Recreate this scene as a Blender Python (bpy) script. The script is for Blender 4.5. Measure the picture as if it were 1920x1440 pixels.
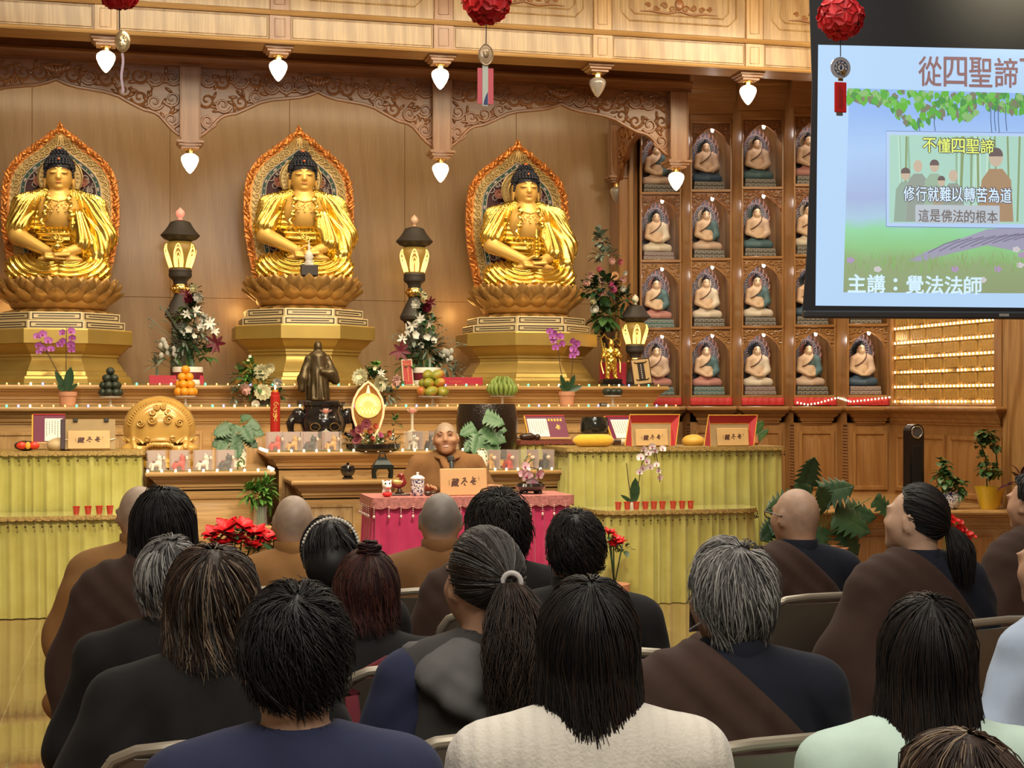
import bpy,math,random
import numpy as np
from mathutils import Matrix,Vector,Euler
PI=math.pi
C=bpy.context.scene.collection
for o in list(bpy.data.objects):
 bpy.data.objects.remove(o,do_unlink=True)
# ------ camera
FPX,HY,TH,EYE=2886.0,755.0,math.radians(14.0),1.58
cs,sn=math.cos(TH),math.sin(TH)
cam=bpy.data.cameras.new('camera')
cam.sensor_width=36.0
cam.lens=FPX/1920*36.0
cam.shift_y=(HY-720)/1920
cam.clip_end=100
camo=bpy.data.objects.new('camera',cam)
C.objects.link(camo)
camo.location=(0,0,EYE)
camo.rotation_euler=(PI/2,0,-TH)
bpy.context.scene.camera=camo
sc=bpy.context.scene
sc.view_settings.view_transform='Standard'
sc.view_settings.look='None'
sc.view_settings.exposure=0.0
sc.view_settings.gamma=1.0
sc.view_settings.use_curve_mapping=False
sc.cycles.max_bounces=6
sc.cycles.diffuse_bounces=3
sc.cycles.glossy_bounces=3
sc.cycles.transmission_bounces=4
sc.cycles.transparent_max_bounces=6
sc.cycles.sample_clamp_indirect=4.0
sc.cycles.caustics_reflective=False
sc.cycles.caustics_refractive=False
sc.cycles.use_adaptive_sampling=True
sc.cycles.adaptive_threshold=0.02
w=bpy.data.worlds.new('world')
sc.world=w
w.use_nodes=True
w.node_tree.nodes['Background'].inputs[0].default_value=(1.0,0.86,0.68,1)
w.node_tree.nodes['Background'].inputs[1].default_value=0.05
def light(name,kind,loc,energy,col,size=0.1,target=None,spot=60,blend=0.6,sizey=None):
 d=bpy.data.lights.new(name,kind)
 d.energy=energy
 d.color=col
 if kind=='AREA':
  d.shape='RECTANGLE';d.size=size;d.size_y=sizey or size
 else:
  d.shadow_soft_size=size
 if kind=='SPOT':
  d.spot_size=math.radians(spot);d.spot_blend=blend
 o=bpy.data.objects.new(name,d)
 C.objects.link(o)
 o.location=loc
 if target is not None:
  o.rotation_euler=(Vector(target)-Vector(loc)).to_track_quat('-Z','Y').to_euler()
 return o
WARM,NEUT=(1.0,0.80,0.52),(1.0,0.93,0.82)
light('hall_light','AREA',(0.5,2.5,4.95),85,NEUT,3.2,sizey=2.4)
light('hall_light','AREA',(2.0,6.5,4.95),130,NEUT,4.0,sizey=2.0)
light('hall_light','AREA',(2.4,10.7,5.25),270,(1.0,0.87,0.64),7.5,sizey=0.7)
light('hall_light','AREA',(1.0,-0.8,4.9),170,NEUT,3.0,(1.2,3.5,0.8),sizey=1.6)
for bx in (-0.62,1.62,3.85):
 light('altar_spot','SPOT',(bx+0.25,13.92,4.85),120,(1.0,0.86,0.56),0.08,(bx+0.08,14.75,2.5),52,0.9)
 light('altar_wash','POINT',(bx-0.55,15.5,2.5),2.6,(1.0,0.55,0.16),0.08)
light('wall_wash','AREA',(1.8,13.85,4.85),95,(1.0,0.82,0.52),7.0,(1.8,15.6,1.9),sizey=0.3)
light('altar_front','AREA',(2.2,9.6,5.1),95,(1.0,0.86,0.60),6.0,(2.0,13.0,1.0),sizey=0.6)
for bx in (-1.2,2.2,5.2):
 light('altar_flood','SPOT',(bx,7.4,5.25),1300,(1.0,0.84,0.54),0.25,(bx-0.1,12.7,0.75),52,0.7)
light('right_front','AREA',(6.0,10.6,5.0),60,(1.0,0.80,0.52),1.6,(6.4,13.6,1.4),sizey=0.8)
# ------ pixel <-> place
def zc_on(px,Y):
 return Y/(cs-(px-960)/FPX*sn)
def scale(px,Y):
 return FPX/zc_on(px,Y)
def X(px,Y):
 Z=zc_on(px,Y)
 return (px-960)/FPX*Z*cs+Z*sn
def onY(px,py,Y):
 Z=zc_on(px,Y)
 return Vector((X(px,Y),Y,EYE-(py-HY)/FPX*Z))
def zY(px,py,Y):
 return onY(px,py,Y).z
def atD(px,py,Zc):
 xc=(px-960)/FPX*Zc
 return Vector((xc*cs+Zc*sn,-xc*sn+Zc*cs,EYE-(py-HY)/FPX*Zc))
# ------ mesh builder
class MB:
 def __init__(s):
  s.v=[];s.f=[];s.m=[];s.mi=0;s.M=None
 def add(s,vs,fs):
  b=len(s.v)
  if s.M is not None:
   vs=[s.M@Vector(q) for q in vs]
  s.v.extend([tuple(q) for q in vs])
  for f in fs:
   s.f.append(tuple(i+b for i in f));s.m.append(s.mi)
  return s
 def arr(s,V,F):
  b=len(s.v)
  if s.M is not None:
   R=np.array(s.M.to_3x3());t=np.array(s.M.translation)
   V=V@R.T+t
  s.v.extend(map(tuple,V.tolist()))
  s.f.extend(map(tuple,(np.asarray(F)+b).tolist()));s.m.extend([s.mi]*len(F))
  return s
 def box(s,x0,x1,y0,y1,z0,z1,b=0.0):
  if b<=0:
   vs=[(x,y,z) for x in (x0,x1) for y in (y0,y1) for z in (z0,z1)]
   return s.add(vs,[(0,1,3,2),(4,6,7,5),(0,4,5,1),(2,3,7,6),(0,2,6,4),(1,5,7,3)])
  b=min(b,abs(x1-x0)/2.01,abs(y1-y0)/2.01,abs(z1-z0)/2.01)
  vs,idx=[],{}
  for i,(xo,xi) in enumerate(((x0,x0+b),(x1,x1-b))):
   for j,(yo,yi) in enumerate(((y0,y0+b),(y1,y1-b))):
    for k,(zo,zi) in enumerate(((z0,z0+b),(z1,z1-b))):
     for a,q in enumerate(((xo,yi,zi),(xi,yo,zi),(xi,yi,zo))):
      idx[i,j,k,a]=len(vs);vs.append(q)
  fs=[]
  I=lambda i,j,k,a:idx[i,j,k,a]
  for t in (0,1):
   q=[I(t,0,0,0),I(t,0,1,0),I(t,1,1,0),I(t,1,0,0)];fs.append(q if t==0 else q[::-1])
   q=[I(0,t,0,1),I(1,t,0,1),I(1,t,1,1),I(0,t,1,1)];fs.append(q if t==0 else q[::-1])
   q=[I(0,0,t,2),I(0,1,t,2),I(1,1,t,2),I(1,0,t,2)];fs.append(q if t==0 else q[::-1])
  for u in (0,1):
   for w_ in (0,1):
    q=[I(u,w_,0,0),I(u,w_,0,1),I(u,w_,1,1),I(u,w_,1,0)];fs.append(q if (u^w_) else q[::-1])
    q=[I(u,0,w_,0),I(u,0,w_,2),I(u,1,w_,2),I(u,1,w_,0)];fs.append(q[::-1] if (u^w_) else q)
    q=[I(0,u,w_,1),I(0,u,w_,2),I(1,u,w_,2),I(1,u,w_,1)];fs.append(q if (u^w_) else q[::-1])
  for i in (0,1):
   for j in (0,1):
    for k in (0,1):
     q=[I(i,j,k,0),I(i,j,k,1),I(i,j,k,2)];fs.append(q if (i+j+k)%2 else q[::-1])
  return s.add(vs,fs)
 def prism(s,poly,axis,lo,hi):
  n=len(poly)
  mk={'x':lambda a,b,t:(t,a,b),'y':lambda a,b,t:(a,t,b),'z':lambda a,b,t:(a,b,t)}[axis]
  vs=[mk(a,b,lo) for a,b in poly]+[mk(a,b,hi) for a,b in poly]
  ar=sum(poly[i][0]*poly[(i+1)%n][1]-poly[(i+1)%n][0]*poly[i][1] for i in range(n))
  fl=(ar>0)^(axis=='y')
  A=list(range(n));Bq=list(range(n,2*n))
  fs=[A[::-1] if fl else A,Bq if fl else Bq[::-1]]
  for i in range(n):
   j=(i+1)%n
   q=(i,j,n+j,n+i)
   fs.append(q if fl else q[::-1])
  return s.add(vs,fs)
 def ring(s,outer,inner,axis,lo,hi):
  """closed band between two outlines with the same number of points"""
  n=len(outer)
  mk={'x':lambda a,b,t:(t,a,b),'y':lambda a,b,t:(a,t,b),'z':lambda a,b,t:(a,b,t)}[axis]
  vs=[mk(a,b,lo) for a,b in outer]+[mk(a,b,lo) for a,b in inner]+[mk(a,b,hi) for a,b in outer]+[mk(a,b,hi) for a,b in inner]
  fs=[]
  for i in range(n):
   j=(i+1)%n
   fs+=[(i,j,n+j,n+i),(2*n+j,2*n+i,3*n+i,3*n+j),(j,i,2*n+i,2*n+j),(n+i,n+j,3*n+j,3*n+i)]
  return s.add(vs,fs)
 def lathe(s,prof,n=24,c=(0,0,0),fn=None):
  vs,fs=[],[]
  for k,(r,z) in enumerate(prof):
   for i in range(n):
    a=2*PI*i/n
    rr=r if fn is None else fn(r,z,a)
    vs.append((c[0]+rr*math.cos(a),c[1]+rr*math.sin(a),c[2]+z))
  for k in range(len(prof)-1):
   for i in range(n):
    j=(i+1)%n
    fs.append((k*n+i,k*n+j,(k+1)*n+j,(k+1)*n+i))
  if prof[0][0]>1e-6:fs.append(tuple(range(n))[::-1])
  if prof[-1][0]>1e-6:fs.append(tuple((len(prof)-1)*n+i for i in range(n)))
  return s.add(vs,fs)
 def tube(s,pts,r,n=8,cap=True,flat=1.0,up=None):
  P=[Vector(p) for p in pts]
  m=len(P)
  R=r if hasattr(r,'__len__') else [r]*m
  vs,fs=[],[]
  T0=(P[1]-P[0]).normalized()
  ref=Vector(up) if up else (Vector((0,0,1)) if abs(T0.z)<0.9 else Vector((0,1,0)))
  N=(ref-T0*ref.dot(T0)).normalized()
  for k in range(m):
   T=(P[min(k+1,m-1)]-P[max(k-1,0)])
   T=T.normalized() if T.length>1e-9 else T0
   N=N-T*N.dot(T)
   N=N.normalized() if N.length>1e-6 else Vector((1,0,0))
   B=T.cross(N)
   for i in range(n):
    a=2*PI*i/n
    vs.append(P[k]+N*(math.cos(a)*R[k]*flat)+B*(math.sin(a)*R[k]))
  for k in range(m-1):
   for i in range(n):
    j=(i+1)%n
    fs.append((k*n+i,k*n+j,(k+1)*n+j,(k+1)*n+i))
  if cap:
   fs.append(tuple(range(n))[::-1]);fs.append(tuple((m-1)*n+i for i in range(n)))
  return s.add(vs,fs)
 def ell(s,c,r,n=14,m=9,R=None):
  if not hasattr(r,'__len__'):r=(r,r,r)
  vs=[(0,0,r[2])]
  for k in range(1,m):
   p=PI*k/m
   for i in range(n):
    a=2*PI*i/n
    vs.append((r[0]*math.sin(p)*math.cos(a),r[1]*math.sin(p)*math.sin(a),r[2]*math.cos(p)))
  vs.append((0,0,-r[2]))
  fs=[(0,1+i,1+(i+1)%n) for i in range(n)]
  for k in range(m-2):
   for i in range(n):
    j=(i+1)%n
    fs.append((1+k*n+i,1+(k+1)*n+i,1+(k+1)*n+j,1+k*n+j))
  L=len(vs)-1
  fs+=[(L,1+(m-2)*n+(i+1)%n,1+(m-2)*n+i) for i in range(n)]
  R=Matrix(R).to_3x3() if R is not None else None
  c=Vector(c)
  vs=[(R@Vector(q) if R is not None else Vector(q))+c for q in vs]
  return s.add(vs,fs)
 def grid(s,rows,close=False):
  n=len(rows[0]);vs=[q for r in rows for q in r];fs=[]
  for k in range(len(rows)-1):
   for i in range(n if close else n-1):
    j=(i+1)%n
    fs.append((k*n+i,k*n+j,(k+1)*n+j,(k+1)*n+i))
  return s.add(vs,fs)
 def mould(s,prof,x0,x1,axis='x'):
  """profile (depth, z) extruded along x or y, capped"""
  return s.prism(prof,axis,x0,x1)
def obj(name,mb,mat,parent=None,smooth=35,loc=None,rot=None,label=None,cat=None,group=None,kind=None):
 me=bpy.data.meshes.new(name)
 me.from_pydata(mb.v,[],mb.f)
 mats=mat if isinstance(mat,(list,tuple)) else [mat]
 for q in mats:me.materials.append(q)
 if len(mats)>1:me.polygons.foreach_set('material_index',mb.m)
 if smooth:
  me.polygons.foreach_set('use_smooth',[True]*len(me.polygons))
  if smooth<180:me.set_sharp_from_angle(angle=math.radians(smooth))
 me.update()
 o=bpy.data.objects.new(name,me)
 C.objects.link(o)
 if parent is not None:o.parent=parent
 if loc is not None:o.location=loc
 if rot is not None:o.rotation_euler=rot
 tag(o,label,cat,group,kind)
 return o
def tag(o,label=None,cat=None,group=None,kind=None):
 if label:o['label']=label
 if cat:o['category']=cat
 if group:o['group']=group
 if kind:o['kind']=kind
 return o
def thing(name,label,cat,loc=(0,0,0),rz=0.0,group=None,rot=None,sc=None):
 o=bpy.data.objects.new(name,None)
 C.objects.link(o)
 o.empty_display_size=0.05
 o.location=loc
 o.rotation_euler=rot if rot is not None else (0,0,rz)
 if sc:o.scale=(sc,sc,sc)
 return tag(o,label,cat,group)
def dup(root,loc,rz=None,label=None,group=None,mats=None,sc=None,rot=None):
 """a copy of a thing with copies of its parts and sub-parts; mats swaps materials by part name"""
 def cp(o,parent):
  c=o.copy()
  C.objects.link(c)
  c.parent=parent
  kn=o.name.split('.')[0]
  if mats and kn in mats and c.type=='MESH':
   c.data=c.data.copy();c.data.materials.clear()
   mm=mats[kn]
   for q in (mm if isinstance(mm,(list,tuple)) else [mm]):c.data.materials.append(q)
  for ch in o.children:cp(ch,c)
  return c
 r=cp(root,None)
 r.location=loc
 if rz is not None:r.rotation_euler=(0,0,rz)
 if rot is not None:r.rotation_euler=rot
 if sc:r.scale=(sc,sc,sc)
 if label:r['label']=label
 if group:r['group']=group
 return r
def struct(name,mb,mat,smooth=30):
 return obj(name,mb,mat,kind='structure',smooth=smooth)
# ------ implicit surfaces
def cap(P,a,b,ra,rb=None):
 rb=ra if rb is None else rb
 a=np.asarray(a,float);b=np.asarray(b,float)
 pa=P-a;ba=b-a
 h=np.clip(pa@ba/max(ba@ba,1e-9),0,1)
 d=pa-h[:,None]*ba
 return np.sqrt((d*d).sum(1))-(ra+(rb-ra)*h)
def elp(P,c,r,R=None):
 p=P-np.asarray(c,float)
 if R is not None:p=p@np.asarray(R,float)
 r=np.asarray(r,float)
 q=p/r
 k0=np.sqrt((q*q).sum(1));q=q/r
 k1=np.sqrt((q*q).sum(1))
 return k0*(k0-1)/np.maximum(k1,1e-9)
def bxd(P,c,hs,r=0.0):
 q=np.abs(P-np.asarray(c,float))-(np.asarray(hs,float)-r)
 return np.sqrt((np.maximum(q,0)**2).sum(1))+np.minimum(q.max(1),0)-r
def smin(a,b,k=0.03):
 h=np.maximum(k-np.abs(a-b),0)/k
 return np.minimum(a,b)-h*h*k*0.25
def smax(a,b,k=0.03):
 return -smin(-a,-b,k)
def sdf_mesh(fn,lo,hi,h,B=8):
 lo=np.asarray(lo,float);hi=np.asarray(hi,float)
 nb=np.ceil(((hi-lo)/h+2)/B).astype(int)
 n=nb*B
 cen=np.stack(np.meshgrid(*[np.arange(q) for q in nb],indexing='ij'),-1).reshape(-1,3)
 dc=fn(lo+(cen*B+(B-1)/2)*h)
 V=np.empty(n,np.float32)
 Vb=V.reshape(nb[0],B,nb[1],B,nb[2],B).transpose(0,2,4,1,3,5)
 Vb[cen[:,0],cen[:,1],cen[:,2]]=np.sign(dc)[:,None,None,None]*9.0
 act=cen[np.abs(dc)<h*B*0.87*1.6+0.01]
 loc=np.stack(np.meshgrid(*[np.arange(B)]*3,indexing='ij'),-1).reshape(-1,3)
 for k in range(0,len(act),256):
  A=act[k:k+256]
  idx=(A[:,None,:]*B+loc[None]).reshape(-1,3)
  V[idx[:,0],idx[:,1],idx[:,2]]=fn(lo+idx*h)
 S=V<0
 nx,ny,nz=n
 cnt=np.zeros((nx-1,ny-1,nz-1),np.float32);pos=np.zeros((nx-1,ny-1,nz-1,3),np.float32)
 for ax in range(3):
  sl0=[slice(None)]*3;sl1=[slice(None)]*3
  sl0[ax]=slice(0,-1);sl1[ax]=slice(1,None)
  a,b=V[tuple(sl0)],V[tuple(sl1)]
  cr=(a<0)!=(b<0)
  i=np.argwhere(cr)
  if len(i)==0:continue
  av,bv=a[cr],b[cr]
  t=np.clip(av/(av-bv),0,1)
  p=i.astype(np.float32);p[:,ax]+=t
  o1,o2=[q for q in range(3) if q!=ax]
  for d1 in (0,1):
   for d2 in (0,1):
    j=i.copy();j[:,o1]-=d1;j[:,o2]-=d2
    ok=(j>=0).all(1)&(j<np.array(cnt.shape)).all(1)
    jj=j[ok]
    np.add.at(cnt,(jj[:,0],jj[:,1],jj[:,2]),1)
    np.add.at(pos,(jj[:,0],jj[:,1],jj[:,2]),p[ok])
 m=cnt>0
 ids=-np.ones(cnt.shape,np.int64);ids[m]=np.arange(m.sum())
 verts=lo+pos[m]/cnt[m][:,None]*h
 F=[]
 for ax in range(3):
  sl0=[slice(None)]*3;sl1=[slice(None)]*3
  sl0[ax]=slice(0,-1);sl1[ax]=slice(1,None)
  a,b=S[tuple(sl0)],S[tuple(sl1)]
  i=np.argwhere(a!=b)
  o1,o2=[(1,2),(2,0),(0,1)][ax]
  i=i[(i[:,o1]>0)&(i[:,o2]>0)&(i[:,o1]<n[o1]-1)&(i[:,o2]<n[o2]-1)]
  if len(i)==0:continue
  fl=a[i[:,0],i[:,1],i[:,2]]
  q=[]
  for d1,d2 in ((0,0),(1,0),(1,1),(0,1)):
   j=i.copy();j[:,o1]-=d1;j[:,o2]-=d2
   q.append(ids[j[:,0],j[:,1],j[:,2]])
  q=np.stack(q,1)
  q[~fl]=q[~fl][:,::-1]
  F.append(q)
 F=np.concatenate(F) if F else np.zeros((0,4),int)
 F=F[(F>=0).all(1)]
 return verts,F
def sdf_obj(name,fn,lo,hi,h,mat,parent=None,matfn=None,**kw):
 V,F=sdf_mesh(fn,lo,hi,h)
 mb=MB();mb.arr(V,F)
 if matfn is not None:
  cen=V[F].mean(1)
  mb.m=[int(q) for q in matfn(cen)]
 return obj(name,mb,mat,parent,smooth=180,**kw)
def rotm(rx=0,ry=0,rz=0):
 return np.array(Euler((rx,ry,rz)).to_matrix())
# ------ materials
def nodes(name):
 m=bpy.data.materials.new(name)
 m.use_nodes=True
 nt=m.node_tree
 return m,nt,nt.nodes['Principled BSDF']
def link(nt,a,b):nt.links.new(a,b)
def N(nt,t,**kw):
 n=nt.nodes.new(t)
 for k,v in kw.items():
  if k in n.inputs:n.inputs[k].default_value=v
  else:setattr(n,k,v)
 return n
def c4(c):return (c[0],c[1],c[2],1.0)
def srgb(r,g,b):
 f=lambda q:(q/255/12.92) if q/255<=0.04045 else ((q/255+0.055)/1.055)**2.4
 return (f(r),f(g),f(b))
def ramp(nt,fac,stops):
 r=nt.nodes.new('ShaderNodeValToRGB')
 e=r.color_ramp.elements
 while len(e)<len(stops):e.new(0.5)
 for k,(p,c) in enumerate(stops):
  e[k].position=p;e[k].color=c4(c)
 link(nt,fac,r.inputs[0])
 return r.outputs[0]
def coords(nt,scl=(1,1,1),rot=(0,0,0),kind='Object'):
 t=nt.nodes.new('ShaderNodeTexCoord')
 m=nt.nodes.new('ShaderNodeMapping')
 m.inputs['Scale'].default_value=scl
 m.inputs['Rotation'].default_value=rot
 link(nt,t.outputs[kind],m.inputs[0])
 return m.outputs[0]
def bump(nt,bs,h,strength=0.3,dist=0.01):
 b=N(nt,'ShaderNodeBump',Strength=strength,Distance=dist)
 link(nt,h,b.inputs['Height']);link(nt,b.outputs[0],bs.inputs['Normal'])
def plain(name,col,rough=0.5,metal=0.0,vary=0.0,vs=8.0,bmp=0.0,bs_=60.0,coat=0.0,spec=None,sheen=0.0,alpha=None,trans=0.0,emit=None,es=0.0):
 m,nt,b=nodes(name)
 b.inputs['Base Color'].default_value=c4(col)
 b.inputs['Roughness'].default_value=rough
 b.inputs['Metallic'].default_value=metal
 if spec is not None:b.inputs['Specular IOR Level'].default_value=spec
 if coat:b.inputs['Coat Weight'].default_value=coat;b.inputs['Coat Roughness'].default_value=0.08
 if sheen:b.inputs['Sheen Weight'].default_value=sheen
 if trans:b.inputs['Transmission Weight'].default_value=trans
 if emit:b.inputs['Emission Color'].default_value=c4(emit);b.inputs['Emission Strength'].default_value=es
 v=coords(nt)
 nz=N(nt,'ShaderNodeTexNoise',Scale=vs,Detail=4.0)
 link(nt,v,nz.inputs['Vector'])
 if vary:
  lo=tuple(q*(1-vary) for q in col);hi=tuple(min(1,q*(1+vary)) for q in col)
  link(nt,ramp(nt,nz.outputs['Fac'],[(0.3,lo),(0.7,hi)]),b.inputs['Base Color'])
 if bmp:
  n2=N(nt,'ShaderNodeTexNoise',Scale=bs_,Detail=3.0)
  link(nt,v,n2.inputs['Vector'])
  bump(nt,b,n2.outputs['Fac'],bmp)
 return m
def wood(name,a,b_,c,axis='z',rough=0.32,scl=1.0,coat=0.25,cath=1.0):
 """oak: a light, b_ mid, c pore colour; grain runs along axis"""
 m,nt,b=nodes(name)
 k={'x':(0.14,1,1),'y':(1,0.14,1),'z':(1,1,0.14)}[axis]
 v=coords(nt,tuple(q*scl for q in k))
 wv=N(nt,'ShaderNodeTexWave',Scale=3.2,Distortion=9.0*cath,Detail=2.0)
 wv.inputs['Detail Scale'].default_value=0.7
 wv.bands_direction='DIAGONAL'
 link(nt,v,wv.inputs['Vector'])
 k2={'x':(2.0,60,60),'y':(60,2.0,60),'z':(60,60,2.0)}[axis]
 v2=coords(nt,tuple(q*scl for q in k2))
 nz=N(nt,'ShaderNodeTexNoise',Scale=1.6,Detail=3.0)
 link(nt,v2,nz.inputs['Vector'])
 n3=N(nt,'ShaderNodeTexNoise',Scale=1.1,Detail=2.0)
 link(nt,v,n3.inputs['Vector'])
 base=ramp(nt,wv.outputs['Fac'],[(0.0,b_),(0.45,a),(1.0,a)])
 mx=N(nt,'ShaderNodeMix',data_type='RGBA')
 fr=ramp(nt,nz.outputs['Fac'],[(0.35,(1,1,1)),(0.62,(0,0,0))])
 mu=N(nt,'ShaderNodeMath',operation='MULTIPLY');mu.inputs[1].default_value=0.55
 link(nt,fr,mu.inputs[0])
 link(nt,mu.outputs[0],mx.inputs[0]);link(nt,base,mx.inputs[6]);mx.inputs[7].default_value=c4(c)
 mx2=N(nt,'ShaderNodeMix',data_type='RGBA',blend_type='MULTIPLY')
 mx2.inputs[0].default_value=1.0
 link(nt,mx.outputs[2],mx2.inputs[6])
 link(nt,ramp(nt,n3.outputs['Fac'],[(0.3,(0.86,0.86,0.86)),(0.7,(1,1,1))]),mx2.inputs[7])
 link(nt,mx2.outputs[2],b.inputs['Base Color'])
 b.inputs['Roughness'].default_value=rough
 b.inputs['Coat Weight'].default_value=coat;b.inputs['Coat Roughness'].default_value=0.15
 bump(nt,b,nz.outputs['Fac'],0.08,0.004)
 return m
def emis(name,col,strength,base=None):
 m,nt,b=nodes(name)
 b.inputs['Base Color'].default_value=c4(base or col)
 b.inputs['Emission Color'].default_value=c4(col)
 b.inputs['Emission Strength'].default_value=strength
 b.inputs['Roughness'].default_value=0.4
 return m
def glass(name,col=(1,1,1),alpha=0.25,rough=0.05):
 m,nt,b=nodes(name)
 b.inputs['Base Color'].default_value=c4(col)
 b.inputs['Roughness'].default_value=rough
 b.inputs['Alpha'].default_value=alpha
 b.inputs['Specular IOR Level'].default_value=0.8
 return m
def leafmat(name,a,b_,vs=14.0,rough=0.4):
 m,nt,b=nodes(name)
 v=coords(nt)
 nz=N(nt,'ShaderNodeTexNoise',Scale=vs,Detail=3.0)
 link(nt,v,nz.inputs['Vector'])
 link(nt,ramp(nt,nz.outputs['Fac'],[(0.3,a),(0.7,b_)]),b.inputs['Base Color'])
 b.inputs['Roughness'].default_value=rough
 return m
OAK=wood('oak_bright',(0.58,0.355,0.145),(0.49,0.285,0.105),(0.35,0.185,0.06),'x')
OAKZ=wood('oak_bright_upright',(0.58,0.355,0.145),(0.47,0.27,0.10),(0.33,0.175,0.055),'z')
OAKP=wood('oak_panel',(0.50,0.33,0.15),(0.36,0.215,0.085),(0.26,0.145,0.055),'z',cath=1.2)
OAKD=wood('oak_carved',(0.36,0.155,0.055),(0.27,0.11,0.04),(0.19,0.075,0.025),'x')
OAKDZ=wood('oak_post',(0.38,0.19,0.085),(0.31,0.145,0.06),(0.22,0.095,0.04),'z')
OAKR=wood('oak_niche',(0.42,0.215,0.075),(0.35,0.165,0.052),(0.25,0.11,0.034),'z')
OAKRX=wood('oak_niche_rail',(0.42,0.215,0.075),(0.35,0.165,0.052),(0.25,0.11,0.034),'x')
VENEER=wood('veneer_wall',(0.43,0.265,0.12),(0.385,0.23,0.10),(0.33,0.19,0.08),'z',rough=0.38,cath=0.6)
GOLDM=plain('gold_leaf',(0.86,0.63,0.15),0.27,1.0,vary=0.08,vs=5)
GOLDS=plain('gold_skin',(0.72,0.43,0.11),0.45,0.35,vary=0.05)
GOLDW=plain('gilded_wood',(0.52,0.30,0.095),0.36,0.55,vary=0.12,vs=10)
GOLDP=plain('pedestal_gold',(0.48,0.33,0.09),0.38,0.6,vary=0.08,vs=3)
BRASS=plain('brass',(0.85,0.58,0.20),0.2,1.0)
BLACKL=plain('black_lacquer',(0.012,0.010,0.010),0.12,0.0,coat=0.6)
BRONZE=plain('bronze',(0.105,0.075,0.038),0.36,0.7,vary=0.25,vs=14)
WHITE=plain('white_paint',(0.82,0.78,0.70),0.5)
PAPER=plain('paper',(0.86,0.84,0.80),0.7)
REDP=plain('red_paper',(0.62,0.018,0.022),0.5,vary=0.1)
REDC=plain('red_cloth',(0.55,0.03,0.03),0.6,vary=0.12)
CRIMS=plain('crimson_box',(0.42,0.02,0.045),0.45)
DARKB=plain('dark_walnut',(0.045,0.022,0.014),0.3,coat=0.2)
GLASSC=glass('clear_glass',(1,1,1),0.16)
INK=plain('ink',(0.02,0.015,0.012),0.6)
# ------ helpers for joinery
def rect_loft(mb,x0,x1,y0,y1,prof,back=True):
 """stack of mitred rectangles: prof = (inset, z); the back edge y1 stays flush when back"""
 vs,fs=[],[]
 for ins,z in prof:
  yb=y1 if back else y1-ins
  vs+=[(x0+ins,y0+ins,z),(x1-ins,y0+ins,z),(x1-ins,yb,z),(x0+ins,yb,z)]
 n=len(prof)
 for k in range(n-1):
  for i in range(4):
   j=(i+1)%4
   fs.append((k*4+i,(k+1)*4+i,(k+1)*4+j,k*4+j))
 fs.append((0,1,2,3));fs.append(tuple((n-1)*4+i for i in (3,2,1,0)))
 mb.add(vs,fs)
def nosing(z,zb,sc_=1.0,inset=0.0):
 q=[(0.012,0),(0.003,-0.007),(0,-0.018),(0.004,-0.03),(0.012,-0.036),(0.03,-0.038),(0.034,-0.05),(0.05,-0.056),(0.062,-0.075),(0.082,-0.09),(0.084,-0.112),(0.094,-0.116),(0.096,-0.13),(0.106,-0.134)]
 return [(inset+a*sc_,z+b*sc_) for a,b in q]+[(inset+0.106*sc_,zb)]
def raised_panel(mb,x0,x1,z0,z1,y,d=0.012,fr=0.03):
 """a framed field standing proud of plane y (towards -y)"""
 vs,fs=[],[]
 for ins,dy in ((0,0),(0,d),(fr*0.5,d),(fr*0.7,d*0.2),(fr,d*0.2),(fr*1.5,d*0.8)):
  vs+=[(x0+ins,y-dy,z0+ins),(x1-ins,y-dy,z0+ins),(x1-ins,y-dy,z1-ins),(x0+ins,y-dy,z1-ins)]
 for k in range(5):
  for i in range(4):
   j=(i+1)%4
   fs.append((k*4+i,k*4+j,(k+1)*4+j,(k+1)*4+i))
 fs.append((20,21,22,23))
 mb.add(vs,fs)
def spiral(cx,cz,r0,turns,y,rt,a0=0.0,sgn=1,n=None,r1=0.12):
 n=n or int(14*turns)+6
 pts,rr=[],[]
 for k in range(n):
  t=k/(n-1)
  a=a0+sgn*2*PI*turns*t
  r=r0*(1-t*(1-r1))
  pts.append((cx+r*math.cos(a),y,cz+r*math.sin(a)));rr.append(rt*(0.55+0.55*(1-t)))
 return pts,rr
# ------ floor, walls, ceiling
def floor_mat():
 m,nt,b=nodes('polished_tile')
 v=coords(nt)
 br=N(nt,'ShaderNodeTexBrick',Scale=1.0)
 br.offset=0.0
 br.inputs['Mortar Size'].default_value=0.0025
 br.inputs['Brick Width'].default_value=0.61;br.inputs['Row Height'].default_value=0.61
 br.inputs['Color1'].default_value=c4((0.20,0.115,0.062));br.inputs['Color2'].default_value=c4((0.235,0.135,0.07))
 br.inputs['Mortar'].default_value=c4((0.42,0.31,0.2))
 link(nt,v,br.inputs['Vector'])
 nz=N(nt,'ShaderNodeTexNoise',Scale=3.0,Detail=8.0,Roughness=0.65)
 nz.inputs['Distortion'].default_value=1.5
 link(nt,v,nz.inputs['Vector'])
 mx=N(nt,'ShaderNodeMix',data_type='RGBA',blend_type='MULTIPLY');mx.inputs[0].default_value=0.8
 link(nt,br.outputs['Color'],mx.inputs[6])
 link(nt,ramp(nt,nz.outputs['Fac'],[(0.3,(0.62,0.56,0.5)),(0.55,(1,0.97,0.92)),(0.72,(1.25,1.15,1.0))]),mx.inputs[7])
 link(nt,mx.outputs[2],b.inputs['Base Color'])
 b.inputs['Roughness'].default_value=0.07
 b.inputs['Specular IOR Level'].default_value=0.75
 b.inputs['Coat Weight'].default_value=0.55;b.inputs['Coat Roughness'].default_value=0.03
 return m
mb=MB();mb.box(-5.2,9.2,-3.2,16.2,-0.1,0.0)
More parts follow.
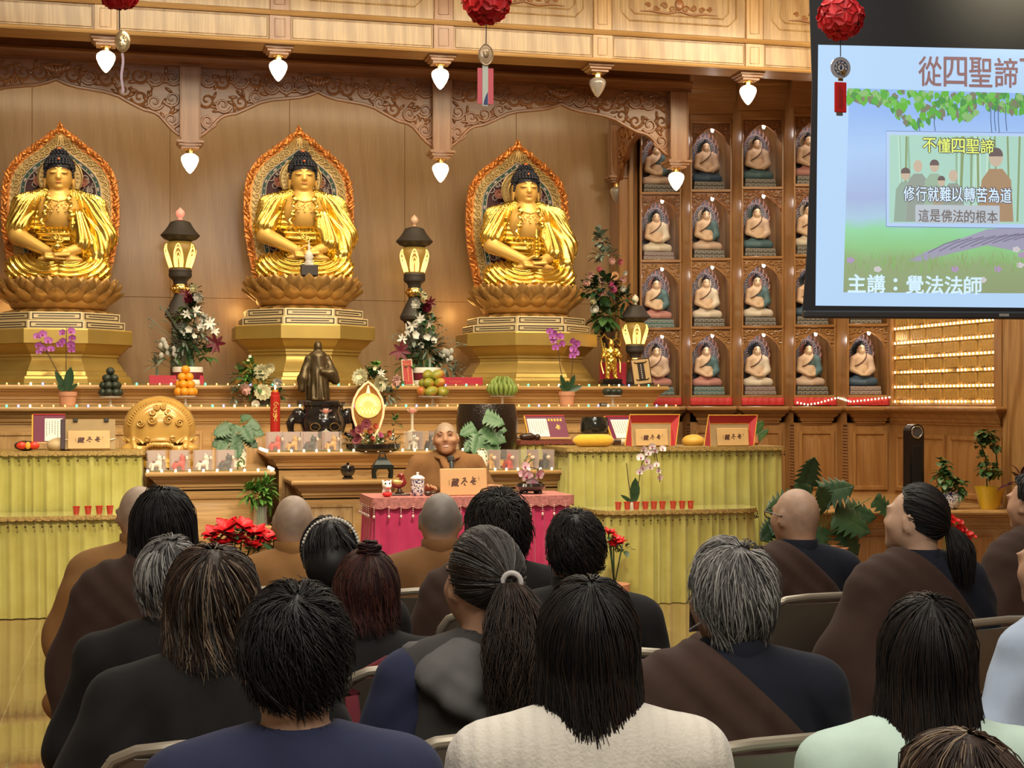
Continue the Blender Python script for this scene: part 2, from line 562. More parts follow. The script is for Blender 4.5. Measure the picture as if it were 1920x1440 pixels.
struct('floor',mb,floor_mat(),smooth=0)
plast=plain('warm_plaster',(0.62,0.55,0.45),0.8)
mb=MB();mb.box(-5.2,-5.0,-3.2,16.2,0,5.4);struct('wall_left',mb,plast,0)
mb=MB();mb.box(-5.2,9.2,-3.2,-3.0,0,5.4);struct('wall_front',mb,plast,0)
mb=MB();mb.box(-5.2,9.2,-3.2,11.9,5.3,5.4);mb.box(-5.2,9.2,11.9,16.2,5.3,5.4)
struct('ceiling',mb,plain('ceiling_white',(0.72,0.68,0.6),0.8),0)
YW=15.75
XJ=X(1166,15.4)
mb=MB()
edges=[-5.0,X(60,YW),X(319,YW),X(543,YW),X(759,YW),X(968,YW),XJ+0.1]
zs=[0,zY(400,559,YW),5.3]
for a,b_ in zip(edges,edges[1:]):
 for z0,z1 in zip(zs,zs[1:]):
  mb.box(a+0.001,b_-0.001,YW,YW+0.03,z0+0.001,z1-0.001,0.0025)
mb.box(-5.0,9.2,YW+0.025,YW+0.2,0,5.3)
struct('wall_back',mb,VENEER)
mb=MB();mb.box(-5.0,7.6,12.9,16.0,4.62+0.33,5.05);struct('trim_1',mb,OAKDZ)
# ------ the front beam
YB=12.7
zB=4.52
stx=[X(q,YB) for q in (198,525,832,1130,1415)]
stx=[stx[0]-1.37]+stx+[stx[-1]+1.38]
xa,xb=-3.4,7.5
mb=MB();mb.box(xa,xb,YB+0.02,YB+0.3,zB,5.3,0.006)
beam=struct('trim_2',mb,OAK)
mb=MB()
prof=[(YB+0.03,zB),(YB-0.022,zB),(YB-0.03,zB+0.012),(YB-0.022,zB+0.03),(YB-0.004,zB+0.036),(YB+0.03,zB+0.036)]
mb.prism(prof,'x',xa,xb)
z2=zB+0.235
prof=[(YB+0.03,z2),(YB-0.008,z2),(YB-0.024,z2+0.012),(YB-0.03,z2+0.026),(YB-0.02,z2+0.038),(YB-0.004,z2+0.044),(YB+0.03,z2+0.046)]
mb.prism(prof,'x',xa,xb)
obj('moulding',mb,OAK,beam)
mb=MB()
for a,b_ in zip(stx,stx[1:]):
 raised_panel(mb,a+0.09,b_-0.09,zB+0.042,z2-0.004,YB+0.02,0.01,0.012)
obj('field_panel',mb,OAKP,beam)
mb=MB()
for a,b_ in zip(stx,stx[1:]):
 mb.box(a+0.09,b_-0.09,YB+0.012,YB+0.03,z2+0.05,5.3)
 for k,ins in enumerate((0.17,0.245)):
  x0,x1,z0=a+ins,b_-ins,z2+0.05+ins*0.55+k*0.02
  c=0.075 if k==0 else 0.05
  pts=[(x0,5.32),(x0,z0+c),(x0+c,z0),(x1-c,z0),(x1,z0+c),(x1,5.32)]
  mb.tube([(p,YB+0.012,q) for p,q in pts],0.008,6)
obj('upper_panel',mb,OAKP,beam)
for i,a in enumerate(stx):
 mb=MB()
 mb.box(a-0.088,a+0.088,YB-0.006,YB+0.03,zB+0.03,z2-0.001,0.004)
 mb.box(a-0.08,a+0.08,YB-0.004,YB+0.03,z2+0.04,5.3,0.004)
 for z0,z1 in ((zB+0.06,z2-0.03),(z2+0.09,5.29)):
  x0,x1=a-0.042,a+0.042
  mb.tube([(x0,YB-0.006,z0),(x1,YB-0.006,z0),(x1,YB-0.006,z1),(x0,YB-0.006,z1),(x0,YB-0.006,z0)],0.006,6)
 obj('stile',mb,OAKDZ if i in (2,3) else OAKZ,beam)
for a,b_ in zip(stx[3:6],stx[4:7]):
 mb=MB();cx=(a+b_)/2
 for sg in (-1,1):
  for k in range(4):
   p,r=spiral(cx+sg*(0.06+0.075*k),5.02+0.02*(k%2),0.035-0.004*k,1.3,YB+0.008,0.008,PI*(k%2),sg)
   mb.tube(p,r,6)
  mb.tube([(cx,YB+0.006,5.0),(cx+sg*0.12,YB+0.006,4.975),(cx+sg*0.24,YB+0.006,4.99),(cx+sg*0.36,YB+0.006,4.985)],[0.008,0.012,0.01,0.003],6)
 mb.ell((cx,YB+0.006,5.06),(0.04,0.015,0.05))
 obj('carved_spray',mb,OAKD,beam)
# ------ pendant lamps
BULB_ON=emis('lit_glass',(1.0,0.84,0.60),4.2)
def bulb_off():
 m,nt,b=nodes('unlit_glass')
 b.inputs['Base Color'].default_value=c4((0.62,0.57,0.5));b.inputs['Roughness'].default_value=0.08
 b.inputs['Transmission Weight'].default_value=0.6;b.inputs['Coat Weight'].default_value=0.5
 return m
BULB_OFF=bulb_off()
acorn=[(0.0,-0.172),(0.012,-0.165),(0.03,-0.145),(0.055,-0.105),(0.072,-0.062),(0.074,-0.038),(0.066,-0.018),(0.046,-0.004),(0.04,0.0)]
def lamp_proto():
 t=thing('pendant_lamp','x','lamp',(0,0,0),group='acorn glass pendant lamps')
 mb=MB();rect_loft(mb,-0.115,0.115,-0.115,0.115,[(0,0.0),(0,-0.02),(0.018,-0.03),(0.018,-0.042),(0.038,-0.052),(0.038,-0.066)],back=False)
 obj('ceiling_plate',mb,OAKDZ,t)
 mb=MB();mb.lathe([(0.05,-0.066),(0.05,-0.074),(0.036,-0.078),(0.036,-0.106),(0.042,-0.11)],20)
 obj('collar',mb,BRASS,t)
 mb=MB();mb.M=Matrix.Translation((0,0,-0.106));mb.lathe(acorn[::-1],24,fn=lambda r,z,a:r*(1+0.025*math.cos(12*a)))
 obj('glass_shade',mb,BULB_ON,t,smooth=180)
 return t
lamps=[(stx[1],YB+0.15,zB,1,'lit acorn lamp under the beam beside the gold oval pendant'),(stx[2],YB+0.15,zB,1,'lit acorn lamp under the beam above the middle seated statue'),(stx[3],YB+0.15,zB,1,'lit acorn lamp under the beam in line with the middle hanging post'),(stx[4],YB+0.15,zB,0,'unlit clear acorn lamp under the beam right of the red lantern'),(stx[5],YB+0.15,zB,1,'lit acorn lamp under the beam nearest the projection screen')]
YP=13.69
px_post=[X(356,YP),X(826,YP),X(1268,YP)]
px_post=[px_post[0]-2.235]+px_post
zpb=[zY(356,266,YP)]*4
for k,x in enumerate(px_post[1:]):
 lamps.append((x,YP,zpb[k],1,['lit acorn lamp on the hanging post between left and middle statues','lit acorn lamp on the hanging post between middle and right statues','lit acorn lamp on the right hanging post before the niches'][k]))
lamps.append((px_post[3],15.5,zY(1152,332,15.5),0,'unlit acorn lamp on the rear post beside the right statue'))
proto=lamp_proto()
for k,(x,y,z,on,lab) in enumerate(lamps):
 if k==0:
  proto.location=(x,y,z);proto['label']=lab
 else:
  dup(proto,(x,y,z),label=lab,mats=None if on else {'glass_shade':BULB_OFF})
# ------ canopy: fascia, hanging posts, carved valances
zV=zY(600,140,YP)
mb=MB()
xr=px_post[3]+0.13
mb.box(-3.4,xr,YP-0.03,YP+0.1,zV+0.10,5.3)
mb.prism([(YP+0.1,zV),(YP-0.06,zV),(YP-0.06,zV+0.022),(YP-0.075,zV+0.03),(YP-0.085,zV+0.06),(YP-0.1,zV+0.075),(YP-0.1,zV+0.095),(YP-0.03,zV+0.105),(YP+0.1,zV+0.105)],'x',-3.4,xr)
mb.box(xr-0.14,xr-0.02,YP,YW,zV,5.3)
struct('trim_3',mb,OAKD)
def post(x,y,zb,lab):
 t=thing('hanging_post',lab,'post',(x,y,zb),group='hanging posts of the altar canopy')
 mb=MB();h=zV-zb
 mb.box(-0.083,0.083,-0.083,0.083,0.0,h,0.006)
 for sx in (-1,1):
  mb.box(sx*0.083-0.006,sx*0.083+0.006,-0.092,-0.08,0.02,h,0.003)
 obj('shaft',mb,OAKDZ,t)
 return t
post(px_post[1],YP,zpb[0],'square wooden post hanging between the left and middle statues')
post(px_post[2],YP,zpb[0],'square wooden post hanging between the middle and right statues')
post(px_post[3],YP,zpb[0],'square wooden post hanging in front of the leftmost niche column')
post(px_post[3],15.5,zY(1152,332,15.5),'rear wooden post on the wall beside the right statue')
VPROF=[(0,.60),(.03,.56),(.055,.50),(.08,.44),(.11,.405),(.15,.39),(.20,.34),(.25,.285),(.30,.255),(.36,.238),(.42,.222),(.46,.20),(.5,.165)]
def vdrop(u):
 u=min(u,1-u)
 for (a,p),(b_,q) in zip(VPROF,VPROF[1:]):
  if u<=b_:return p+(q-p)*(u-a)/(b_-a)
 return VPROF[-1][1]
def valance(x0,x1,y,lab,half=False,seed=1,rot=False,ht=None):
 L=x1-x0
 t=thing('carved_valance',lab,'carving',(x0,y,zV),group='carved valances of the altar canopy',rz=PI/2 if rot else 0)
 us=[k/48 for k in range(49)]
 if half:us=[k/48 for k in range(25)]
 mb=MB()
 W=L
 pu=(lambda u:u*L*2) if half else (lambda u:u*L)
 poly=[(pu(us[0]),0),(pu(us[-1]),0)]+[(pu(u),-vdrop(u)) for u in us[::-1]]
 mb.prism(poly,'y',-0.012,0.03)
 obj('board',mb,OAKD,t)
 mb=MB()
 mb.tube([(pu(u),-0.02,-vdrop(u)+0.006) for u in us],0.016,6)
 obj('edge_bead',mb,OAKD,t)
 rnd=random.Random(seed)
 mb=MB()
 n=int((pu(us[-1]))/0.13)
 sp=[]
 for k in range(n):
  x=(k+0.5)*pu(us[-1])/n
  u=us[0]+(us[-1]-us[0])*(k+0.5)/n
  d=vdrop(u)
  rows=max(1,int(d/0.15))
  for r in range(rows):
   z=-d*(r+0.5)/rows
   rad=min(0.075,d/rows*0.46)
   sp.append((x+rnd.uniform(-.01,.01),z,rad,(k+r)%2))
 for (x,z,rad,par) in sp:
  sg=1 if par else -1
  p,r=spiral(x,z,rad,1.35,-0.018,0.0125,rnd.uniform(-.6,.6)+PI*par,sg)
  mb.tube(p,r,6)
  for j in range(4):
   a=rnd.uniform(0,2*PI)
   lx,lz=x+rad*1.02*math.cos(a),z+rad*1.02*math.sin(a)
   if lz>-0.025 or -lz>vdrop(min(max(lx/pu(us[-1])*us[-1],0),1))-0.03 or lx<0.03 or lx>pu(us[-1])-0.03:continue
   mb.ell((lx,-0.016,lz),(0.042,0.015,0.014),8,5,Matrix.Rotation(-a-0.6*sg,3,'Y'))
 if not half:
  cx=L/2
  for j in range(-3,4):
   mb.ell((cx+j*0.03,-0.025,-0.075+abs(j)*0.006),(0.02,0.014,0.045),8,6,Matrix.Rotation(j*0.32,3,'Y'))
  mb.ell((cx,-0.022,-0.03),(0.09,0.016,0.012),10,6)
 obj('scrollwork',mb,OAKD,t)
 return t
for k,lab in enumerate(['carved scrollwork valance arching over the left statue','carved scrollwork valance arching over the middle statue','carved scrollwork valance arching over the right statue']):
 valance(px_post[k]+0.085,px_post[k+1]-0.085,YP,lab,seed=k+3)
valance(px_post[3],px_post[3]+0.75,YP+0.09,'short carved valance running back to the rear post',half=True,seed=9,rot=True)
valance(px_post[3]-0.0,px_post[3]+0.72,15.42,'small carved bracket beside the rear post',half=True,seed=11)
bpy.data.objects['carved_valance.004'].rotation_euler=(0,0,-PI/2)
mb=MB()
for k,(px,w_,d) in enumerate(((1170,0.10,0.10),(1181,0.05,0.16),(1190,0.06,0.12))):
 x=X(px,15.4)
 mb.box(x-w_/2,x+w_/2,15.4-d+0.1,YW,0.0,4.95,0.008)
struct('trim_4',mb,OAKR)
# ------ altar tiers
YA,YC=13.75,14.15
zA,zC=zY(400,762.5,YA),zY(600,722.5,YC)
xA,xC=X(1275,YA),X(1255,YC)
alt=thing('altar','long stepped oak altar with moulded tiers below the gold statues','altar',(0,YA,0))
mb=MB();mb.M=Matrix.Translation((0,-YA,0))
rect_loft(mb,-3.6,xA,YA,YW-.03,nosing(zA,0.0,1.15))
obj('lower_tier',mb,OAK,alt)
mb=MB();mb.M=Matrix.Translation((0,-YA,0))
rect_loft(mb,-3.6,xC,YC,YW-.03,nosing(zC,zA,1.15))
obj('upper_tier',mb,OAK,alt)
mb=MB();mb.M=Matrix.Translation((0,-YA,0))
yf=YA+0.106*1.15
for k in range(8):
 x0=-3.2+k*0.98
 raised_panel(mb,x0,x0+0.9,0.7,zA-0.22,yf,0.014,0.05)
obj('face_panel',mb,OAKZ,alt)
# ------ offering counters in front of the altar
def counter(name,lab,x0,x1,y0,y1,z,npan=3):
 t=thing(name,lab,'altar table',(0,0,0),group='oak offering tables')
 t.location=((x0+x1)/2,(y0+y1)/2,0)
 mb=MB();mb.M=Matrix.Translation((-(x0+x1)/2,-(y0+y1)/2,0))
 rect_loft(mb,x0,x1,y0,y1,nosing(z,z-0.16,1.1))
 obj('cornice_top',mb,OAK,t)
 i=0.106*1.1
 mb=MB();mb.M=Matrix.Translation((-(x0+x1)/2,-(y0+y1)/2,0))
 mb.box(x0+i,x1-i,y0+i,y1,0,z-0.15)
 obj('carcass',mb,OAK,t)
 mb=MB();mb.M=Matrix.Translation((-(x0+x1)/2,-(y0+y1)/2,0))
 w_=(x1-x0-2*i)/npan
 for k in range(npan):
  raised_panel(mb,x0+i+k*w_+0.03,x0+i+(k+1)*w_-0.03,0.12,z-0.20,y0+i,0.014,0.04)
 obj('front_panel',mb,OAKP if npan>1 else OAK,t)
 return t
yU,yL,yWg=12.9,12.3,12.3
zU=zY(560,847,yU);zL=zY(600,901,yL);zWl=zY(400,884,yWg);zWr=zY(1050,880.5,yWg)
xU0,xU1=X(499,yU),X(908,yU)
counter('offering_table','tall oak offering table behind the speaker with toy horses on top',xU0,xU1,yU,YA+0.1,zU,4)
xL0,xL1=X(546,yL),X(905,yL)
counter('offering_table','low oak offering table with black bowls just behind the speaker',xL0,xL1,yL,yU+0.1,zL,3)
xW0,xW1=X(272,yWg),X(517,yWg)
counter('offering_table','oak offering table under the golden dragon drum',xW0,xW1,yWg,YA+0.1,zWl,1)
xR0,xR1=X(903,yWg),X(1101,yWg)
counter('offering_table','oak offering table under the large black bowl drum',xR0,xR1,yWg,13.29,zWr,1)
# ------ niche wall to the right (a stepped run of cabinets)
NZ=lambda i:16.05*(1-0.0125*i)
NPX=[(1200,1278),(1294,1373),(1390,1470),(1488,1568),(1588,1668)]
RZ=[1.657+0.7068*k for k in range(5)]
def niche_frame(i):
 Zc=NZ(i);s=FPX/Zc
 cpx=(NPX[i][0]+NPX[i][1])/2
 return atD(cpx,HY,Zc),(NPX[i][1]-NPX[i][0])/s
NICHE_BULB=emis('niche_bulb',(1.0,0.93,0.85),30.0)
names=['leftmost niche column, partly behind the stone lamp','niche column just right of the hanging post','third niche column from the altar','niche column partly covered by the screen edge','niche column next to the wall of tiny lights']
niche_c=[]
for i in range(5):
 p,wd=niche_frame(i)
 niche_c.append((p,wd))
 t=thing('niche_cabinet',names[i]+', oak','cabinet',(p.x,p.y,0),-TH,group='oak niche cabinets')
 h=wd/2
 top=RZ[4]
 mb=MB()
 fw=0.022
 for sx in (-1,1):
  mb.box(sx*h-fw*(sx>0),sx*h+fw*(sx<0),0,0.40,RZ[0]-0.03,top+0.03,0.004)
 mb.box(-h,h,0.37,0.40,RZ[0]-0.03,top)
 if i<4:
  p2,w2=niche_frame(i+1)
  d=p2-p
  lx=d.x*cs-d.y*sn;ly=d.x*sn+d.y*cs
  q=[(h,0.0),(h,0.36),(lx-w2/2,0.36),(lx-w2/2,ly)]
  mb.prism(q,'z',0.6,4.95)
 obj('frame',mb,OAKR,t)
 for k in range(5):
  mb=MB();mb.box(-h+0.004,h-0.004,-0.006,0.38,RZ[k]-0.028,RZ[k],0.004);obj('shelf',mb,OAKRX,t)
 mb=MB()
 mb.box(-h,h,0.0,0.38,top,4.95)
 mb.prism([(0.05,4.55),(-0.02,4.55),(-0.03,4.60),(-0.10,4.72),(-0.11,4.78),(-0.13,4.80),(-0.13,4.95),(0.05,4.95)],'x',-h-0.03,h+0.03)
 obj('header',mb,OAKRX,t)
 for k in range(4):
  mb=MB()
  z1=RZ[k+1]-0.028
  n=16;out=[]
  for j in range(n+1):
   u=-1+2*j/n
   a=abs(u)
   out.append((u*(h-fw),z1-0.05-0.16*(a**1.6)-(0.02 if a>0.8 else 0)))
  poly=[(-h+fw,z1),(h-fw,z1)]+out[::-1]
  mb.prism(poly,'y',0.022,0.03)
  rnd=random.Random(i*7+k)
  for sg in (-1,1):
   for (fx,fz,fr) in ((0.84,0.045,0.036),(0.84,0.125,0.036),(0.62,0.05,0.034),(0.42,0.04,0.026),(0.66,0.115,0.02),(0.9,0.19,0.018),(0.22,0.03,0.02)):
    pp,rr=spiral(sg*fx*h,z1-fz,fr,1.2,0.014,0.0085,rnd.uniform(0,6),sg)
    mb.tube(pp,rr,5)
  mb.tube([(a,0.016,b_+0.004) for a,b_ in out],0.008,5)
  obj('carved_arch',mb,OAKD if k>1 else OAKRX,t)
  mb=MB();mb.M=Matrix.Translation((0.02,0.06,z1-0.06));mb.ell((0,0,0),(0.016,0.016,0.024),10,8)
  obj('niche_lamp',mb,NICHE_BULB,t)
 mb=MB();rows=[]
 for zz,dy in ((1.648,0.01),(1.62,-0.015),(1.585,-0.02),(1.555,-0.015)):
  rows.append([(-h+2*h*j/30,dy+0.004*math.sin(j*1.3),zz) for j in range(31)])
 mb.grid(rows)
 obj('red_valance',mb,REDC,t,label='crimson cloth band')
 mb=MB()
 rect_loft(mb,-h-0.05,h+0.07,-0.17,0.36,nosing(1.545,1.36,1.3))
 obj('ledge',mb,OAKRX,t)
 mb=MB()
 mb.box(-h-0.0,h+0.02,-0.02,0.36,0.6,1.38)
 obj('base_cabinet',mb,OAKR,t)
 mb=MB()
 raised_panel(mb,-h+0.05,h-0.03,0.72,1.30,-0.02,0.02,0.06)
 obj('door',mb,OAKR,t)
 if i in (0,1,2,3):
  mb=MB()
  p2,w2=niche_frame(i+1)
  d=p2-p
  lx=d.x*cs-d.y*sn;ly=d.x*sn+d.y*cs
  x0,x1=h+0.022,lx-w2/2-0.004
  y0,y1=-0.03,ly-0.03
  mb.add([(x0,y0,0.72),(x1,y1,0.72),(x1,y1,1.36),(x0,y0,1.36)],[(0,1,2,3)])
  mb.mi=1
  for q in range(20):
   z=0.75+q*0.03
   mb.add([(x0,y0-0.022,z),(x1,y1-0.022,z),(x1,y1-0.002,z+0.02),(x0,y0-0.002,z+0.02)],[(0,1,2,3)])
  obj('louvre_vent',mb,[DARKB,OAKDZ],t,smooth=0)
XRW=atD(1680,700,15.2).x
yL0=13.8
def onX(px,py,Xw):
 x_=(px-960)/FPX
 Zc=Xw/(x_*cs+sn)
 return Vector((Xw,-x_*Zc*sn+Zc*cs,EYE-(py-HY)/FPX*Zc))
pa,pb=onX(1682,757,XRW),onX(1874,757,XRW)
mb=MB();mb.box(XRW+0.02,XRW+0.2,-3.2,16.2,0,5.3);struct('wall_right',mb,OAKR)
t=thing('lamp_wall_panel','panel of gold name plaques with rows of tiny lamps','memorial panel',(XRW,(pa.y+pb.y)/2,1.6))
y0,y1=pb.y-(pa.y+pb.y)/2,pa.y-(pa.y+pb.y)/2
PLQ=plain('plaque_gold',(0.60,0.36,0.09),0.38,0.4,vary=0.15,vs=40)
z0p=pa.z-1.6
mb=MB();mb.box(-0.02,0.03,y0,y1,z0p,z0p+1.5);obj('backboard',mb,plain('panel_gold',(0.55,0.33,0.10),0.4,0.3),t)
mb=MB();mb.box(-0.06,0.0,y1,y1+0.05,z0p-0.1,z0p+1.55,0.005);mb.box(-0.06,0.0,y0-0.12,y0,z0p-0.1,z0p+1.55,0.005);mb.box(-0.05,0.0,y0,y1,z0p-0.08,z0p,0.004)
obj('frame',mb,OAKR,t)
LED_W=emis('warm_led',(1.0,0.72,0.36),11.0)
rowz=[z0p+0.015+0.143*k for k in range(9)]
nL=28
bulb=MB();bulb.ell((0,0,0),(0.0085,0.0085,0.011),8,6)
base_b=None
rnd=random.Random(5)
stuffmb=MB()
cnt=0
for k in range(9):
 mb=MB();mb.box(-0.035,-0.018,y0,y1,rowz[k]-0.012,rowz[k]-0.004);obj('lamp_rail',mb,PLQ,t)
 for j in range(6):
  a=y0+(y1-y0)*(j+0.06)/6;b_=y0+(y1-y0)*(j+0.94)/6
  if cnt<400 and k<7:
   mb=MB();mb.box(-0.03,-0.018,a,b_,rowz[k]+0.030,rowz[k]+0.128,0.004)
   for q in range(6):
    yy=a+(b_-a)*(q+0.5)/6
    mb.box(-0.033,-0.028,yy-0.012,yy+0.012,rowz[k]+0.042,rowz[k]+0.118,0.003)
   mb.mi=1
   for q in range(5):
    yy=a+(b_-a)*(q+0.7)/6
    mb.box(-0.036,-0.03,yy-0.008,yy+0.008,rowz[k]+0.026,rowz[k]+0.033)
   obj('name_plaque',mb,[PLQ,DARKB],t)
 for q in range(nL):
  if rnd.random()<0.05:continue
  yy=y0+(y1-y0)*(q+0.5)/nL
  if cnt<98:
   if base_b is None:
    base_b=obj('tiny_lamp',bulb,LED_W,t,loc=(-0.04,yy,rowz[k]+0.006))
   else:
    c=base_b.copy();C.objects.link(c);c.parent=t;c.location=(-0.04,yy,rowz[k]+0.006)
  elif k<7:
   stuffmb.ell((-0.04,yy,rowz[k]+0.006),(0.0085,0.0085,0.011),8,6)
  cnt+=1
tag(obj('tiny_lamp_row',stuffmb,LED_W,t),kind='stuff')
mb=MB()
yy0,yy1=onX(1893,790,XRW).y,onX(1672,790,XRW).y+0.3
mb.M=Matrix.Translation((XRW,0,0))@Matrix.Rotation(-PI/2,4,'Z')
rect_loft(mb,-yy1,-yy0+0.06,-0.17,0.02,nosing(1.545,1.36,1.3))
mb.box(-yy1,-yy0,-0.03,0.02,0.55,1.37)
ym=onX(1783,790,XRW).y
for a,b_ in ((-yy1+0.45,-ym-0.03),(-ym+0.03,-yy0-0.05)):
 raised_panel(mb,a,b_,0.72,1.28,-0.03,0.02,0.07)
struct('trim_5',mb,OAKR)
mb=MB()
pp=onX(1881,700,XRW-0.05)
mb.box(XRW-0.06,XRW+0.1,pp.y-0.9,pp.y,0,5.0,0.01)
mb.box(XRW-0.09,XRW+0.1,pp.y-0.55,pp.y-0.14,0,5.0,0.01)
struct('trim_6',mb,wood('oak_pilaster',(0.44,0.25,0.095),(0.30,0.15,0.05),(0.2,0.09,0.03),'z',cath=1.6))
PZ=12.85
zPl=EYE-(957-HY)/FPX*PZ
pl=atD(1480,HY,PZ);lw=(1990-1480)/FPX*PZ
mb=MB();mb.M=Matrix.Translation((pl.x,pl.y,0))@Matrix.Rotation(-TH,4,'Z')
rect_loft(mb,0,lw,0,2.6,nosing(zPl,0.0,1.2))
mb.box(0.11,lw,0.08,0.2,0.0,0.07)
struct('trim_7',mb,OAK)
mb=MB();mb.M=Matrix.Translation((pl.x,pl.y,0))@Matrix.Rotation(-TH,4,'Z')
for k in range(3):raised_panel(mb,0.3+k*0.75,0.98+k*0.75,0.12,zPl-0.2,0.127,0.012,0.04)
struct('trim_8',mb,OAKR)
p=atD(1472,163,14.3)
t=thing('recessed_downlight','small round downlight in the soffit beside the screen','light',(p.x,p.y,4.95))
mb=MB();mb.lathe([(0.075,0.0),(0.085,-0.008),(0.065,-0.012),(0.06,0.0)],24);obj('trim_ring',mb,BRASS,t)
mb=MB();mb.lathe([(0.0,-0.004),(0.062,-0.004)],24);obj('diffuser',mb,emis('soft_lens',(1,0.85,0.6),2.0),t)
# ------ octagonal pedestals
def octa(r):
 R_=r/math.cos(PI/8)
 return [(R_*math.cos(-PI/2-PI/8+k*PI/4),R_*math.sin(-PI/2-PI/8+k*PI/4)) for k in range(8)]
def oct_loft(mb,prof):
 vs,fs=[],[]
 for r,z in prof:
  vs+=[(a,b_,z) for a,b_ in octa(r)]
 for k in range(len(prof)-1):
  for i in range(8):
   j=(i+1)%8
   fs.append((k*8+i,k*8+j,(k+1)*8+j,(k+1)*8+i))
 fs.append(tuple(range(8))[::-1]);fs.append(tuple((len(prof)-1)*8+i for i in range(8)))
 mb.add(vs,fs)
INLAY=plain('dark_inlay',(0.03,0.018,0.012),0.35)
IVORY=plain('ivory_gold',(0.72,0.58,0.34),0.32,0.25)
def pedestal(lab,x,y,z0,z1):
 H=z1-z0
 t=thing('octagonal_pedestal',lab,'pedestal',(x,y,z0),group='octagonal gold pedestals')
 s1=0.075
 zt=H-2*s1-0.01
 mb=MB()
 q=[(0.655,0),(0.655,0.05),(0.645,0.055),(0.64,0.075),(0.61,0.085),(0.60,0.12),(0.585,0.13),(0.56,0.175),(0.53,0.21),(0.51,0.25)]
 n0=zt-0.30
 q+=[(0.498,0.29),(0.492,0.34),(0.492,n0),(0.505,n0+0.004),(0.505,n0+0.02),(0.52,n0+0.024),(0.52,n0+0.05),(0.535,n0+0.055),(0.535,n0+0.075),(0.55,n0+0.085),(0.585,n0+0.115),(0.615,n0+0.15),(0.63,n0+0.165),(0.66,n0+0.17),(0.66,zt-0.01),(0.65,zt),(0.6,zt)]
 oct_loft(mb,q)
 obj('body',mb,GOLDP,t,smooth=20)
 for k,(r,za) in enumerate(((0.595,zt),(0.55,zt+s1+0.004))):
  mb=MB();oct_loft(mb,[(r-0.004,za),(r,za+0.004),(r,za+s1-0.004),(r-0.004,za+s1)])
  sl=obj('inlaid_slab',mb,IVORY,t,smooth=20)
  mb=MB()
  for f in range(8):
   M=Matrix.Rotation(f*PI/4,4,'Z')
   mb.M=M
   w_=r*math.tan(PI/8)-0.02
   y_=-r-0.002
   zz0,zz1=za+0.012,za+s1-0.012
   for (a,b_,c,d) in ((-w_,w_,zz0,zz0+0.008),(-w_,w_,zz1-0.008,zz1),(-w_,-w_+0.01,zz0,zz1),(w_-0.01,w_,zz0,zz1),(-w_+0.05,w_-0.05,(zz0+zz1)/2-0.004,(zz0+zz1)/2+0.004)):
    mb.box(a,b_,y_,y_+0.004,c,d)
  obj('inlay_line',mb,INLAY,sl,smooth=0)
 return t
BY=14.9
BX=[X(111,BY),X(568,BY),X(986,BY)]
SEATZ=[2.70,2.765,2.72]
PTOP=[q-0.30 for q in SEATZ]
for k,lab in enumerate(['golden octagonal pedestal under the left seated statue','golden octagonal pedestal behind the bronze monk figure','golden octagonal pedestal behind the green bananas']):
 pedestal(lab,BX[k],BY,zC,PTOP[k])
# ------ the three large seated statues
HAIRB=plain('blue_black_hair',(0.012,0.016,0.03),0.38,bmp=0.2,bs_=90)
LIPS=plain('statue_lips',(0.50,0.16,0.06),0.4)
BROW=plain('statue_line',(0.10,0.045,0.015),0.5)
JEWEL=plain('orange_jewel',(0.80,0.20,0.05),0.25,coat=0.5)
def mir(P):return np.stack([np.abs(P[:,0]),P[:,1],P[:,2]],1)
def b_skin(P):
 M=mir(P)
 d=elp(P,(0,0.01,1.0),(0.118,0.135,0.155))
 d=smin(d,elp(P,(0,-0.03,0.925),(0.092,0.098,0.085)),0.06)
 d=smin(d,cap(P,(0,-0.125,1.005),(0,-0.142,0.955),0.010,0.021),0.025)
 d=smin(d,elp(M,(0.05,-0.112,1.005),(0.036,0.022,0.013)),0.015)
 d=smin(d,elp(P,(0,-0.122,0.912),(0.035,0.017,0.011)),0.012)
 d=smin(d,elp(P,(0,-0.105,0.872),(0.035,0.03,0.02)),0.03)
 d=smin(d,elp(M,(0.128,0.02,0.945),(0.016,0.034,0.105)),0.012)
 d=smin(d,cap(P,(0,0.02,0.72),(0,0.01,0.9),0.085,0.072),0.04)
 d=smin(d,elp(P,(0,-0.03,0.64),(0.19,0.145,0.22)),0.05)
 d=smin(d,cap(P,(-0.30,-0.01,0.68),(-0.365,-0.06,0.42),0.085,0.078),0.03)
 d=smin(d,cap(P,(-0.365,-0.07,0.41),(-0.07,-0.30,0.24),0.078,0.046),0.03)
 d=smin(d,cap(P,(0.34,-0.12,0.36),(0.08,-0.30,0.25),0.065,0.045),0.03)
 for k in range(4):
  d=smin(d,cap(P,(-0.10,-0.335-0.02*k+0.02,0.232-0.012*k),(0.06,-0.33-0.02*k+0.02,0.225-0.014*k),0.017,0.012),0.010)
  d=smin(d,cap(P,(0.10,-0.335-0.018*k,0.252-0.010*k),(-0.02,-0.335-0.018*k,0.25-0.012*k),0.016,0.012),0.010)
 d=smin(d,cap(M,(0.075,-0.33,0.255),(0.008,-0.355,0.295),0.017,0.012),0.012)
 d=smin(d,elp(P,(0.02,-0.27,0.185),(0.20,0.085,0.045)),0.02)
 return d
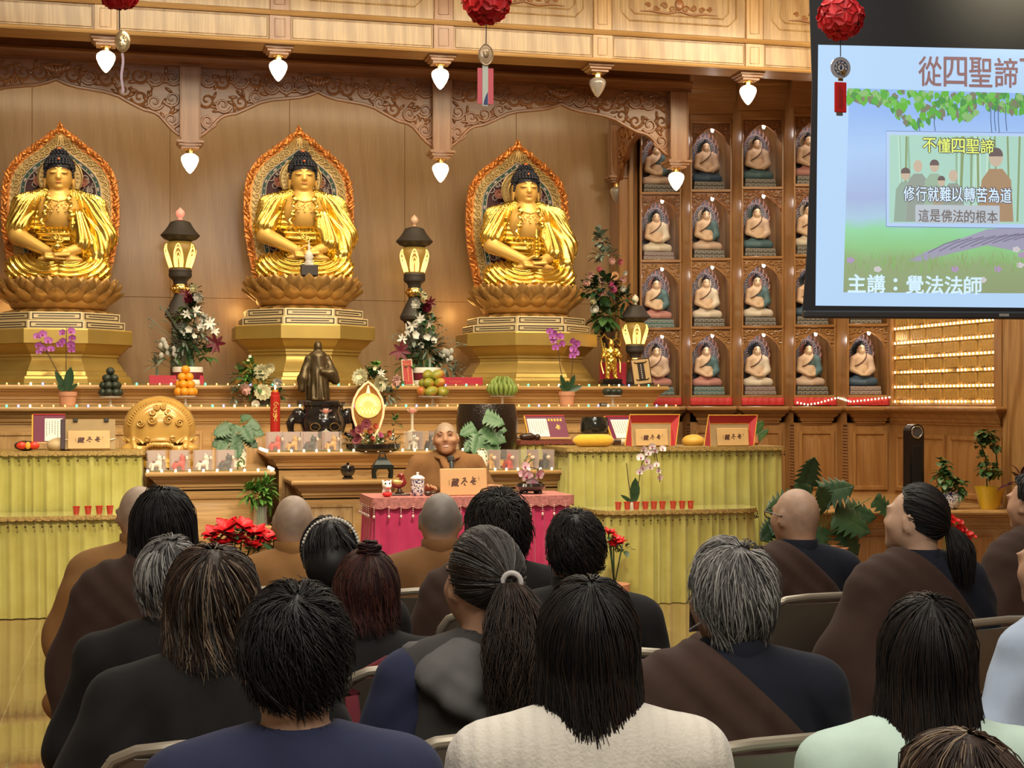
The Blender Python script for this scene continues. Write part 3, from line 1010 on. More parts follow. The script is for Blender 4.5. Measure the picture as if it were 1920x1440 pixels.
def b_robe(P):
 M=mir(P)
 legs=cap(M,(0.10,-0.05,0.14),(0.35,-0.13,0.125),0.155,0.115)
 legs=smin(legs,cap(M,(0.36,-0.16,0.105),(0.05,-0.30,0.09),0.105,0.09),0.04)
 legs=smin(legs,elp(P,(0,-0.12,0.05),(0.44,0.26,0.06)),0.04)
 dd=np.sqrt((M[:,0]-0.10)**2+(M[:,2]-0.27)**2*1.5+(P[:,1]+0.3)**2*0.2)
 legs=legs+0.0085*np.sin(dd*2*PI/0.052+0.6*np.sin(P[:,0]*9))
 rs=cap(P,(-0.13,0.02,0.795),(-0.31,0.01,0.70),0.085,0.10)
 rs=smin(rs,cap(P,(-0.31,0.01,0.70),(-0.345,-0.02,0.50),0.108,0.125),0.05)
 rs=smax(rs,0.475+0.012*np.sin(P[:,0]*60+P[:,1]*40)+(P[:,0]+0.25)*0.35-P[:,2],0.01)
 ls=cap(P,(0.13,0.02,0.795),(0.31,0.01,0.70),0.085,0.10)
 ls=smin(ls,cap(P,(0.31,0.01,0.70),(0.385,-0.05,0.42),0.11,0.125),0.05)
 ls=smin(ls,cap(P,(0.385,-0.06,0.42),(0.36,-0.16,0.25),0.125,0.08),0.05)
 ls=smin(ls,cap(P,(0.15,-0.13,0.60),(0.22,-0.20,0.34),0.07,0.10),0.05)
 fan=np.arctan2(M[:,0]-0.10,np.maximum(0.98-P[:,2],0.02))
 dep=np.arctan2(P[:,1],np.maximum(0.98-P[:,2],0.02))
 fold=0.008*np.sin(fan*54+dep*34+0.8*np.sin(P[:,2]*10))
 rs=rs+fold;ls=ls+fold
 tor=elp(P,(0,0.05,0.55),(0.27,0.15,0.34))
 tor=smin(tor,elp(P,(0,-0.03,0.40),(0.21,0.165,0.13)),0.05)
 tor=tor+0.005*np.sin(P[:,2]*2*PI/0.05+np.cos(P[:,0]*8)*2.0)
 d=smin(smin(smin(legs,rs,0.03),ls,0.03),tor,0.03)
 hole=elp(P,(0,-0.22,0.70),(0.13,0.20,0.26))
 return smax(d,-hole,0.02)
def buddha_hair():
 mb=MB()
 mb.ell((0,0.025,1.065),(0.13,0.145,0.12),20,12)
 mb.ell((0,0.03,1.165),(0.075,0.08,0.075),16,10)
 for row in range(9):
  p=math.radians(10+row*11.0)
  n=max(5,int(2*PI*math.sin(p)/0.24))
  for k in range(n):
   a=2*PI*(k+0.5*(row%2))/n
   x,y,z=0.13*math.sin(p)*math.cos(a),0.145*math.sin(p)*math.sin(a),0.12*math.cos(p)
   if z<-0.012 and y<-0.055:continue
   if z+1.065<1.075 and y<-0.10:continue
   mb.ell((x,0.025+y,1.065+z),0.0185,7,5)
 for row in range(5):
  p=math.radians(8+row*19)
  n=max(4,int(2*PI*math.sin(p)/0.42))
  for k in range(n):
   a=2*PI*(k+0.5*(row%2))/n
   mb.ell((0.076*math.sin(p)*math.cos(a),0.03+0.08*math.sin(p)*math.sin(a),1.165+0.075*math.cos(p)),0.0175,7,5)
 for sg in (-1,1):
  for k in range(4):
   mb.ell((sg*0.122,-0.045+0.012*k,1.06-0.028*k),0.017,7,5)
 return mb
def outline(off=0.0):
 R_=[(0.0,1.52),(0.035,1.485),(0.11,1.437),(0.223,1.345),(0.35,1.253),(0.438,1.163),(0.493,1.07),(0.524,0.98),(0.54,0.80),(0.54,0.615),(0.524,0.43),(0.484,0.22),(0.42,-0.05)]
 pts=[]
 for (a,b_),(c,d) in zip(R_,R_[1:]):
  for q in range(4):pts.append((a+(c-a)*q/4,b_+(d-b_)*q/4))
 pts.append(R_[-1])
 A=np.array(pts)
 for _ in range(2):
  A[1:-1]=0.25*A[:-2]+0.5*A[1:-1]+0.25*A[2:]
 if off:
  T=np.gradient(A,axis=0);T/=np.linalg.norm(T,axis=1)[:,None]
  Nn=np.stack([T[:,1],-T[:,0]],1)
  A=A+Nn*off
  A[0,0]=0;A[:,0]=np.maximum(A[:,0],0)
  A[0,1]=A[1,1]+0.004
 A[-1,1]=-0.05
 return A
def full(A):
 return [(-x,z) for x,z in A[::-1]]+[(x,z) for x,z in A[1:]]
FLAME=plain('flame_gold',(0.72,0.26,0.055),0.32,0.55,vary=0.35,vs=18)
SCROLLG=plain('scroll_gold',(0.60,0.42,0.17),0.35,0.5,vary=0.2,vs=9)
GREENB=plain('green_enamel',(0.012,0.075,0.05),0.4)
MAROON=plain('maroon_ground',(0.075,0.014,0.022),0.5)
PINKL=plain('lotus_pink',(0.72,0.36,0.28),0.5,vary=0.15,vs=20)
TENDR=plain('pale_tendril',(0.55,0.47,0.44),0.45)
def petal(mb,M,L,W,cup=0.3,curl=0.2,n=6,m=5,tip=1.0):
 """a pointed petal along local +y, hollow towards +z"""
 rows=[]
 for i in range(n+1):
  v=i/n
  wv=W*(math.sin(PI*min(1,v*0.86+0.10))**0.8)*(1 if v<1 else 0.06)
  row=[]
  for j in range(m):
   u=-1+2*j/(m-1)
   row.append((u*wv,L*v,cup*W*(u*u)+curl*L*v*v))
  rows.append(row)
 old=mb.M
 mb.M=M if old is None else old@M
 mb.grid(rows)
 mb.M=old
def blossom(mb,c,r,rings=3,n=9,tilt0=0.25,face='y',R=None,cup=0.35):
 """a layered flower facing R*(+z)"""
 B=Matrix.Translation(c)@(R.to_4x4() if R is not None else Matrix.Identity(4))
 for k in range(rings):
  t=k/max(1,rings-1)
  L=r*(1-0.42*t)
  for i in range(n-k if n-k>4 else 5):
   nn=n-k if n-k>4 else 5
   a=2*PI*(i+0.5*(k%2))/nn
   petal(mb,B@Matrix.Rotation(a,4,'Z')@Matrix.Translation((0,0.0,0.0))@Matrix.Rotation(tilt0+0.5*t,4,'X'),L,L*0.34,cup,0.12,4,3)
 mb.ell(tuple(B@Vector((0,0,r*0.12))),r*0.16,8,6)
def buddha(lab,loc,held):
 t=thing('seated_buddha_statue',lab,'statue',loc,group='large golden seated statues')
 sdf_obj('body',b_skin,(-0.5,-0.45,0.1),(0.48,0.2,1.2),0.0085,GOLDS,t)
 sdf_obj('robe',b_robe,(-0.52,-0.45,-0.01),(0.54,0.26,0.92),0.008,GOLDM,t)
 obj('hair',buddha_hair(),HAIRB,t,smooth=180)
 mb=MB();mb.ell((0,0.0,1.235),(0.022,0.022,0.022));mb.ell((0,-0.115,1.13),(0.012,0.012,0.012));obj('hair_jewel',mb,JEWEL,t)
 for sg in (-1,1):
  mb=MB();mb.tube([(sg*x,y,z) for x,y,z in ((0.018,-0.127,1.032),(0.04,-0.124,1.046),(0.066,-0.108,1.046),(0.088,-0.083,1.034))],[0.002,0.0042,0.0042,0.001],6);obj('eyebrow',mb,BROW,t)
  mb=MB();mb.tube([(sg*x,y,z) for x,y,z in ((0.022,-0.132,1.0),(0.04,-0.133,0.993),(0.06,-0.124,0.994),(0.08,-0.102,1.001))],[0.0016,0.003,0.003,0.001],6);obj('eyelid',mb,BROW,t)
 mb=MB();mb.tube([(x,y,z) for x,y,z in ((-0.034,-0.124,0.916),(-0.014,-0.140,0.912),(0,-0.1405,0.910),(0.014,-0.140,0.912),(0.034,-0.124,0.916))],[0.002,0.0065,0.007,0.0065,0.002],8);obj('lips',mb,LIPS,t)
 mb=MB();mb.ell((0,-0.128,1.06),0.006,8,6);obj('brow_jewel',mb,LIPS,t)
 mb=MB()
 for k in range(17):
  u=-1+k/8
  mb.ell((u*0.085,-0.165+0.03*u*u,0.765-0.03*(1-u*u)),0.0085,7,5)
 for u in (-0.6,0,0.6):
  for q in range(5):
   mb.ell((u*0.1+0.012*(q%2)*(1 if u>0 else -1),-0.178+0.02*u*u,0.725-q*0.022),0.008 if q<4 else 0.011,7,5)
 for sg in (-1,1):
  for q in range(3):
   p,r=spiral(sg*(0.03+0.02*q),0.70-0.03*q,0.012,1,-0.178,0.004,0,sg)
   mb.tube(p,r,5)
 obj('necklace',mb,GOLDS,t)
 for sg in (-1,1):
  mb=MB();pts=[]
  for k in range(30):
   v=k/29
   pts.append((sg*(0.085+0.055*v+0.018*math.sin(v*26)),-0.125-0.075*math.sin(v*PI*0.7)+0.012*math.cos(v*26),0.80-0.33*v))
  mb.tube(pts,0.018,8,flat=0.6)
  obj('robe_border',mb,GOLDM,t)
 mb=MB()
 for k in range(9):
  u=-1+k/4
  petal(mb,Matrix.Translation((u*0.15,-0.178+0.05*u*u,0.45))@Matrix.Rotation(PI/2+0.3,4,'X'),0.055,0.024,0.5,0.1,4,3)
 mb.tube([(-0.19,-0.12,0.44),(-0.1,-0.185,0.43),(0,-0.205,0.425),(0.1,-0.185,0.43),(0.19,-0.12,0.44)],0.012,8)
 for a in range(3):
  p,r=spiral(0.02*(a-1),0.40-0.01*a,0.03,1.4,-0.205,0.008,a*2,1)
  mb.tube(p,r,6)
 obj('waist_sash',mb,GOLDM,t)
 if held=='bowl':
  mb=MB();mb.lathe([(0.0,0.245),(0.03,0.25),(0.052,0.275),(0.055,0.30),(0.046,0.315),(0.02,0.33),(0.012,0.345),(0.018,0.36),(0,0.375)],20,(0.0,-0.335,0));obj('alms_bowl',mb,GOLDM,t)
 elif held=='pagoda':
  mb=MB();pr=[(0.0,0.26),(0.06,0.262),(0.062,0.28),(0.03,0.285)]
  for q in range(6):pr+=[(0.028,0.30+q*0.033),(0.036,0.305+q*0.033),(0.022,0.318+q*0.033)]
  pr+=[(0.01,0.51),(0.008,0.55),(0,0.57)]
  mb.lathe(pr,12,(0.02,-0.325,0));obj('small_pagoda',mb,GOLDM,t)
# ---- halo behind the head
 hy=0.19
 mb=MB();c=[]
 for a in range(40):c.append((0.2*math.cos(2*PI*a/40),1.0+0.2*math.sin(2*PI*a/40)))
 mb.prism(c,'y',hy,hy+0.02)
 for rr in (0.2,0.13):
  mb.tube([(rr*math.cos(2*PI*a/40),hy-0.004,1.0+rr*math.sin(2*PI*a/40)) for a in range(41)],0.009,6)
 for a in range(26):
  mb.ell((0.165*math.cos(2*PI*a/26),hy,1.0+0.165*math.sin(2*PI*a/26)),(0.009,0.006,0.016),6,5,Matrix.Rotation(PI/2-2*PI*a/26,3,'Y'))
 obj('head_disc',mb,SCROLLG,t)
# ---- flame-edged mandorla
 my=0.33
 O0,O1,O2,O3=outline(0),outline(0.075),outline(0.165),outline(0.205)
 mb=MB();mb.prism(full(O2),'y',my+0.02,my+0.05)
 man=obj('mandorla',mb,MAROON,t)
 mb=MB();mb.ring(full(O0),full(O1),'y',my-0.005,my+0.05)
 rnd=random.Random(3)
 Of=np.array(full(outline(0.03)));n=len(Of)
 L_=np.concatenate([[0],np.cumsum(np.linalg.norm(np.diff(Of,axis=0),axis=1))])
 def along(A,s_):
  A=np.array(A);Lc=np.concatenate([[0],np.cumsum(np.linalg.norm(np.diff(A,axis=0),axis=1))])
  s_=s_*Lc[-1]
  x=np.interp(s_,Lc,A[:,0]);z=np.interp(s_,Lc,A[:,1])
  x2=np.interp(min(s_+0.01,Lc[-1]),Lc,A[:,0]);z2_=np.interp(min(s_+0.01,Lc[-1]),Lc,A[:,1])
  x1=np.interp(max(s_-0.01,0),Lc,A[:,0]);z1_=np.interp(max(s_-0.01,0),Lc,A[:,1])
  return x,z,math.atan2(z2_-z1_,x2-x1)
 for k in range(120):
  u=(k+0.5)/120
  x,z,a=along(Of,u)
  up=1 if u<0.5 else -1
  tx,tz=math.cos(a)*up,math.sin(a)*up
  nx,nz=-math.sin(a),math.cos(a)
  l=rnd.uniform(0.045,0.075)
  pts=[]
  for q in range(6):
   v=q/5
   out=0.012*math.sin(v*5+k)+(0.045 if k%2 else 0.012)*v
   pts.append((x+tx*l*v+nx*out-nx*0.012,my-0.012-0.01*math.sin(v*PI),z+tz*l*v+nz*out-nz*0.012))
  mb.tube(pts,[0.010,0.015,0.014,0.011,0.007,0.002],6)
  if k%2==0:
   p,r=spiral(x+nx*-0.02,z+nz*-0.02,0.017,1.1,my-0.012,0.007,a+1,up)
   mb.tube(p,r,5)
 obj('flame_border',mb,FLAME,man)
 mb=MB();mb.ring(full(O1),full(O2),'y',my+0.003,my+0.05)
 Om=np.array(full(outline(0.12)))
 for k in range(54):
  u=(k+0.5)/54
  x,z,a=along(Om,u)
  up=1 if u<0.5 else -1
  p,r=spiral(x,z,0.034,1.5,my-0.004,0.0095,a+PI,up)
  mb.tube(p,r,6)
  nx,nz=-math.sin(a),math.cos(a)
  mb.tube([(x+nx*0.03,my,z+nz*0.03),(x+nx*0.045+math.cos(a)*up*0.03,my-0.006,z+nz*0.045+math.sin(a)*up*0.03),(x+nx*0.03+math.cos(a)*up*0.06,my,z+nz*0.03+math.sin(a)*up*0.06)],[0.006,0.008,0.003],5)
 for k in range(-5,6):
  mb.tube([(k*0.006,my-0.004,1.43),(k*0.022,my-0.012,1.37),(k*0.03,my-0.006,1.30)],[0.004,0.009,0.005],5)
 obj('scroll_border',mb,SCROLLG,man)
 mb=MB();mb.ring(full(O2),full(O3),'y',my-0.002,my+0.05);obj('green_border',mb,GREENB,man)
 Og=np.array(full(outline(0.187)));mb=MB()
 for k in range(44):
  x,z,a=along(Og,(k+0.5)/44)
  if k%2:mb.ell((x,my-0.004,z),(0.008,0.005,0.008),7,5)
  else:mb.ell((x,my-0.004,z),(0.011,0.005,0.022),8,5,Matrix.Rotation(PI/2-a,3,'Y'))
 for O in (O2,O3):
  mb.tube([(x,my-0.003,z) for x,z in full(O)],0.006,6)
 obj('bead',mb,TENDR,man)
 mb=MB();rnd=random.Random(8)
 for sg in (-1,1):
  for (fx,fz,fr) in ((0.20,0.98,0.06),(0.255,0.74,0.055),(0.265,0.48,0.05),(0.2,0.28,0.05)):
   mb=MB();blossom(mb,(sg*fx,my+0.0,fz),fr,3,9,R=Matrix.Rotation(PI/2,3,'X'));obj('relief_lotus',mb,PINKL,man,smooth=180)
 mb=MB()
 for sg in (-1,1):
  for k in range(26):
   x=rnd.uniform(0.06,0.32);z=rnd.uniform(0.2,1.17)
   if x>0.30 and z>0.95:continue
   if z>1.0 and x>0.33-(z-1.0)*1.1:continue
   p,r=spiral(sg*x,z,rnd.uniform(0.025,0.045),1.3,my+0.012,0.0065,rnd.uniform(0,6),rnd.choice((-1,1)))
   mb.tube(p,r,5)
 obj('tendril',mb,TENDR,man)
# ---- lotus seat
 mb=MB()
 mb.lathe([(0.40,-0.27),(0.43,-0.25),(0.47,-0.18),(0.49,-0.09),(0.49,-0.012),(0.47,0.0),(0.0,0.0)],48)
 for (nP,r0,z0_,L,W,tl,off) in ((20,0.40,-0.245,0.23,0.085,0.62,0),(20,0.42,-0.235,0.255,0.075,0.90,0.5),(20,0.44,-0.20,0.235,0.07,1.12,0),(20,0.462,-0.15,0.17,0.07,1.30,0.5)):
  for k in range(nP):
   a=2*PI*(k+off)/nP
   M=Matrix.Rotation(a,4,'Z')@Matrix.Translation((0,r0,z0_))@Matrix.Rotation(tl-0.15,4,'X')
   petal(mb,M,L,W,0.28,0.16,7,5)
 mb.lathe([(0.44,-0.30),(0.46,-0.285),(0.40,-0.27)],48)
 for k in range(18):
  a=2*PI*k/18
  petal(mb,Matrix.Rotation(a,4,'Z')@Matrix.Translation((0,0.36,-0.255))@Matrix.Rotation(-0.22,4,'X'),0.145,0.075,-0.25,-0.02,5,5)
 obj('lotus_seat',mb,GOLDW,t,smooth=60)
 return t
blabs=['large golden seated statue at left, holding a lidded bowl','large golden seated statue in the middle, above the bronze monk figure','large golden seated statue at right, holding a small pagoda']
b0=buddha(blabs[0],(BX[0],BY,SEATZ[0]),'bowl')
def bcopy(k,held):
 r=dup(b0,(BX[k],BY,SEATZ[k]),label=blabs[k])
 for c in list(r.children):
  if c.name.startswith('alms_bowl'):bpy.data.objects.remove(c)
 if held:
  mb=MB();pr=[(0.0,0.26),(0.06,0.262),(0.062,0.28),(0.03,0.285)]
  for q in range(6):pr+=[(0.028,0.30+q*0.033),(0.036,0.305+q*0.033),(0.022,0.318+q*0.033)]
  pr+=[(0.01,0.51),(0.008,0.55),(0,0.57)]
  mb.lathe(pr,12,(0.02,-0.335,0));obj('small_pagoda',mb,GOLDM,r)
 return r
bcopy(1,False);bcopy(2,True)
p=onY(579,524,14.45)
t=thing('crystal_stupa','small crystal stupa on a black block before the middle statue','ornament',(p.x,14.43,SEATZ[1]+0.0))
mb=MB();mb.box(-0.08,0.08,-0.05,0.05,0,0.10,0.006);obj('base',mb,INLAY,t)
mb=MB();mb.lathe([(0.0,0.10),(0.045,0.10),(0.045,0.13),(0.03,0.14),(0.042,0.18),(0.03,0.22),(0.012,0.235),(0.01,0.28),(0.003,0.33),(0,0.335)],12);obj('crystal',mb,glass('crystal',(0.95,0.95,0.92),0.45),t)
# ------ black lantern towers
STONE=plain('matte_black_stone',(0.045,0.036,0.030),0.55)
LATT=emis('lattice_glow',(1.0,0.62,0.13),3.2)
LBODY=emis('lantern_body',(0.75,0.42,0.05),0.16,base=(0.28,0.17,0.04))
FINON={'pink':emis('finial_pink',(1.0,0.25,0.16),0.7,base=(0.8,0.4,0.35)),'clear':plain('finial_clear',(0.85,0.80,0.60),0.08,coat=0.8),'peach':plain('finial_peach',(0.85,0.55,0.38),0.1,coat=0.8)}
def lantern(lab,x,y,zb,fin,sc_=1.0,stand=0.0):
 t=thing('lantern_tower',lab,'lantern',(x,y,zb),group='black lantern towers',sc=sc_)
 u=1/197.0
 Z=lambda py:(600-py)*u
 mb=MB();mb.lathe([(20*u,Z(600)),(28*u,Z(595)),(29*u,Z(589)),(26*u,Z(583)),(20*u,Z(570)),(13*u,Z(556)),(11*u,Z(550))],28)
 if stand:mb.lathe([(26*u,-stand),(26*u,-stand+0.04),(18*u,-stand+0.06),(16*u,-0.03),(22*u,0.0)],20)
 obj('base',mb,STONE,t)
 mb=MB();mb.lathe([(14*u,Z(550)),(16*u,Z(546)),(16*u,Z(537)),(14*u,Z(533))],24)
 for k in range(16):
  a=2*PI*k/16;mb.ell((16*u*math.cos(a),16*u*math.sin(a),Z(541.5)),0.016,7,5)
 obj('gold_ring',mb,BRASS,t)
 mb=MB();mb.lathe([(13*u,Z(533)),(13*u,Z(528)),(15*u,Z(524)),(21*u,Z(519)),(22*u,Z(514)),(21*u,Z(510)),(22*u,Z(507)),(20*u,Z(503))],28);obj('neck',mb,STONE,t)
 bodyp=[(19,503),(21,498),(25,486),(28.5,473),(29.5,466),(28,459),(24,454),(21,452)]
 mb=MB();mb.lathe([(a*u,Z(b_)) for a,b_ in bodyp],32);lb=obj('light_chamber',mb,LBODY,t)
 def rad(z):
  for (a,p),(b_,q) in zip(bodyp,bodyp[1:]):
   if Z(p)<=z<=Z(q):return (a+(b_-a)*(z-Z(p))/(Z(q)-Z(p)))*u
  return 20*u
 mb=MB()
 for f in range(6):
  a0=f*PI/3+0.35
  for k in range(4):
   w_=0.50-0.125*k;top=457+8*k
   pts=[]
   for q in range(17):
    v=-1+q/8
    zz=Z(501)+(Z(top)-Z(501))*(1-abs(v)**(2.4 if k else 1.5))
    an=a0+w_*(v if abs(v)<1 else v)*(1-0.28*(abs(v)**4))
    r=rad(zz)+0.002
    pts.append((r*math.cos(an),r*math.sin(an),zz))
   mb.tube(pts,0.0042,5)
 obj('lattice',mb,LATT,lb)
 mb=MB();mb.lathe([(20*u,Z(452)),(22*u,Z(450)),(30*u,Z(447)),(36.5*u,Z(441)),(36.5*u,Z(439)),(30*u,Z(432)),(24*u,Z(424)),(19*u,Z(415)),(13*u,Z(412.5)),(7*u,Z(411)),(0,Z(411))],32);obj('roof',mb,STONE,t)
 mb=MB();mb.lathe([(4*u,Z(411)),(5*u,Z(409)),(3*u,Z(407)),(7*u,Z(403)),(8.5*u,Z(398)),(7*u,Z(393)),(2.5*u,Z(389)),(0,Z(386))],20);obj('finial',mb,FINON[fin],t)
 return t
yT=15.15
p=onY(338,600,yT);lantern('black lantern tower with pink finial left of the middle statue',p.x,yT,p.z,'pink',15.0/15.0,p.z-zC-0.002)
p=onY(777,604,yT);lantern('black lantern tower with peach finial right of the middle statue',p.x,yT,p.z,'peach',0.99,(p.z-zC-0.002)/0.99)
p=onY(1191,740,14.75);lantern('black lantern tower with clear finial beside the niches',p.x,14.75,zC,'clear',0.86)
# ------ writing
_txt={}
def text_geo(s):
 if s in _txt:return _txt[s]
 cu=bpy.data.curves.new('t','FONT');cu.body=s;cu.size=1.0;cu.resolution_u=3
 ob=bpy.data.objects.new('t',cu);C.objects.link(ob)
 bpy.context.view_layer.update()
 me=bpy.data.meshes.new_from_object(ob.evaluated_get(bpy.context.evaluated_depsgraph_get()))
 V=[tuple(v.co) for v in me.vertices];F=[tuple(p.vertices) for p in me.polygons]
 bpy.data.objects.remove(ob);bpy.data.curves.remove(cu);bpy.data.meshes.remove(me)
 _txt[s]=(V,F)
 return V,F
def write(mb,s,x,y,z,h,w=None,flip=1,bold=0.0,tilt=0.0):
 """flat characters on the plane facing -y, lower left corner at (x, z), height h, stretched to width w"""
 V,F=text_geo(s)
 if not V:return
 x0,x1=min(v[0] for v in V),max(v[0] for v in V);z0,z1=min(v[1] for v in V),max(v[1] for v in V)
 k=h/max(z1-z0,1e-6);kx=(w/max(x1-x0,1e-6)) if w else k
 for i,b_ in enumerate(([(0,0)] if not bold else [(0,0),(bold,0),(0,bold),(bold,bold),(-bold,0),(0,-bold)])):
  mb.add([(x+(v[0]-x0)*kx+b_[0]+tilt*(v[1]-z0)*k,y-0.00003*i,z+(v[1]-z0)*k+b_[1]) for v in V],F)
BRUSH={'尽':[[(.32,.84),(.68,.97),(.74,.84),(.52,.64)],[(.58,.7),(.34,.46),(.04,.18)],[(.5,.62),(.76,.56),(1,.42)],[(.56,.32),(.53,.14),(.74,.02)]],'无':[[(.46,1),(.40,.70),(.62,.72),(.88,.76)],[(.66,.56),(.34,.50),(.08,.28),(.4,.3),(.98,.42)],[(.72,.58),(.56,.30),(.42,.2)],[(.34,.12),(.58,.03),(.84,.08)]]}
def brush(mb,ch,x,y,z,h,w,r):
 for st in BRUSH[ch]:mb.tube([(x+a*w,y,z+b_*h) for a,b_ in st],[r*.8]+[r*1.15]*(len(st)-2)+[r*.6],6,flat=.25,up=(0,-1,0))
def scribble(mb,x,y,z,h,seed):
 r_=random.Random(seed)
 for k in range(3):q=z+h*(.1+.35*k);mb.box(x-h*r_.uniform(.25,.5),x+h*r_.uniform(.25,.5),y-.0006,y,q,q+h*.13)
 mb.box(x-h*.07,x+h*.07,y-.0007,y,z,z+h)
# ------ skirted tables
def satin(name,col,hi):
 m,nt,b=nodes(name)
 v=coords(nt)
 nz=N(nt,'ShaderNodeTexNoise',Scale=7.0,Detail=3.0);link(nt,v,nz.inputs['Vector'])
 link(nt,ramp(nt,nz.outputs['Fac'],[(0.3,col),(0.7,hi)]),b.inputs['Base Color'])
 b.inputs['Roughness'].default_value=0.34;b.inputs['Sheen Weight'].default_value=0.25;b.inputs['Anisotropic'].default_value=0.4
 return m
S_LIME=satin('lime_gold_satin',(0.44,0.40,0.10),(0.52,0.49,0.15))
S_PINK=satin('magenta_satin',(0.50,0.032,0.12),(0.60,0.05,0.16))
BROC_L=plain('gold_brocade',(0.42,0.28,0.09),0.5,0.2,vary=0.45,vs=70,bmp=0.4,bs_=160)
BROC_P=plain('pink_brocade',(0.52,0.20,0.19),0.45,0.1,vary=0.35,vs=40,bmp=0.3,bs_=120)
GLASSTOP=plain('glass_top',(0.50,0.46,0.20),0.08,coat=0.6)
BEADD=plain('dark_bead',(0.10,0.06,0.02),0.25,0.4);BEADP=plain('pearl_bead',(0.78,0.62,0.56),0.2,coat=0.5)
def front_path(x0,x1,y0,y1,rad=0.0,step=0.006):
 """outline from back left, along the front, to back right; returns points with outward normals"""
 pts=[]
 r=max(rad,0.02)
 def seg(a,b_,n):
  L=math.dist(a,b_);k=max(1,int(L/step))
  for i in range(k):pts.append((a[0]+(b_[0]-a[0])*i/k,a[1]+(b_[1]-a[1])*i/k,n[0],n[1]))
 seg((x0,y1),(x0,y0+r),(-1,0))
 k=max(3,int(r*PI/2/step))
 for i in range(k):
  a=PI+PI/2*i/k;pts.append((x0+r+r*math.cos(a),y0+r+r*math.sin(a),math.cos(a),math.sin(a)))
 seg((x0+r,y0),(x1-r,y0),(0,-1))
 for i in range(k):
  a=1.5*PI+PI/2*i/k;pts.append((x1-r+r*math.cos(a),y0+r+r*math.sin(a),math.cos(a),math.sin(a)))
 seg((x1,y0+r),(x1,y1),(1,0))
 return pts
def skirted(lab,x0,x1,y0,y1,zt,fab,broc,bead,group,pleat=0.085,amp=0.021,top=None,fringe=0.034,tas=0.062,tl=0.055,rad=0.0,seed=1,zbot=0.006,ntmax=96):
 cx,cy=(x0+x1)/2,(y0+y1)/2
 t=thing('skirted_table',lab,'table',(cx,cy,0),0,group)
 P=front_path(x0-cx,x1-cx,y0-cy,y1-cy,rad)
 n=len(P);rnd=random.Random(seed)
 ph=np.zeros(n);f=0.0
 s_=0
 off=[]
 wl=pleat
 for i in range(n):
  f+=2*PI*0.006/(wl)
  if f>2*PI:
   f-=2*PI;wl=pleat*rnd.uniform(0.5,1.6)
  c=math.cos(f)
  off.append((math.copysign(abs(c)**0.7,c)+0.3*math.sin(2*f+1)))
 off=np.array(off)
 noise=np.array([0.5+0.5*math.sin(i*0.043+2*math.sin(i*.013)+seed) for i in range(n)])
 rows=[]
 for k in range(9):
  v=k/8
  a=amp*(0.30+0.70*min(1,v*1.6))*(0.55+0.8*noise)
  sw=0.01*v*math.sin(seed)
  rows.append([(p[0]+p[2]*(a[i]*off[i]-0.004+0.02*v)+sw*abs(p[3]),p[1]+p[3]*(a[i]*off[i]-0.004+0.02*v),zt-0.02+(zbot-zt+0.02)*v) for i,p in enumerate(P)])
 mb=MB();mb.grid(rows);obj('pleated_skirt',mb,fab,t,smooth=180)
 mb=MB()
 out=[(p[0]+p[2]*0.022,p[1]+p[3]*0.022) for p in P[::3]]
 mb.prism(out,'z',zt-0.022,zt);obj('table_top',mb,top or broc,t,smooth=60)
 mb=MB();rows=[]
 for k in range(4):
  row=[]
  for i,p in enumerate(P):
   sc_=fringe*(0.82+0.18*abs(math.sin(i*0.006*PI/tas)))
   row.append((p[0]+p[2]*0.0245,p[1]+p[3]*0.0245,zt-0.003-sc_*k/3))
  rows.append(row)
 mb.grid(rows);obj('brocade_band',mb,broc,t,smooth=180)
 st=max(1,int(tas/0.006));base=None;cnt=0
 front=[i for i in range(st//2,n,st)]
 if len(front)>ntmax:front=front[-ntmax:]
 for i in front:
  p=P[i]
  loc=(p[0]+p[2]*0.031,p[1]+p[3]*0.031,zt-fringe*0.8)
  if base is None:
   mb=MB()
   for q in range(4):mb.ell((0,0,-tl*(q+0.3)/5.2),0.0042,6,5)
   mb.lathe([(0.002,-tl*0.80),(0.007,-tl*0.88),(0.0095,-tl*1.0),(0.006,-tl*1.12),(0.0,-tl*1.18)],10)
   base=obj('bead_tassel',mb,bead,t,smooth=180,loc=loc)
  else:
   c=base.copy();C.objects.link(c);c.parent=t;c.location=loc
 return t
yTl,yTu=11.77,12.3
skirted('low skirted table at left with four red candle cups on its glass top',X(-120,yTl),X(236,yTl),yTl,yTl+0.45,zY(100,967,yTl),S_LIME,BROC_L,BEADD,'lime skirted tables',top=GLASSTOP,seed=2,tl=0.05)
skirted('tall skirted desk at left behind the low table',X(-120,yTu),X(267,yTu),yTu,yTu+0.75,zY(120,846,yTu),S_LIME,BROC_L,BEADD,'lime skirted tables',seed=3,tas=0.075,tl=0.045)
yRl,yRu,yRb=11.46,12.1,13.31
skirted('low round-cornered skirted table at right with red candle cups',X(1128,yRl),X(1428,yRl),yRl,yRl+0.45,zY(1290,955,yRl),S_LIME,BROC_L,BEADD,'lime skirted tables',top=GLASSTOP,rad=0.2,seed=5,tl=0.05)
skirted('tall skirted desk at right carrying two red-edged scripture stands',X(1066,yRu),X(1468,yRu),yRu,yRu+0.7,zY(1270,838,yRu),S_LIME,BROC_L,BEADD,'lime skirted tables',seed=6,tas=0.07,tl=0.045)
skirted('skirted desk with maroon edge behind the golden waste basket',X(975,yRb),X(1178,yRb),yRb,yRb+0.42,zY(1020,826,yRb),S_LIME,plain('maroon_trim',(0.20,0.05,0.035),0.45,vary=0.3,vs=60),BEADD,'lime skirted tables',seed=7,tas=0.075,tl=0.045)
yPk=10.5
zPk=zY(880,931,yPk)
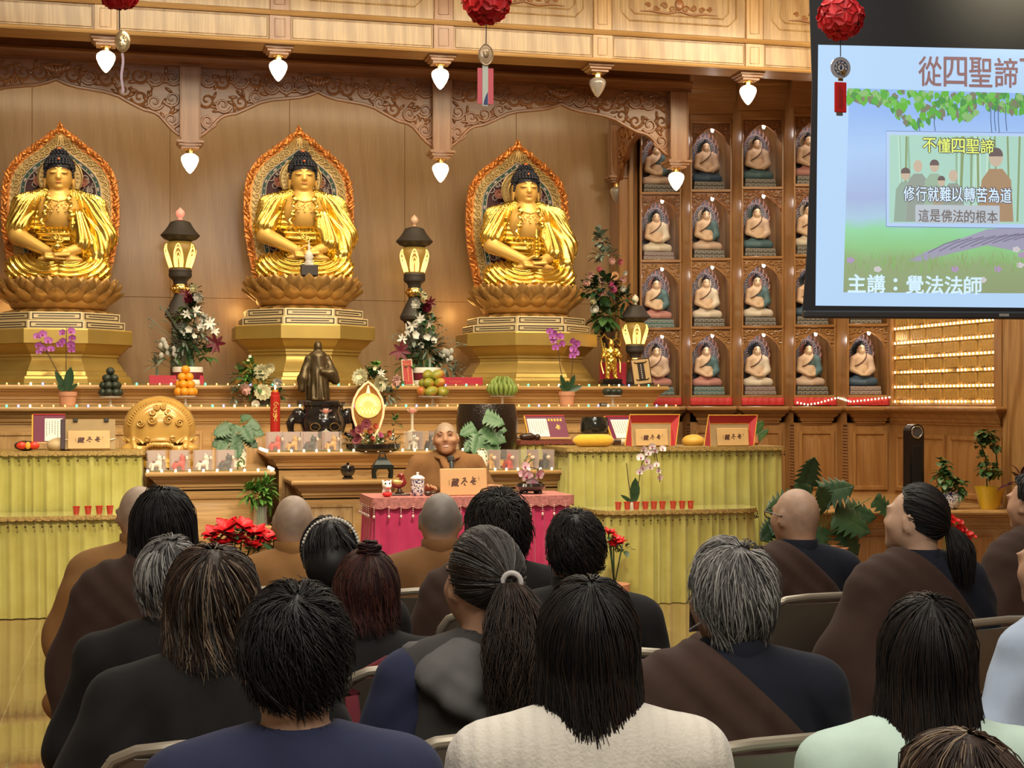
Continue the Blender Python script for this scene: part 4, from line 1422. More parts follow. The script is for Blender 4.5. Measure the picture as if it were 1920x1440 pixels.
skirted('speaker table with magenta pleated skirt and pearl tassels',X(703,yPk),X(1071,yPk),yPk,yPk+0.55,zPk,S_PINK,BROC_P,BEADP,None,pleat=0.10,amp=0.016,fringe=0.075,tas=0.088,tl=0.07,seed=9)
# ------ scripture stands and books
BAMB=plain('bamboo_board',(0.60,0.39,0.17),0.45,vary=0.10,vs=6)
BAMBP=plain('bamboo_board_pale',(0.62,0.36,0.17),0.45,vary=0.06,vs=6)
COVER=plain('khaki_cover',(0.36,0.25,0.12),0.7,vary=0.08)
REDV=plain('red_velvet',(0.45,0.012,0.02),0.6,sheen=0.3)
YEL=plain('yellow_piping',(0.80,0.42,0.05),0.5)
PURP=plain('purple_cover',(0.16,0.015,0.06),0.5)
def stand(lab,px0,px1,py0,py1,Y,cover=None,tilt=0.22,mat=BAMB,small=None):
 """slanting board that faces the hall; cover: 'beige' or 'red' tray behind it"""
 a,b_=onY(px0,py1,Y),onY(px1,py1,Y);s=scale((px0+px1)/2,Y)
 wd=b_.x-a.x;h=(py1-py0)/s
 t=thing('scripture_stand',lab,'book stand',((a.x+b_.x)/2,Y,(a.z+b_.z)/2),0,'bamboo scripture stands')
 bw,bh=(wd,h) if cover is None else ((small[1]-small[0])/s,(py1-small[2])/s)
 ox=0 if cover is None else ((small[0]+small[1])/2-(px0+px1)/2)/s
 R_=Matrix.Rotation(-tilt,4,'X')
 mb=MB();mb.M=Matrix.Translation((ox,0,0))@R_
 mb.box(-bw/2,bw/2,-0.004,0.012,0.0,bh,0.005)
 bd=obj('board',mb,mat,t)
 mb=MB();mb.M=Matrix.Translation((ox,0,0))@R_
 ch=bh*0.30
 for k,c_ in enumerate('藏尽无'):
  if k:brush(mb,c_,-bw*0.27+k*bw*0.20,-0.0048,bh*(0.32+.04*k),ch,bw*0.15,bw*.014)
  else:write(mb,c_,-bw*0.27,-0.0048,bh*0.33,ch,bw*0.155,bold=0.0018,tilt=0.12)
 for x_ in (-bw*0.31,bw*0.325):
  mb.box(x_-0.0015,x_+0.0015,-0.0055,-0.004,bh*0.38 if x_<0 else bh*.55,bh*0.58 if x_<0 else bh*.68)
 obj('brush_lettering',mb,plain('brown_ink',(0.07,0.02,0.012),0.6),bd,smooth=0)
 mb=MB()
 mb.add([(-bw*.4+ox,0.02,0),(bw*.4+ox,0.02,0),(bw*.4+ox,0.02+bh*0.5,0),(-bw*.4+ox,0.02+bh*.5,0)],[(0,1,2,3)])
 mb.box(-bw*.4+ox,bw*.4+ox,0.02,0.10,0,0.012,0.003)
 obj('foot',mb,mat,t)
 if cover:
  mb=MB();mb.M=R_
  fl=0.0 if cover=='beige' else 0.055
  q=[(-wd/2+fl,0.014,0.0),(wd/2-fl*1.2,0.014,0.0),(wd/2-fl*0.9,0.014,h-fl),(-wd/2+fl*1.2,0.014,h-fl)]
  mb.add(q,[(0,1,2,3)]);mb.add([(x,y+0.012,z) for x,y,z in q],[(3,2,1,0)])
  mb.grid([q+q[:1],[(x,y+0.012,z) for x,y,z in q+q[:1]]])
  obj('cover_board',mb,COVER,t,smooth=0)
  if cover=='red':
   mb=MB();mb.M=R_
   o=[(-wd/2-0.02,-0.03,0.0),(wd/2-0.035,-0.03,0.0),(wd/2+0.02,-0.03,h+0.01),(-wd/2+0.04,-0.03,h+0.01)]
   mb.add([q[0],q[3],o[3],o[0]],[(0,1,2,3)]);mb.add([q[1],q[2],o[2],o[1]],[(3,2,1,0)]);mb.add([q[3],q[2],o[2],o[3]],[(0,1,2,3)])
   obj('red_flap',mb,REDV,t,smooth=0)
   mb=MB();mb.M=R_
   mb.tube([o[0],o[3],o[2],o[1]],0.0045,6);mb.tube([q[0],q[3],q[2],q[1]],0.0035,6)
   obj('yellow_piping',mb,YEL,t)
  else:
   mb=MB();mb.M=R_
   mb.box(-wd/2-0.035,-wd/2,0.0,0.03,0.0,h,0.004)
   obj('spine',mb,plain('dark_purple',(0.035,0.01,0.022),0.5),t)
   mb=MB();mb.M=R_
   for x_ in (-wd*.3,wd*0.32):mb.box(x_-0.018,x_+0.018,-0.002,0.03,h-0.02,h+0.008,0.003)
   obj('clip',mb,INK,t)
   mb=MB();mb.M=R_;mb.tube([(-wd/2,0.012,h*0.33),(-bw/2+ox,-0.006,h*0.31)],0.003,5);mb.tube([(bw/2+ox,-0.006,h*0.31),(wd/2,0.012,h*0.35)],0.003,5)
   obj('cord',mb,PAPER,t)
 return t
stand('bamboo scripture stand with khaki cover on the left desk',122,216,785,842,12.36,'beige',0.18,small=(128,205,807))
stand('bamboo scripture stand with red flaps beside the yellow bolster',1174,1272,780,836,12.16,'red',0.2,small=(1191,1255,804))
stand('bamboo scripture stand with red flaps at the right end of the desk',1322,1418,781,836,12.16,'red',0.2,small=(1344,1407,802))
stand('plain bamboo scripture stand on the speaker table',826,914,878,929,yPk+.1,None,0.16,BAMBP)
def open_book(lab,px0,px1,py0,py1,Y,page,edge,tilt,skew=0.0,deco=False):
 a,b_=onY(px0,py1,Y),onY(px1,py1,Y);s=scale((px0+px1)/2,Y);wd=b_.x-a.x;h=(py1-py0)/s
 t=thing('scripture_book',lab,'book',((a.x+b_.x)/2,Y,a.z),0,'open scripture books')
 S=Matrix.Identity(4);S[0][2]=skew
 R_=Matrix.Rotation(-tilt,4,'X')@S
 mb=MB();mb.M=R_;mb.box(-wd/2,wd/2,0,0.02,0.012,h,0.003);cv=obj('cover',mb,PURP,t)
 mb=MB();mb.M=R_;mb.box(-wd/2-0.012,-wd/2,-0.01,0.02,0.0,h+0.004,0.003);mb.mi=1;mb.box(-wd/2,wd/2,-0.004,0.02,h,h+0.01,0.002);obj('edge',mb,[YEL,REDV],t)
 p0,p1=page
 mb=MB();mb.M=R_;mb.box(-wd/2+wd*p0,-wd/2+wd*p1,-0.006,-0.001,0.02,h*0.88,0.001);pg=obj('page',mb,PAPER,t)
 mb=MB();mb.M=R_;rnd=random.Random(int(px0))
 n=max(3,int((p1-p0)*wd/0.022))
 for k in range(n):
  x=-wd/2+wd*(p0+(p1-p0)*(k+0.7)/(n+0.4));z=h*0.80
  while z>h*rnd.uniform(0.2,0.45):
   l=rnd.uniform(0.006,0.014);mb.box(x-0.003,x+0.003,-0.0066,-0.006,z-l,z);z-=l+0.004
 obj('lines',mb,plain('page_ink',(0.28,0.27,0.27),0.7),pg,smooth=0)
 if deco:
  mb=MB();mb.M=R_
  for k in range(5):
   for j in range(2):mb.ell((wd*(0.08+0.075*k),-0.002,h*(0.86-0.06*j)),(0.011,0.002,0.008),8,5)
  brush(mb,'无',wd*0.2,-0.002,h*0.42,h*0.22,wd*0.14,wd*.014)
  obj('gilt_title',mb,GOLDS,cv)
 mb=MB();mb.box(-wd/2,wd/2,-0.05,0.06,-0.002,0.014,0.003);obj('rest',mb,BAMB,t)
 return t
zD=zY(120,846,yTu)
open_book('purple scripture book with one white page on the left desk',62,122,778,832,12.7,(0.36,0.92),'y',0.15)
open_book('purple and gold scripture book with white page right of the black bowl drum',993,1068,778,823,13.42,(0.03,0.52),'y',0.35,-0.12,True)
open_book('scripture book mostly hidden behind the red-flapped stand',1150,1200,781,826,12.5,(0.15,0.9),'y',0.2,-0.3)
def lathe_thing(name,lab,cat,px,py,Y,prof,mat,part='body',k=None,group=None,n=28):
 s=scale(px,Y) if k is None else k
 p=onY(px,py,Y)
 t=thing(name,lab,cat,(p.x,Y,p.z),0,group)
 mb=MB();mb.lathe([(a/s,b_/s) for a,b_ in prof],n);obj(part,mb,mat,t,smooth=50)
 return t,s
p=onY(1113,838,12.25);s=scale(1113,12.25)
t=thing('bolster','yellow padded mallet bolster lying on the right desk','cushion',(p.x,12.25,p.z),0.02)
mb=MB();L_b,rB=82/s,12/s
mb.tube([(-L_b/2+L_b*q/14,0,rB) for q in range(15)],[rB*max(0.15,(1-abs(-1+q/7)**7)) for q in range(15)],18)
obj('padding',mb,plain('yellow_plush',(0.80,0.45,0.03),0.9,vary=0.1,vs=60,bmp=0.6,bs_=180,sheen=0.4),t,smooth=180)
mb=MB();mb.tube([(L_b/2-0.01,0,rB*.9),(L_b/2+0.06,-0.01,rB*.8)],0.018,12);obj('handle',mb,DARKB,t)
mb=MB();mb.tube([(L_b/2+0.055,-0.01,rB*.8),(L_b/2+0.16,-0.035,rB*.75)],0.026,14);obj('handle_end',mb,plain('pale_wood',(0.66,0.56,0.38),0.5),t)
t,s=lathe_thing('bowl_drum','black glazed bowl bell behind the yellow bolster','bell',1115,822,12.6,[(16,0),(22,3),(27,13),(28,22),(27,32),(24.5,40),(23,40),(25,30),(24,15),(10,4)],plain('dark_glaze',(0.015,0.016,0.013),0.1,coat=0.7))
p=onY(48,832,12.45);t=thing('small_wooden_fish','small red and yellow wooden fish drum on the left desk','drum',(p.x,12.45,zD))
mb=MB();mb.ell((0,0,0.04),(0.085,0.05,0.04),18,12);obj('body',mb,plain('fish_black',(0.03,0.02,0.02),0.3),t)
for sx in (-1,1):
 mb=MB();mb.ell((sx*0.045+0.02,-0.035,0.042),(0.042,0.02,0.03),14,10);obj('scale_patch',mb,plain('fish_red',(0.72,0.05,0.02),0.35),t)
mb=MB();mb.ell((0.02,-0.05,0.042),(0.02,0.012,0.03),10,8);obj('yellow_band',mb,YEL,t)
p=onY(985,826,13.38);t=thing('mallet','dark wooden mallet lying beside the open scripture book','mallet',(p.x,13.38,zY(1020,826,yRb)))
mb=MB();mb.tube([(-0.05,0,0.028),(-0.02,0,0.034),(0.05,0,0.036),(0.09,0,0.028)],[0.02,0.03,0.034,0.02],14);mb.ell((0.11,-0.01,0.03),0.028);obj('head',mb,DARKB,t,smooth=180)
mb=MB();mb.tube([(-0.2,0.02,0.012),(-0.04,0,0.025)],0.010,8);obj('handle',mb,DARKB,t)
for (px,lab) in ((1300,'yellow round cushion between the two red-flapped stands'),(112,'pale round cushion beside the left scripture stand')):
 Yq=12.5 if px>500 else 12.5
 p=onY(px,832,Yq)
 t=thing('round_cushion',lab,'cushion',(p.x,Yq,zY(px,838 if px>500 else 846,12.2 if px>500 else 12.3)))
 mb=MB();mb.ell((0,0,0.04),(0.10,0.10,0.06),20,10);obj('cover',mb,plain('cushion_yellow',(0.72,0.42,0.07) if px>500 else (0.66,0.5,0.28),0.5),t,smooth=180)
# ------ red candle cups
CUP=plain('red_glass',(0.42,0.012,0.010),0.12,coat=0.6,emit=(1.0,0.08,0.02),es=0.05)
FL=emis('candle_glow',(1.0,0.45,0.10),3.0)
def cup_proto():
 t=thing('candle_cup','x','candle',(0,0,0),0,'red glass candle cups')
 mb=MB();mb.lathe([(0.018,0.0),(0.021,0.006),(0.026,0.05),(0.029,0.054),(0.029,0.058),(0.025,0.056),(0.021,0.03),(0.0,0.028)],18);obj('glass',mb,CUP,t)
 mb=MB();mb.ell((0,-0.012,0.034),(0.009,0.012,0.012),8,6);obj('glow',mb,FL,t)
 return t
cup0=cup_proto();first=True
zl_,zr_=zY(100,967,yTl),zY(1290,955,yRl)
L_l=['red candle cup on the left low table, farthest from the bald head','red candle cup second from the left on the left low table','red candle cup third along the left low table','red candle cup on the left low table, nearest the bald head']
L_r=['red candle cup at the left end of the row on the right low table','red candle cup second in the row, below the white orchid leaf','red candle cup third in the row under the white orchid','red candle cup fourth in the row on the right low table','red candle cup in the middle of the row on the right low table','red candle cup sixth in the row on the right low table','red candle cup seventh in the row, after a wider gap','red candle cup next to last in the row on the right low table','red candle cup at the right end of the row on the right low table']
for k,px in enumerate((143,165,186,206)):
 x=X(px,yTl+0.14)
 if first:cup0.location=(x,yTl+0.14,zl_);cup0['label']=L_l[k];first=False
 else:dup(cup0,(x,yTl+0.14,zl_),0,L_l[k])
for k,px in enumerate((1159,1176,1193,1210,1226,1242,1262,1279,1295)):
 dup(cup0,(X(px,yRl+0.12),yRl+0.12,zr_),0,L_r[k])
# ------ people
def skinmat(name,col,rough=0.5):
 m,nt,b=nodes(name)
 v=coords(nt)
 nz=N(nt,'ShaderNodeTexNoise',Scale=26.0,Detail=5.0)
 link(nt,v,nz.inputs['Vector'])
 lo=tuple(q*0.88 for q in col)
 link(nt,ramp(nt,nz.outputs['Fac'],[(0.3,lo),(0.7,col)]),b.inputs['Base Color'])
 b.inputs['Roughness'].default_value=rough
 b.inputs['Subsurface Weight'].default_value=0.08
 b.inputs['Subsurface Radius'].default_value=(0.02,0.008,0.004)
 return m
SKIN=skinmat('skin',(0.52,0.30,0.19))
SKINL=skinmat('skin_light',(0.60,0.38,0.26))
SKINT=skinmat('skin_tan',(0.42,0.215,0.115))
SCALPG,SCALPL,SCALPQ=(0.25,0.215,0.185),(0.46,0.34,0.25),(0.50,0.32,0.22)
def cloth(name,col,vary=0.18,weave=420.0,rough=0.85,sheen=0.03):
 m,nt,b=nodes(name)
 v=coords(nt)
 nz=N(nt,'ShaderNodeTexNoise',Scale=5.0,Detail=4.0)
 link(nt,v,nz.inputs['Vector'])
 lo=tuple(q*(1-vary) for q in col);hi=tuple(q*(1+vary) for q in col)
 link(nt,ramp(nt,nz.outputs['Fac'],[(0.3,lo),(0.7,hi)]),b.inputs['Base Color'])
 n2=N(nt,'ShaderNodeTexNoise',Scale=weave,Detail=2.0)
 link(nt,v,n2.inputs['Vector'])
 bump(nt,b,n2.outputs['Fac'],0.12,0.002)
 b.inputs['Roughness'].default_value=rough
 b.inputs['Sheen Weight'].default_value=sheen
 b.inputs['Specular IOR Level'].default_value=0.25
 return m
C_BLACK=cloth('black_cloth',(0.011,0.0105,0.011))
C_NAVY=cloth('navy_cloth',(0.011,0.014,0.024))
C_NAVY2=cloth('blue_navy_shirt',(0.026,0.032,0.075))
C_BROWN=cloth('dark_brown_cloth',(0.048,0.026,0.019))
C_TAN=cloth('ochre_robe_cloth',(0.31,0.155,0.052))
C_TANB=cloth('brown_ochre_robe_cloth',(0.22,0.105,0.038))
C_GREY=cloth('grey_fleece',(0.115,0.112,0.112),weave=180)
C_GREYD=cloth('dark_grey_fleece',(0.05,0.047,0.046),weave=180)
C_LIME=cloth('lime_collar',(0.55,0.68,0.24))
C_MINT=cloth('mint_top',(0.56,0.74,0.66))
C_BLUE=cloth('pale_blue_shirt',(0.42,0.52,0.68))
def knit():
 m,nt,b=nodes('cream_knit')
 v=coords(nt)
 wv=N(nt,'ShaderNodeTexWave',Scale=11.0,Distortion=0.6);wv.bands_direction='X'
 link(nt,v,wv.inputs['Vector'])
 n2=N(nt,'ShaderNodeTexNoise',Scale=150.0,Detail=3.0);link(nt,v,n2.inputs['Vector'])
 ad=N(nt,'ShaderNodeMath',operation='ADD');link(nt,wv.outputs['Fac'],ad.inputs[0]);link(nt,n2.outputs['Fac'],ad.inputs[1])
 bump(nt,b,ad.outputs[0],0.35,0.006)
 b.inputs['Base Color'].default_value=c4((0.74,0.70,0.62));b.inputs['Roughness'].default_value=0.9;b.inputs['Sheen Weight'].default_value=0.3
 return m
C_KNIT=knit()
def hairmat(name,col,rough=0.48):
 m,nt,b=nodes(name)
 b.inputs['Base Color'].default_value=c4(col);b.inputs['Roughness'].default_value=rough
 b.inputs['Specular IOR Level'].default_value=0.3
 return m
H_BLACK=hairmat('black_hair',(0.010,0.0095,0.010));H_BLACK2=hairmat('soft_black_hair',(0.022,0.019,0.018))
H_DBROWN=hairmat('dark_brown_hair',(0.030,0.018,0.013));H_BROWN=hairmat('brown_hair',(0.062,0.036,0.024))
H_LIGHT=hairmat('light_streak',(0.26,0.19,0.125));H_GREY=hairmat('grey_hair',(0.17,0.165,0.16));H_WHITE=hairmat('white_hair',(0.40,0.39,0.37));H_DGREY=hairmat('dark_grey_hair',(0.07,0.068,0.066))
H_RED=hairmat('auburn_hair',(0.062,0.018,0.014));H_RED2=hairmat('dark_auburn_hair',(0.022,0.009,0.009))
FRAMEM=plain('chair_frame',(0.34,0.30,0.23),0.33,0.4);PANELM=plain('chair_panel',(0.24,0.21,0.16),0.36,0.35)
CUSH=cloth('red_cushion',(0.36,0.03,0.045))
RUBBER=plain('rubber',(0.03,0.03,0.03),0.7)
SPEC_F=plain('spectacle_frame',(0.02,0.015,0.012),0.3)
def head_sdf(Q,ears=1.0,smile=0.0):
 """Q: points in the head's own frame, face towards +y"""
 M=mir(Q)
 d=elp(Q,(0,-0.006,0.012),(0.0775,0.096,0.096))
 d=smin(d,elp(Q,(0,0.026,-0.050),(0.066,0.066,0.062)),0.05)
 d=smin(d,elp(Q,(0,0.073,-0.098),(0.030,0.02,0.018)),0.035)
 d=smin(d,elp(M,(0.046,0.056,-0.022),(0.026,0.026,0.024)),0.025)
 d=smax(d,-elp(M,(0.033,0.108,0.010),(0.018,0.020,0.010)),0.016)
 d=smin(d,elp(M,(0.033,0.078,0.008),(0.016,0.014,0.012)),0.008)
 d=smin(d,elp(M,(0.032,0.083,0.030),(0.028,0.013,0.008)),0.014)
 d=smin(d,cap(Q,(0,0.085,0.020),(0,0.1035,-0.024),0.006,0.0115),0.014)
 d=smin(d,elp(M,(0.0135,0.092,-0.028),(0.009,0.010,0.007)),0.008)
 wl=0.024+0.010*smile
 d=smin(d,elp(Q,(0,0.086,-0.053),(wl,0.010,0.0055)),0.008)
 d=smin(d,elp(Q,(0,0.084,-0.068-0.006*smile),(wl*0.85,0.012,0.006)),0.008)
 if smile:
  d=smax(d,-elp(Q,(0,0.099,-0.0605),(0.031,0.014,0.0088)),0.004)
  d=smin(d,elp(M,(0.047,0.074,-0.030),(0.022,0.02,0.017)),0.015)
 ear=elp(M,(0.083,-0.010,-0.008),(0.010,0.025,0.035),rotm(0,0,-0.45))
 ear=smax(ear,-elp(M,(0.091,-0.005,-0.004),(0.006,0.015,0.022),rotm(0,0,-0.45)),0.006)
 d=smin(d,ear,0.008)
 return d
class Person:pass
def scalpmat(skin,col,hc,hs):
 """skin with close-shaved stubble over the skull"""
 m=skin.copy();nt=m.node_tree;b=nt.nodes['Principled BSDF']
 src=b.inputs['Base Color'].links[0].from_socket
 t=nt.nodes.new('ShaderNodeTexCoord');sp=nt.nodes.new('ShaderNodeSeparateXYZ');link(nt,t.outputs['Object'],sp.inputs[0])
 a=N(nt,'ShaderNodeMath',operation='MULTIPLY_ADD');link(nt,sp.outputs[1],a.inputs[0]);a.inputs[1].default_value=-0.75;link(nt,sp.outputs[2],a.inputs[2])
 nz=N(nt,'ShaderNodeTexNoise',Scale=30.0,Detail=4.0);link(nt,t.outputs['Object'],nz.inputs['Vector'])
 a2=N(nt,'ShaderNodeMath',operation='MULTIPLY_ADD');link(nt,nz.outputs['Fac'],a2.inputs[0]);a2.inputs[1].default_value=0.03;link(nt,a.outputs[0],a2.inputs[2])
 mr=N(nt,'ShaderNodeMapRange');z0=hc.z-0.75*hc.y+0.006*hs
 mr.inputs[1].default_value=z0;mr.inputs[2].default_value=z0+0.035;link(nt,a2.outputs[0],mr.inputs[0])
 mx=N(nt,'ShaderNodeMix',data_type='RGBA');link(nt,mr.outputs[0],mx.inputs[0]);link(nt,src,mx.inputs[6])
 lo=tuple(q*0.8 for q in col);link(nt,ramp(nt,nz.outputs['Fac'],[(0.35,lo),(0.65,col)]),mx.inputs[7])
 link(nt,mx.outputs[2],b.inputs['Base Color'])
 return m
def person(label,px,py,Zc,rz=0.0,hrot=(0,0,0),skin=SKIN,outfit='coat',cmat=C_BLACK,collar=None,wrap=False,hs=1.0,wid=1.0,h=0.012,smile=0,group='people seated in the audience',lean=0.0,drape=0.0,hands='lap',collarz=0.0,extra=None,arms=(0.26,0.26),scalp=None,ch=None,hp=0.0):
 top=atD(px,py,Zc);top.z-=hp
 H=top.z
 R2=Matrix.Rotation(rz,3,'Z')
 hc=Vector((0,lean,H-0.117*hs))
 off=R2@Vector((hc.x,hc.y-0.02,0))
 t=thing('person',label,'person',(top.x-off.x,top.y-off.y,0),rz,group)
 RH=rotm(*hrot)
 pv=np.array((hc.x,hc.y-0.03,hc.z-0.10*hs))
 hcv=np.array(hc)
 def toh(P):
  q=P-pv
  q=q@RH
  return (q+pv-hcv)/hs
 s_=0.56
 sh=H-0.312
 def body(P):
  M=mir(P)
  d=head_sdf(toh(P),smile=smile)*hs
  nk=cap(P,(hc.x,hc.y-0.025,hc.z-0.05),(0,lean*0.75-0.035,sh+0.03),0.053,0.060)
  d=smin(d,nk,0.03)
  d=smin(d,cap(M,(0.03,lean*0.7-0.03,sh+0.02),(0.165*wid,lean*0.7-0.03,sh-0.01),0.052,0.055),0.04)
  d=smin(d,elp(P,(0,lean*0.6-0.02,sh-0.12),(0.16*wid,0.10,0.18)),0.05)
  d=smin(d,cap(P,(0,lean*0.4,sh-0.2),(0,-0.01,s_),0.125,0.14),0.05)
  d=smin(d,cap(M,(0.06,-0.02,s_),(0.095,0.05,s_),0.125,0.10),0.05)
  if hands=='lap':
   d=smin(d,cap(M,(0.18*wid,lean*0.7-0.03,sh-0.02),(0.225*wid,lean*0.5+0.03,sh-0.27),0.047,0.040),0.03)
   d=smin(d,cap(M,(0.225*wid,lean*0.5+0.03,sh-0.27),(0.10,0.26,s_+0.10),0.040,0.027),0.02)
   d=smin(d,elp(M,(0.085,0.305,s_+0.10),(0.038,0.05,0.016)),0.015)
   for k in range(4):
    l=(0.055,0.066,0.062,0.048)[k]
    x0=0.115-0.02*k
    d=smin(d,cap(M,(x0,0.345,s_+0.10),(x0-0.012,0.345+l*0.6,s_+0.095),0.0088),0.006)
    d=smin(d,cap(M,(x0-0.012,0.345+l*0.6,s_+0.095),(x0-0.016,0.345+l,s_+0.078),0.0085,0.0075),0.004)
   d=smin(d,cap(M,(0.055,0.29,s_+0.105),(0.035,0.335,s_+0.108),0.011,0.009),0.008)
  d=smin(d,cap(M,(0.095,0.02,s_),(0.12,0.42,s_-0.02),0.085,0.06),0.04)
  d=smin(d,cap(M,(0.12,0.42,s_-0.03),(0.12,0.40,0.10),0.055,0.036),0.03)
  d=smin(d,cap(M,(0.12,0.375,0.045),(0.13,0.53,0.034),0.036,0.028),0.03)
  return d
 mats=skin if scalp is None else scalpmat(skin,scalp,hc,hs)
 sdf_obj('body',body,(-0.34*wid-0.05,-0.26+min(lean,0),-0.01),(0.34*wid+0.05,0.62,H+0.03),h,mats,t)
 def sleeve(M,P,which):
  a=cap(M,(0.19*wid,lean*0.7-0.03,sh-0.02),(arms[0]*wid,lean*0.5+0.02,sh-0.28),0.072,0.080)
  b_=cap(M,(arms[0]*wid,lean*0.5+0.02,sh-0.28),(0.14,0.20,s_+0.10),0.080,0.085)
  return smin(a,b_,0.05)
 def fold(P):
  M=mir(P)
  ang=np.arctan2(M[:,0]-0.09,np.maximum(sh+0.10-P[:,2],0.03))
  f=0.0075*np.sin(ang*17+2.2*np.sin(P[:,2]*7+P[:,0]*4))*np.clip((sh+0.02-P[:,2])*4,0,1)
  f+=0.007*np.sin(P[:,2]*30+P[:,0]*20+2*np.sin(P[:,1]*12))*np.clip((sh-0.22-P[:,2])*5,0,1)
  f+=0.003*np.sin(P[:,0]*41+P[:,2]*17)
  return f
 def torso(P,M):
  d=cap(M,(0.02,lean*0.72-0.035,sh+0.035),(0.185*wid,lean*0.7-0.03,sh-0.015),0.064,0.072)
  d=smin(d,elp(P,(0,lean*0.6-0.025,sh-0.15),(0.205*wid,0.132,0.24)),0.06)
  d=smin(d,cap(P,(0,lean*0.4-0.01,sh-0.22),(0,-0.015,s_+0.04),0.158*(0.5+0.5*wid),0.165*(0.5+0.5*wid)),0.06)
  return d
 def lower(P,M):
  d=cap(M,(0.08,-0.02,s_+0.01),(0.125,0.40,s_),0.125,0.10)
  d=smin(d,cap(M,(0.12,0.42,s_-0.02),(0.125,0.43,0.13),0.09,0.11),0.05)
  return d
 def coat(P):
  M=mir(P)
  d=torso(P,M)
  if outfit!='vest':d=smin(d,sleeve(M,P,0),0.035)
  d=smin(d,lower(P,M),0.06)
  if drape:
   d=smin(d,cap(M,(0.21*wid,-0.05,sh-0.12),(0.25*wid+0.04*drape,-0.06,s_-0.12),0.075,0.085+0.02*drape),0.08)
  d=d+fold(P)*(0.6 if outfit in ('knit',) else 1.0)
  neck=cap(P,(hc.x,hc.y-0.02,hc.z-0.02),(0,lean*0.74-0.02,sh+0.055),0.062,0.066)
  return smax(d,-neck,0.01)
 ww=0.48*wid+0.1
 cn={'coat':'coat','robe':'robe','shirt':'shirt','knit':'sweater','vest':'vest'}[outfit]
 sdf_obj(cn,coat,(-ww,-0.32+min(lean,0),0.0),(ww,0.62,sh+0.13),ch or h,cmat,t)
 if outfit=='vest':
  sdf_obj('sleeves',lambda P:sleeve(mir(P),P,0)-0.004+fold(P),(-ww,-0.2,0.5),(ww,0.4,sh+0.1),ch or h,extra['sleeve'],t)
  def hood(P):
   d=None;ly=lean*0.7
   for k,(zc,yy,xw,rr) in enumerate(((.035,.10,.10,.030),(.0,.125,.135,.030),(-.045,.145,.165,.030),(-.10,.155,.185,.028))):
    q=[(xw*u,ly-.03-yy*math.sqrt(max(1-u*u,0)),sh+.05+(zc-.05)*(1-u*u)**.8-.02*k*u*u-.015*u*k) for u in (-1,-.8,-.45,0,.45,.8,1)]
    for a_,b_ in zip(q,q[1:]):
     e=cap(P,a_,b_,rr);d=e if d is None else smin(d,e,.014)
   return d+.005*np.sin(np.abs(P[:,0])*46+P[:,2]*62)
  sdf_obj('hood',hood,(-0.3,-0.26,sh-0.22),(0.3,0.16,sh+0.12),ch or h,C_GREY,t)
 if collar is not None:
  mb=MB();rows=[]
  cz=sh+0.035+collarz
  for (dr,dz) in ((0.0,0.0),(0.004,0.03),(0.002,0.062),(-0.004,0.066),(-0.008,0.06),(-0.006,0.02)):
   row=[]
   for k in range(36):
    a=2*PI*k/36
    fr=max(0,math.sin(a))
    r=0.071+dr+0.004*math.sin(3*a)
    row.append((r*1.02*math.cos(a),lean*0.8-0.018+r*1.08*math.sin(a)+0.03*fr,cz+dz-0.075*fr**2-0.01*(dz>0.01)*fr))
   rows.append(row)
  mb.grid(rows,close=True)
  obj('collar',mb,collar,t,smooth=180)
 if wrap:
  n_=np.array((0.30,0.0,0.315));n_/=np.linalg.norm(n_)
  p0=np.array((-0.04,0.0,sh+0.062))
  def shawl(P):
   M=mir(P)
   d=torso(P,M)
   L=P.copy();L[:,0]=np.where(P[:,0]<0,-P[:,0],-9)
   d=smin(d,sleeve(L,P,0),0.035)
   d=smin(d,lower(P,M),0.06)
   d=smin(d,cap(P,(-0.20*wid,-0.05,sh-0.10),(-0.245*wid-0.05*drape,-0.05,s_-0.14),0.08,0.085+0.03*drape),0.07)
   q=(P-p0)@n_
   d=d-0.016+fold(P)*0.9+0.0055*np.sin(q*95+0.9*np.sin(P[:,2]*9))*np.clip(1+q*3.2,0,1)+0.005*np.sin(P[:,0]*16+P[:,2]*6)
   d=smax(d,q,0.012)
   neck=cap(P,(hc.x,hc.y-0.02,hc.z-0.02),(0,lean*0.74-0.02,sh+0.055),0.072,0.076)
   return smax(d,-neck,0.01)
  sdf_obj('brown_wrap',shawl,(-ww-0.06,-0.34,0.0),(ww,0.62,sh+0.13),ch or h,wrap,t)
 p=Person();p.t=t;p.hc=hc;p.RH=Matrix(RH.tolist());p.pv=Vector(pv);p.hs=hs;p.H=H;p.sh=sh
 return p
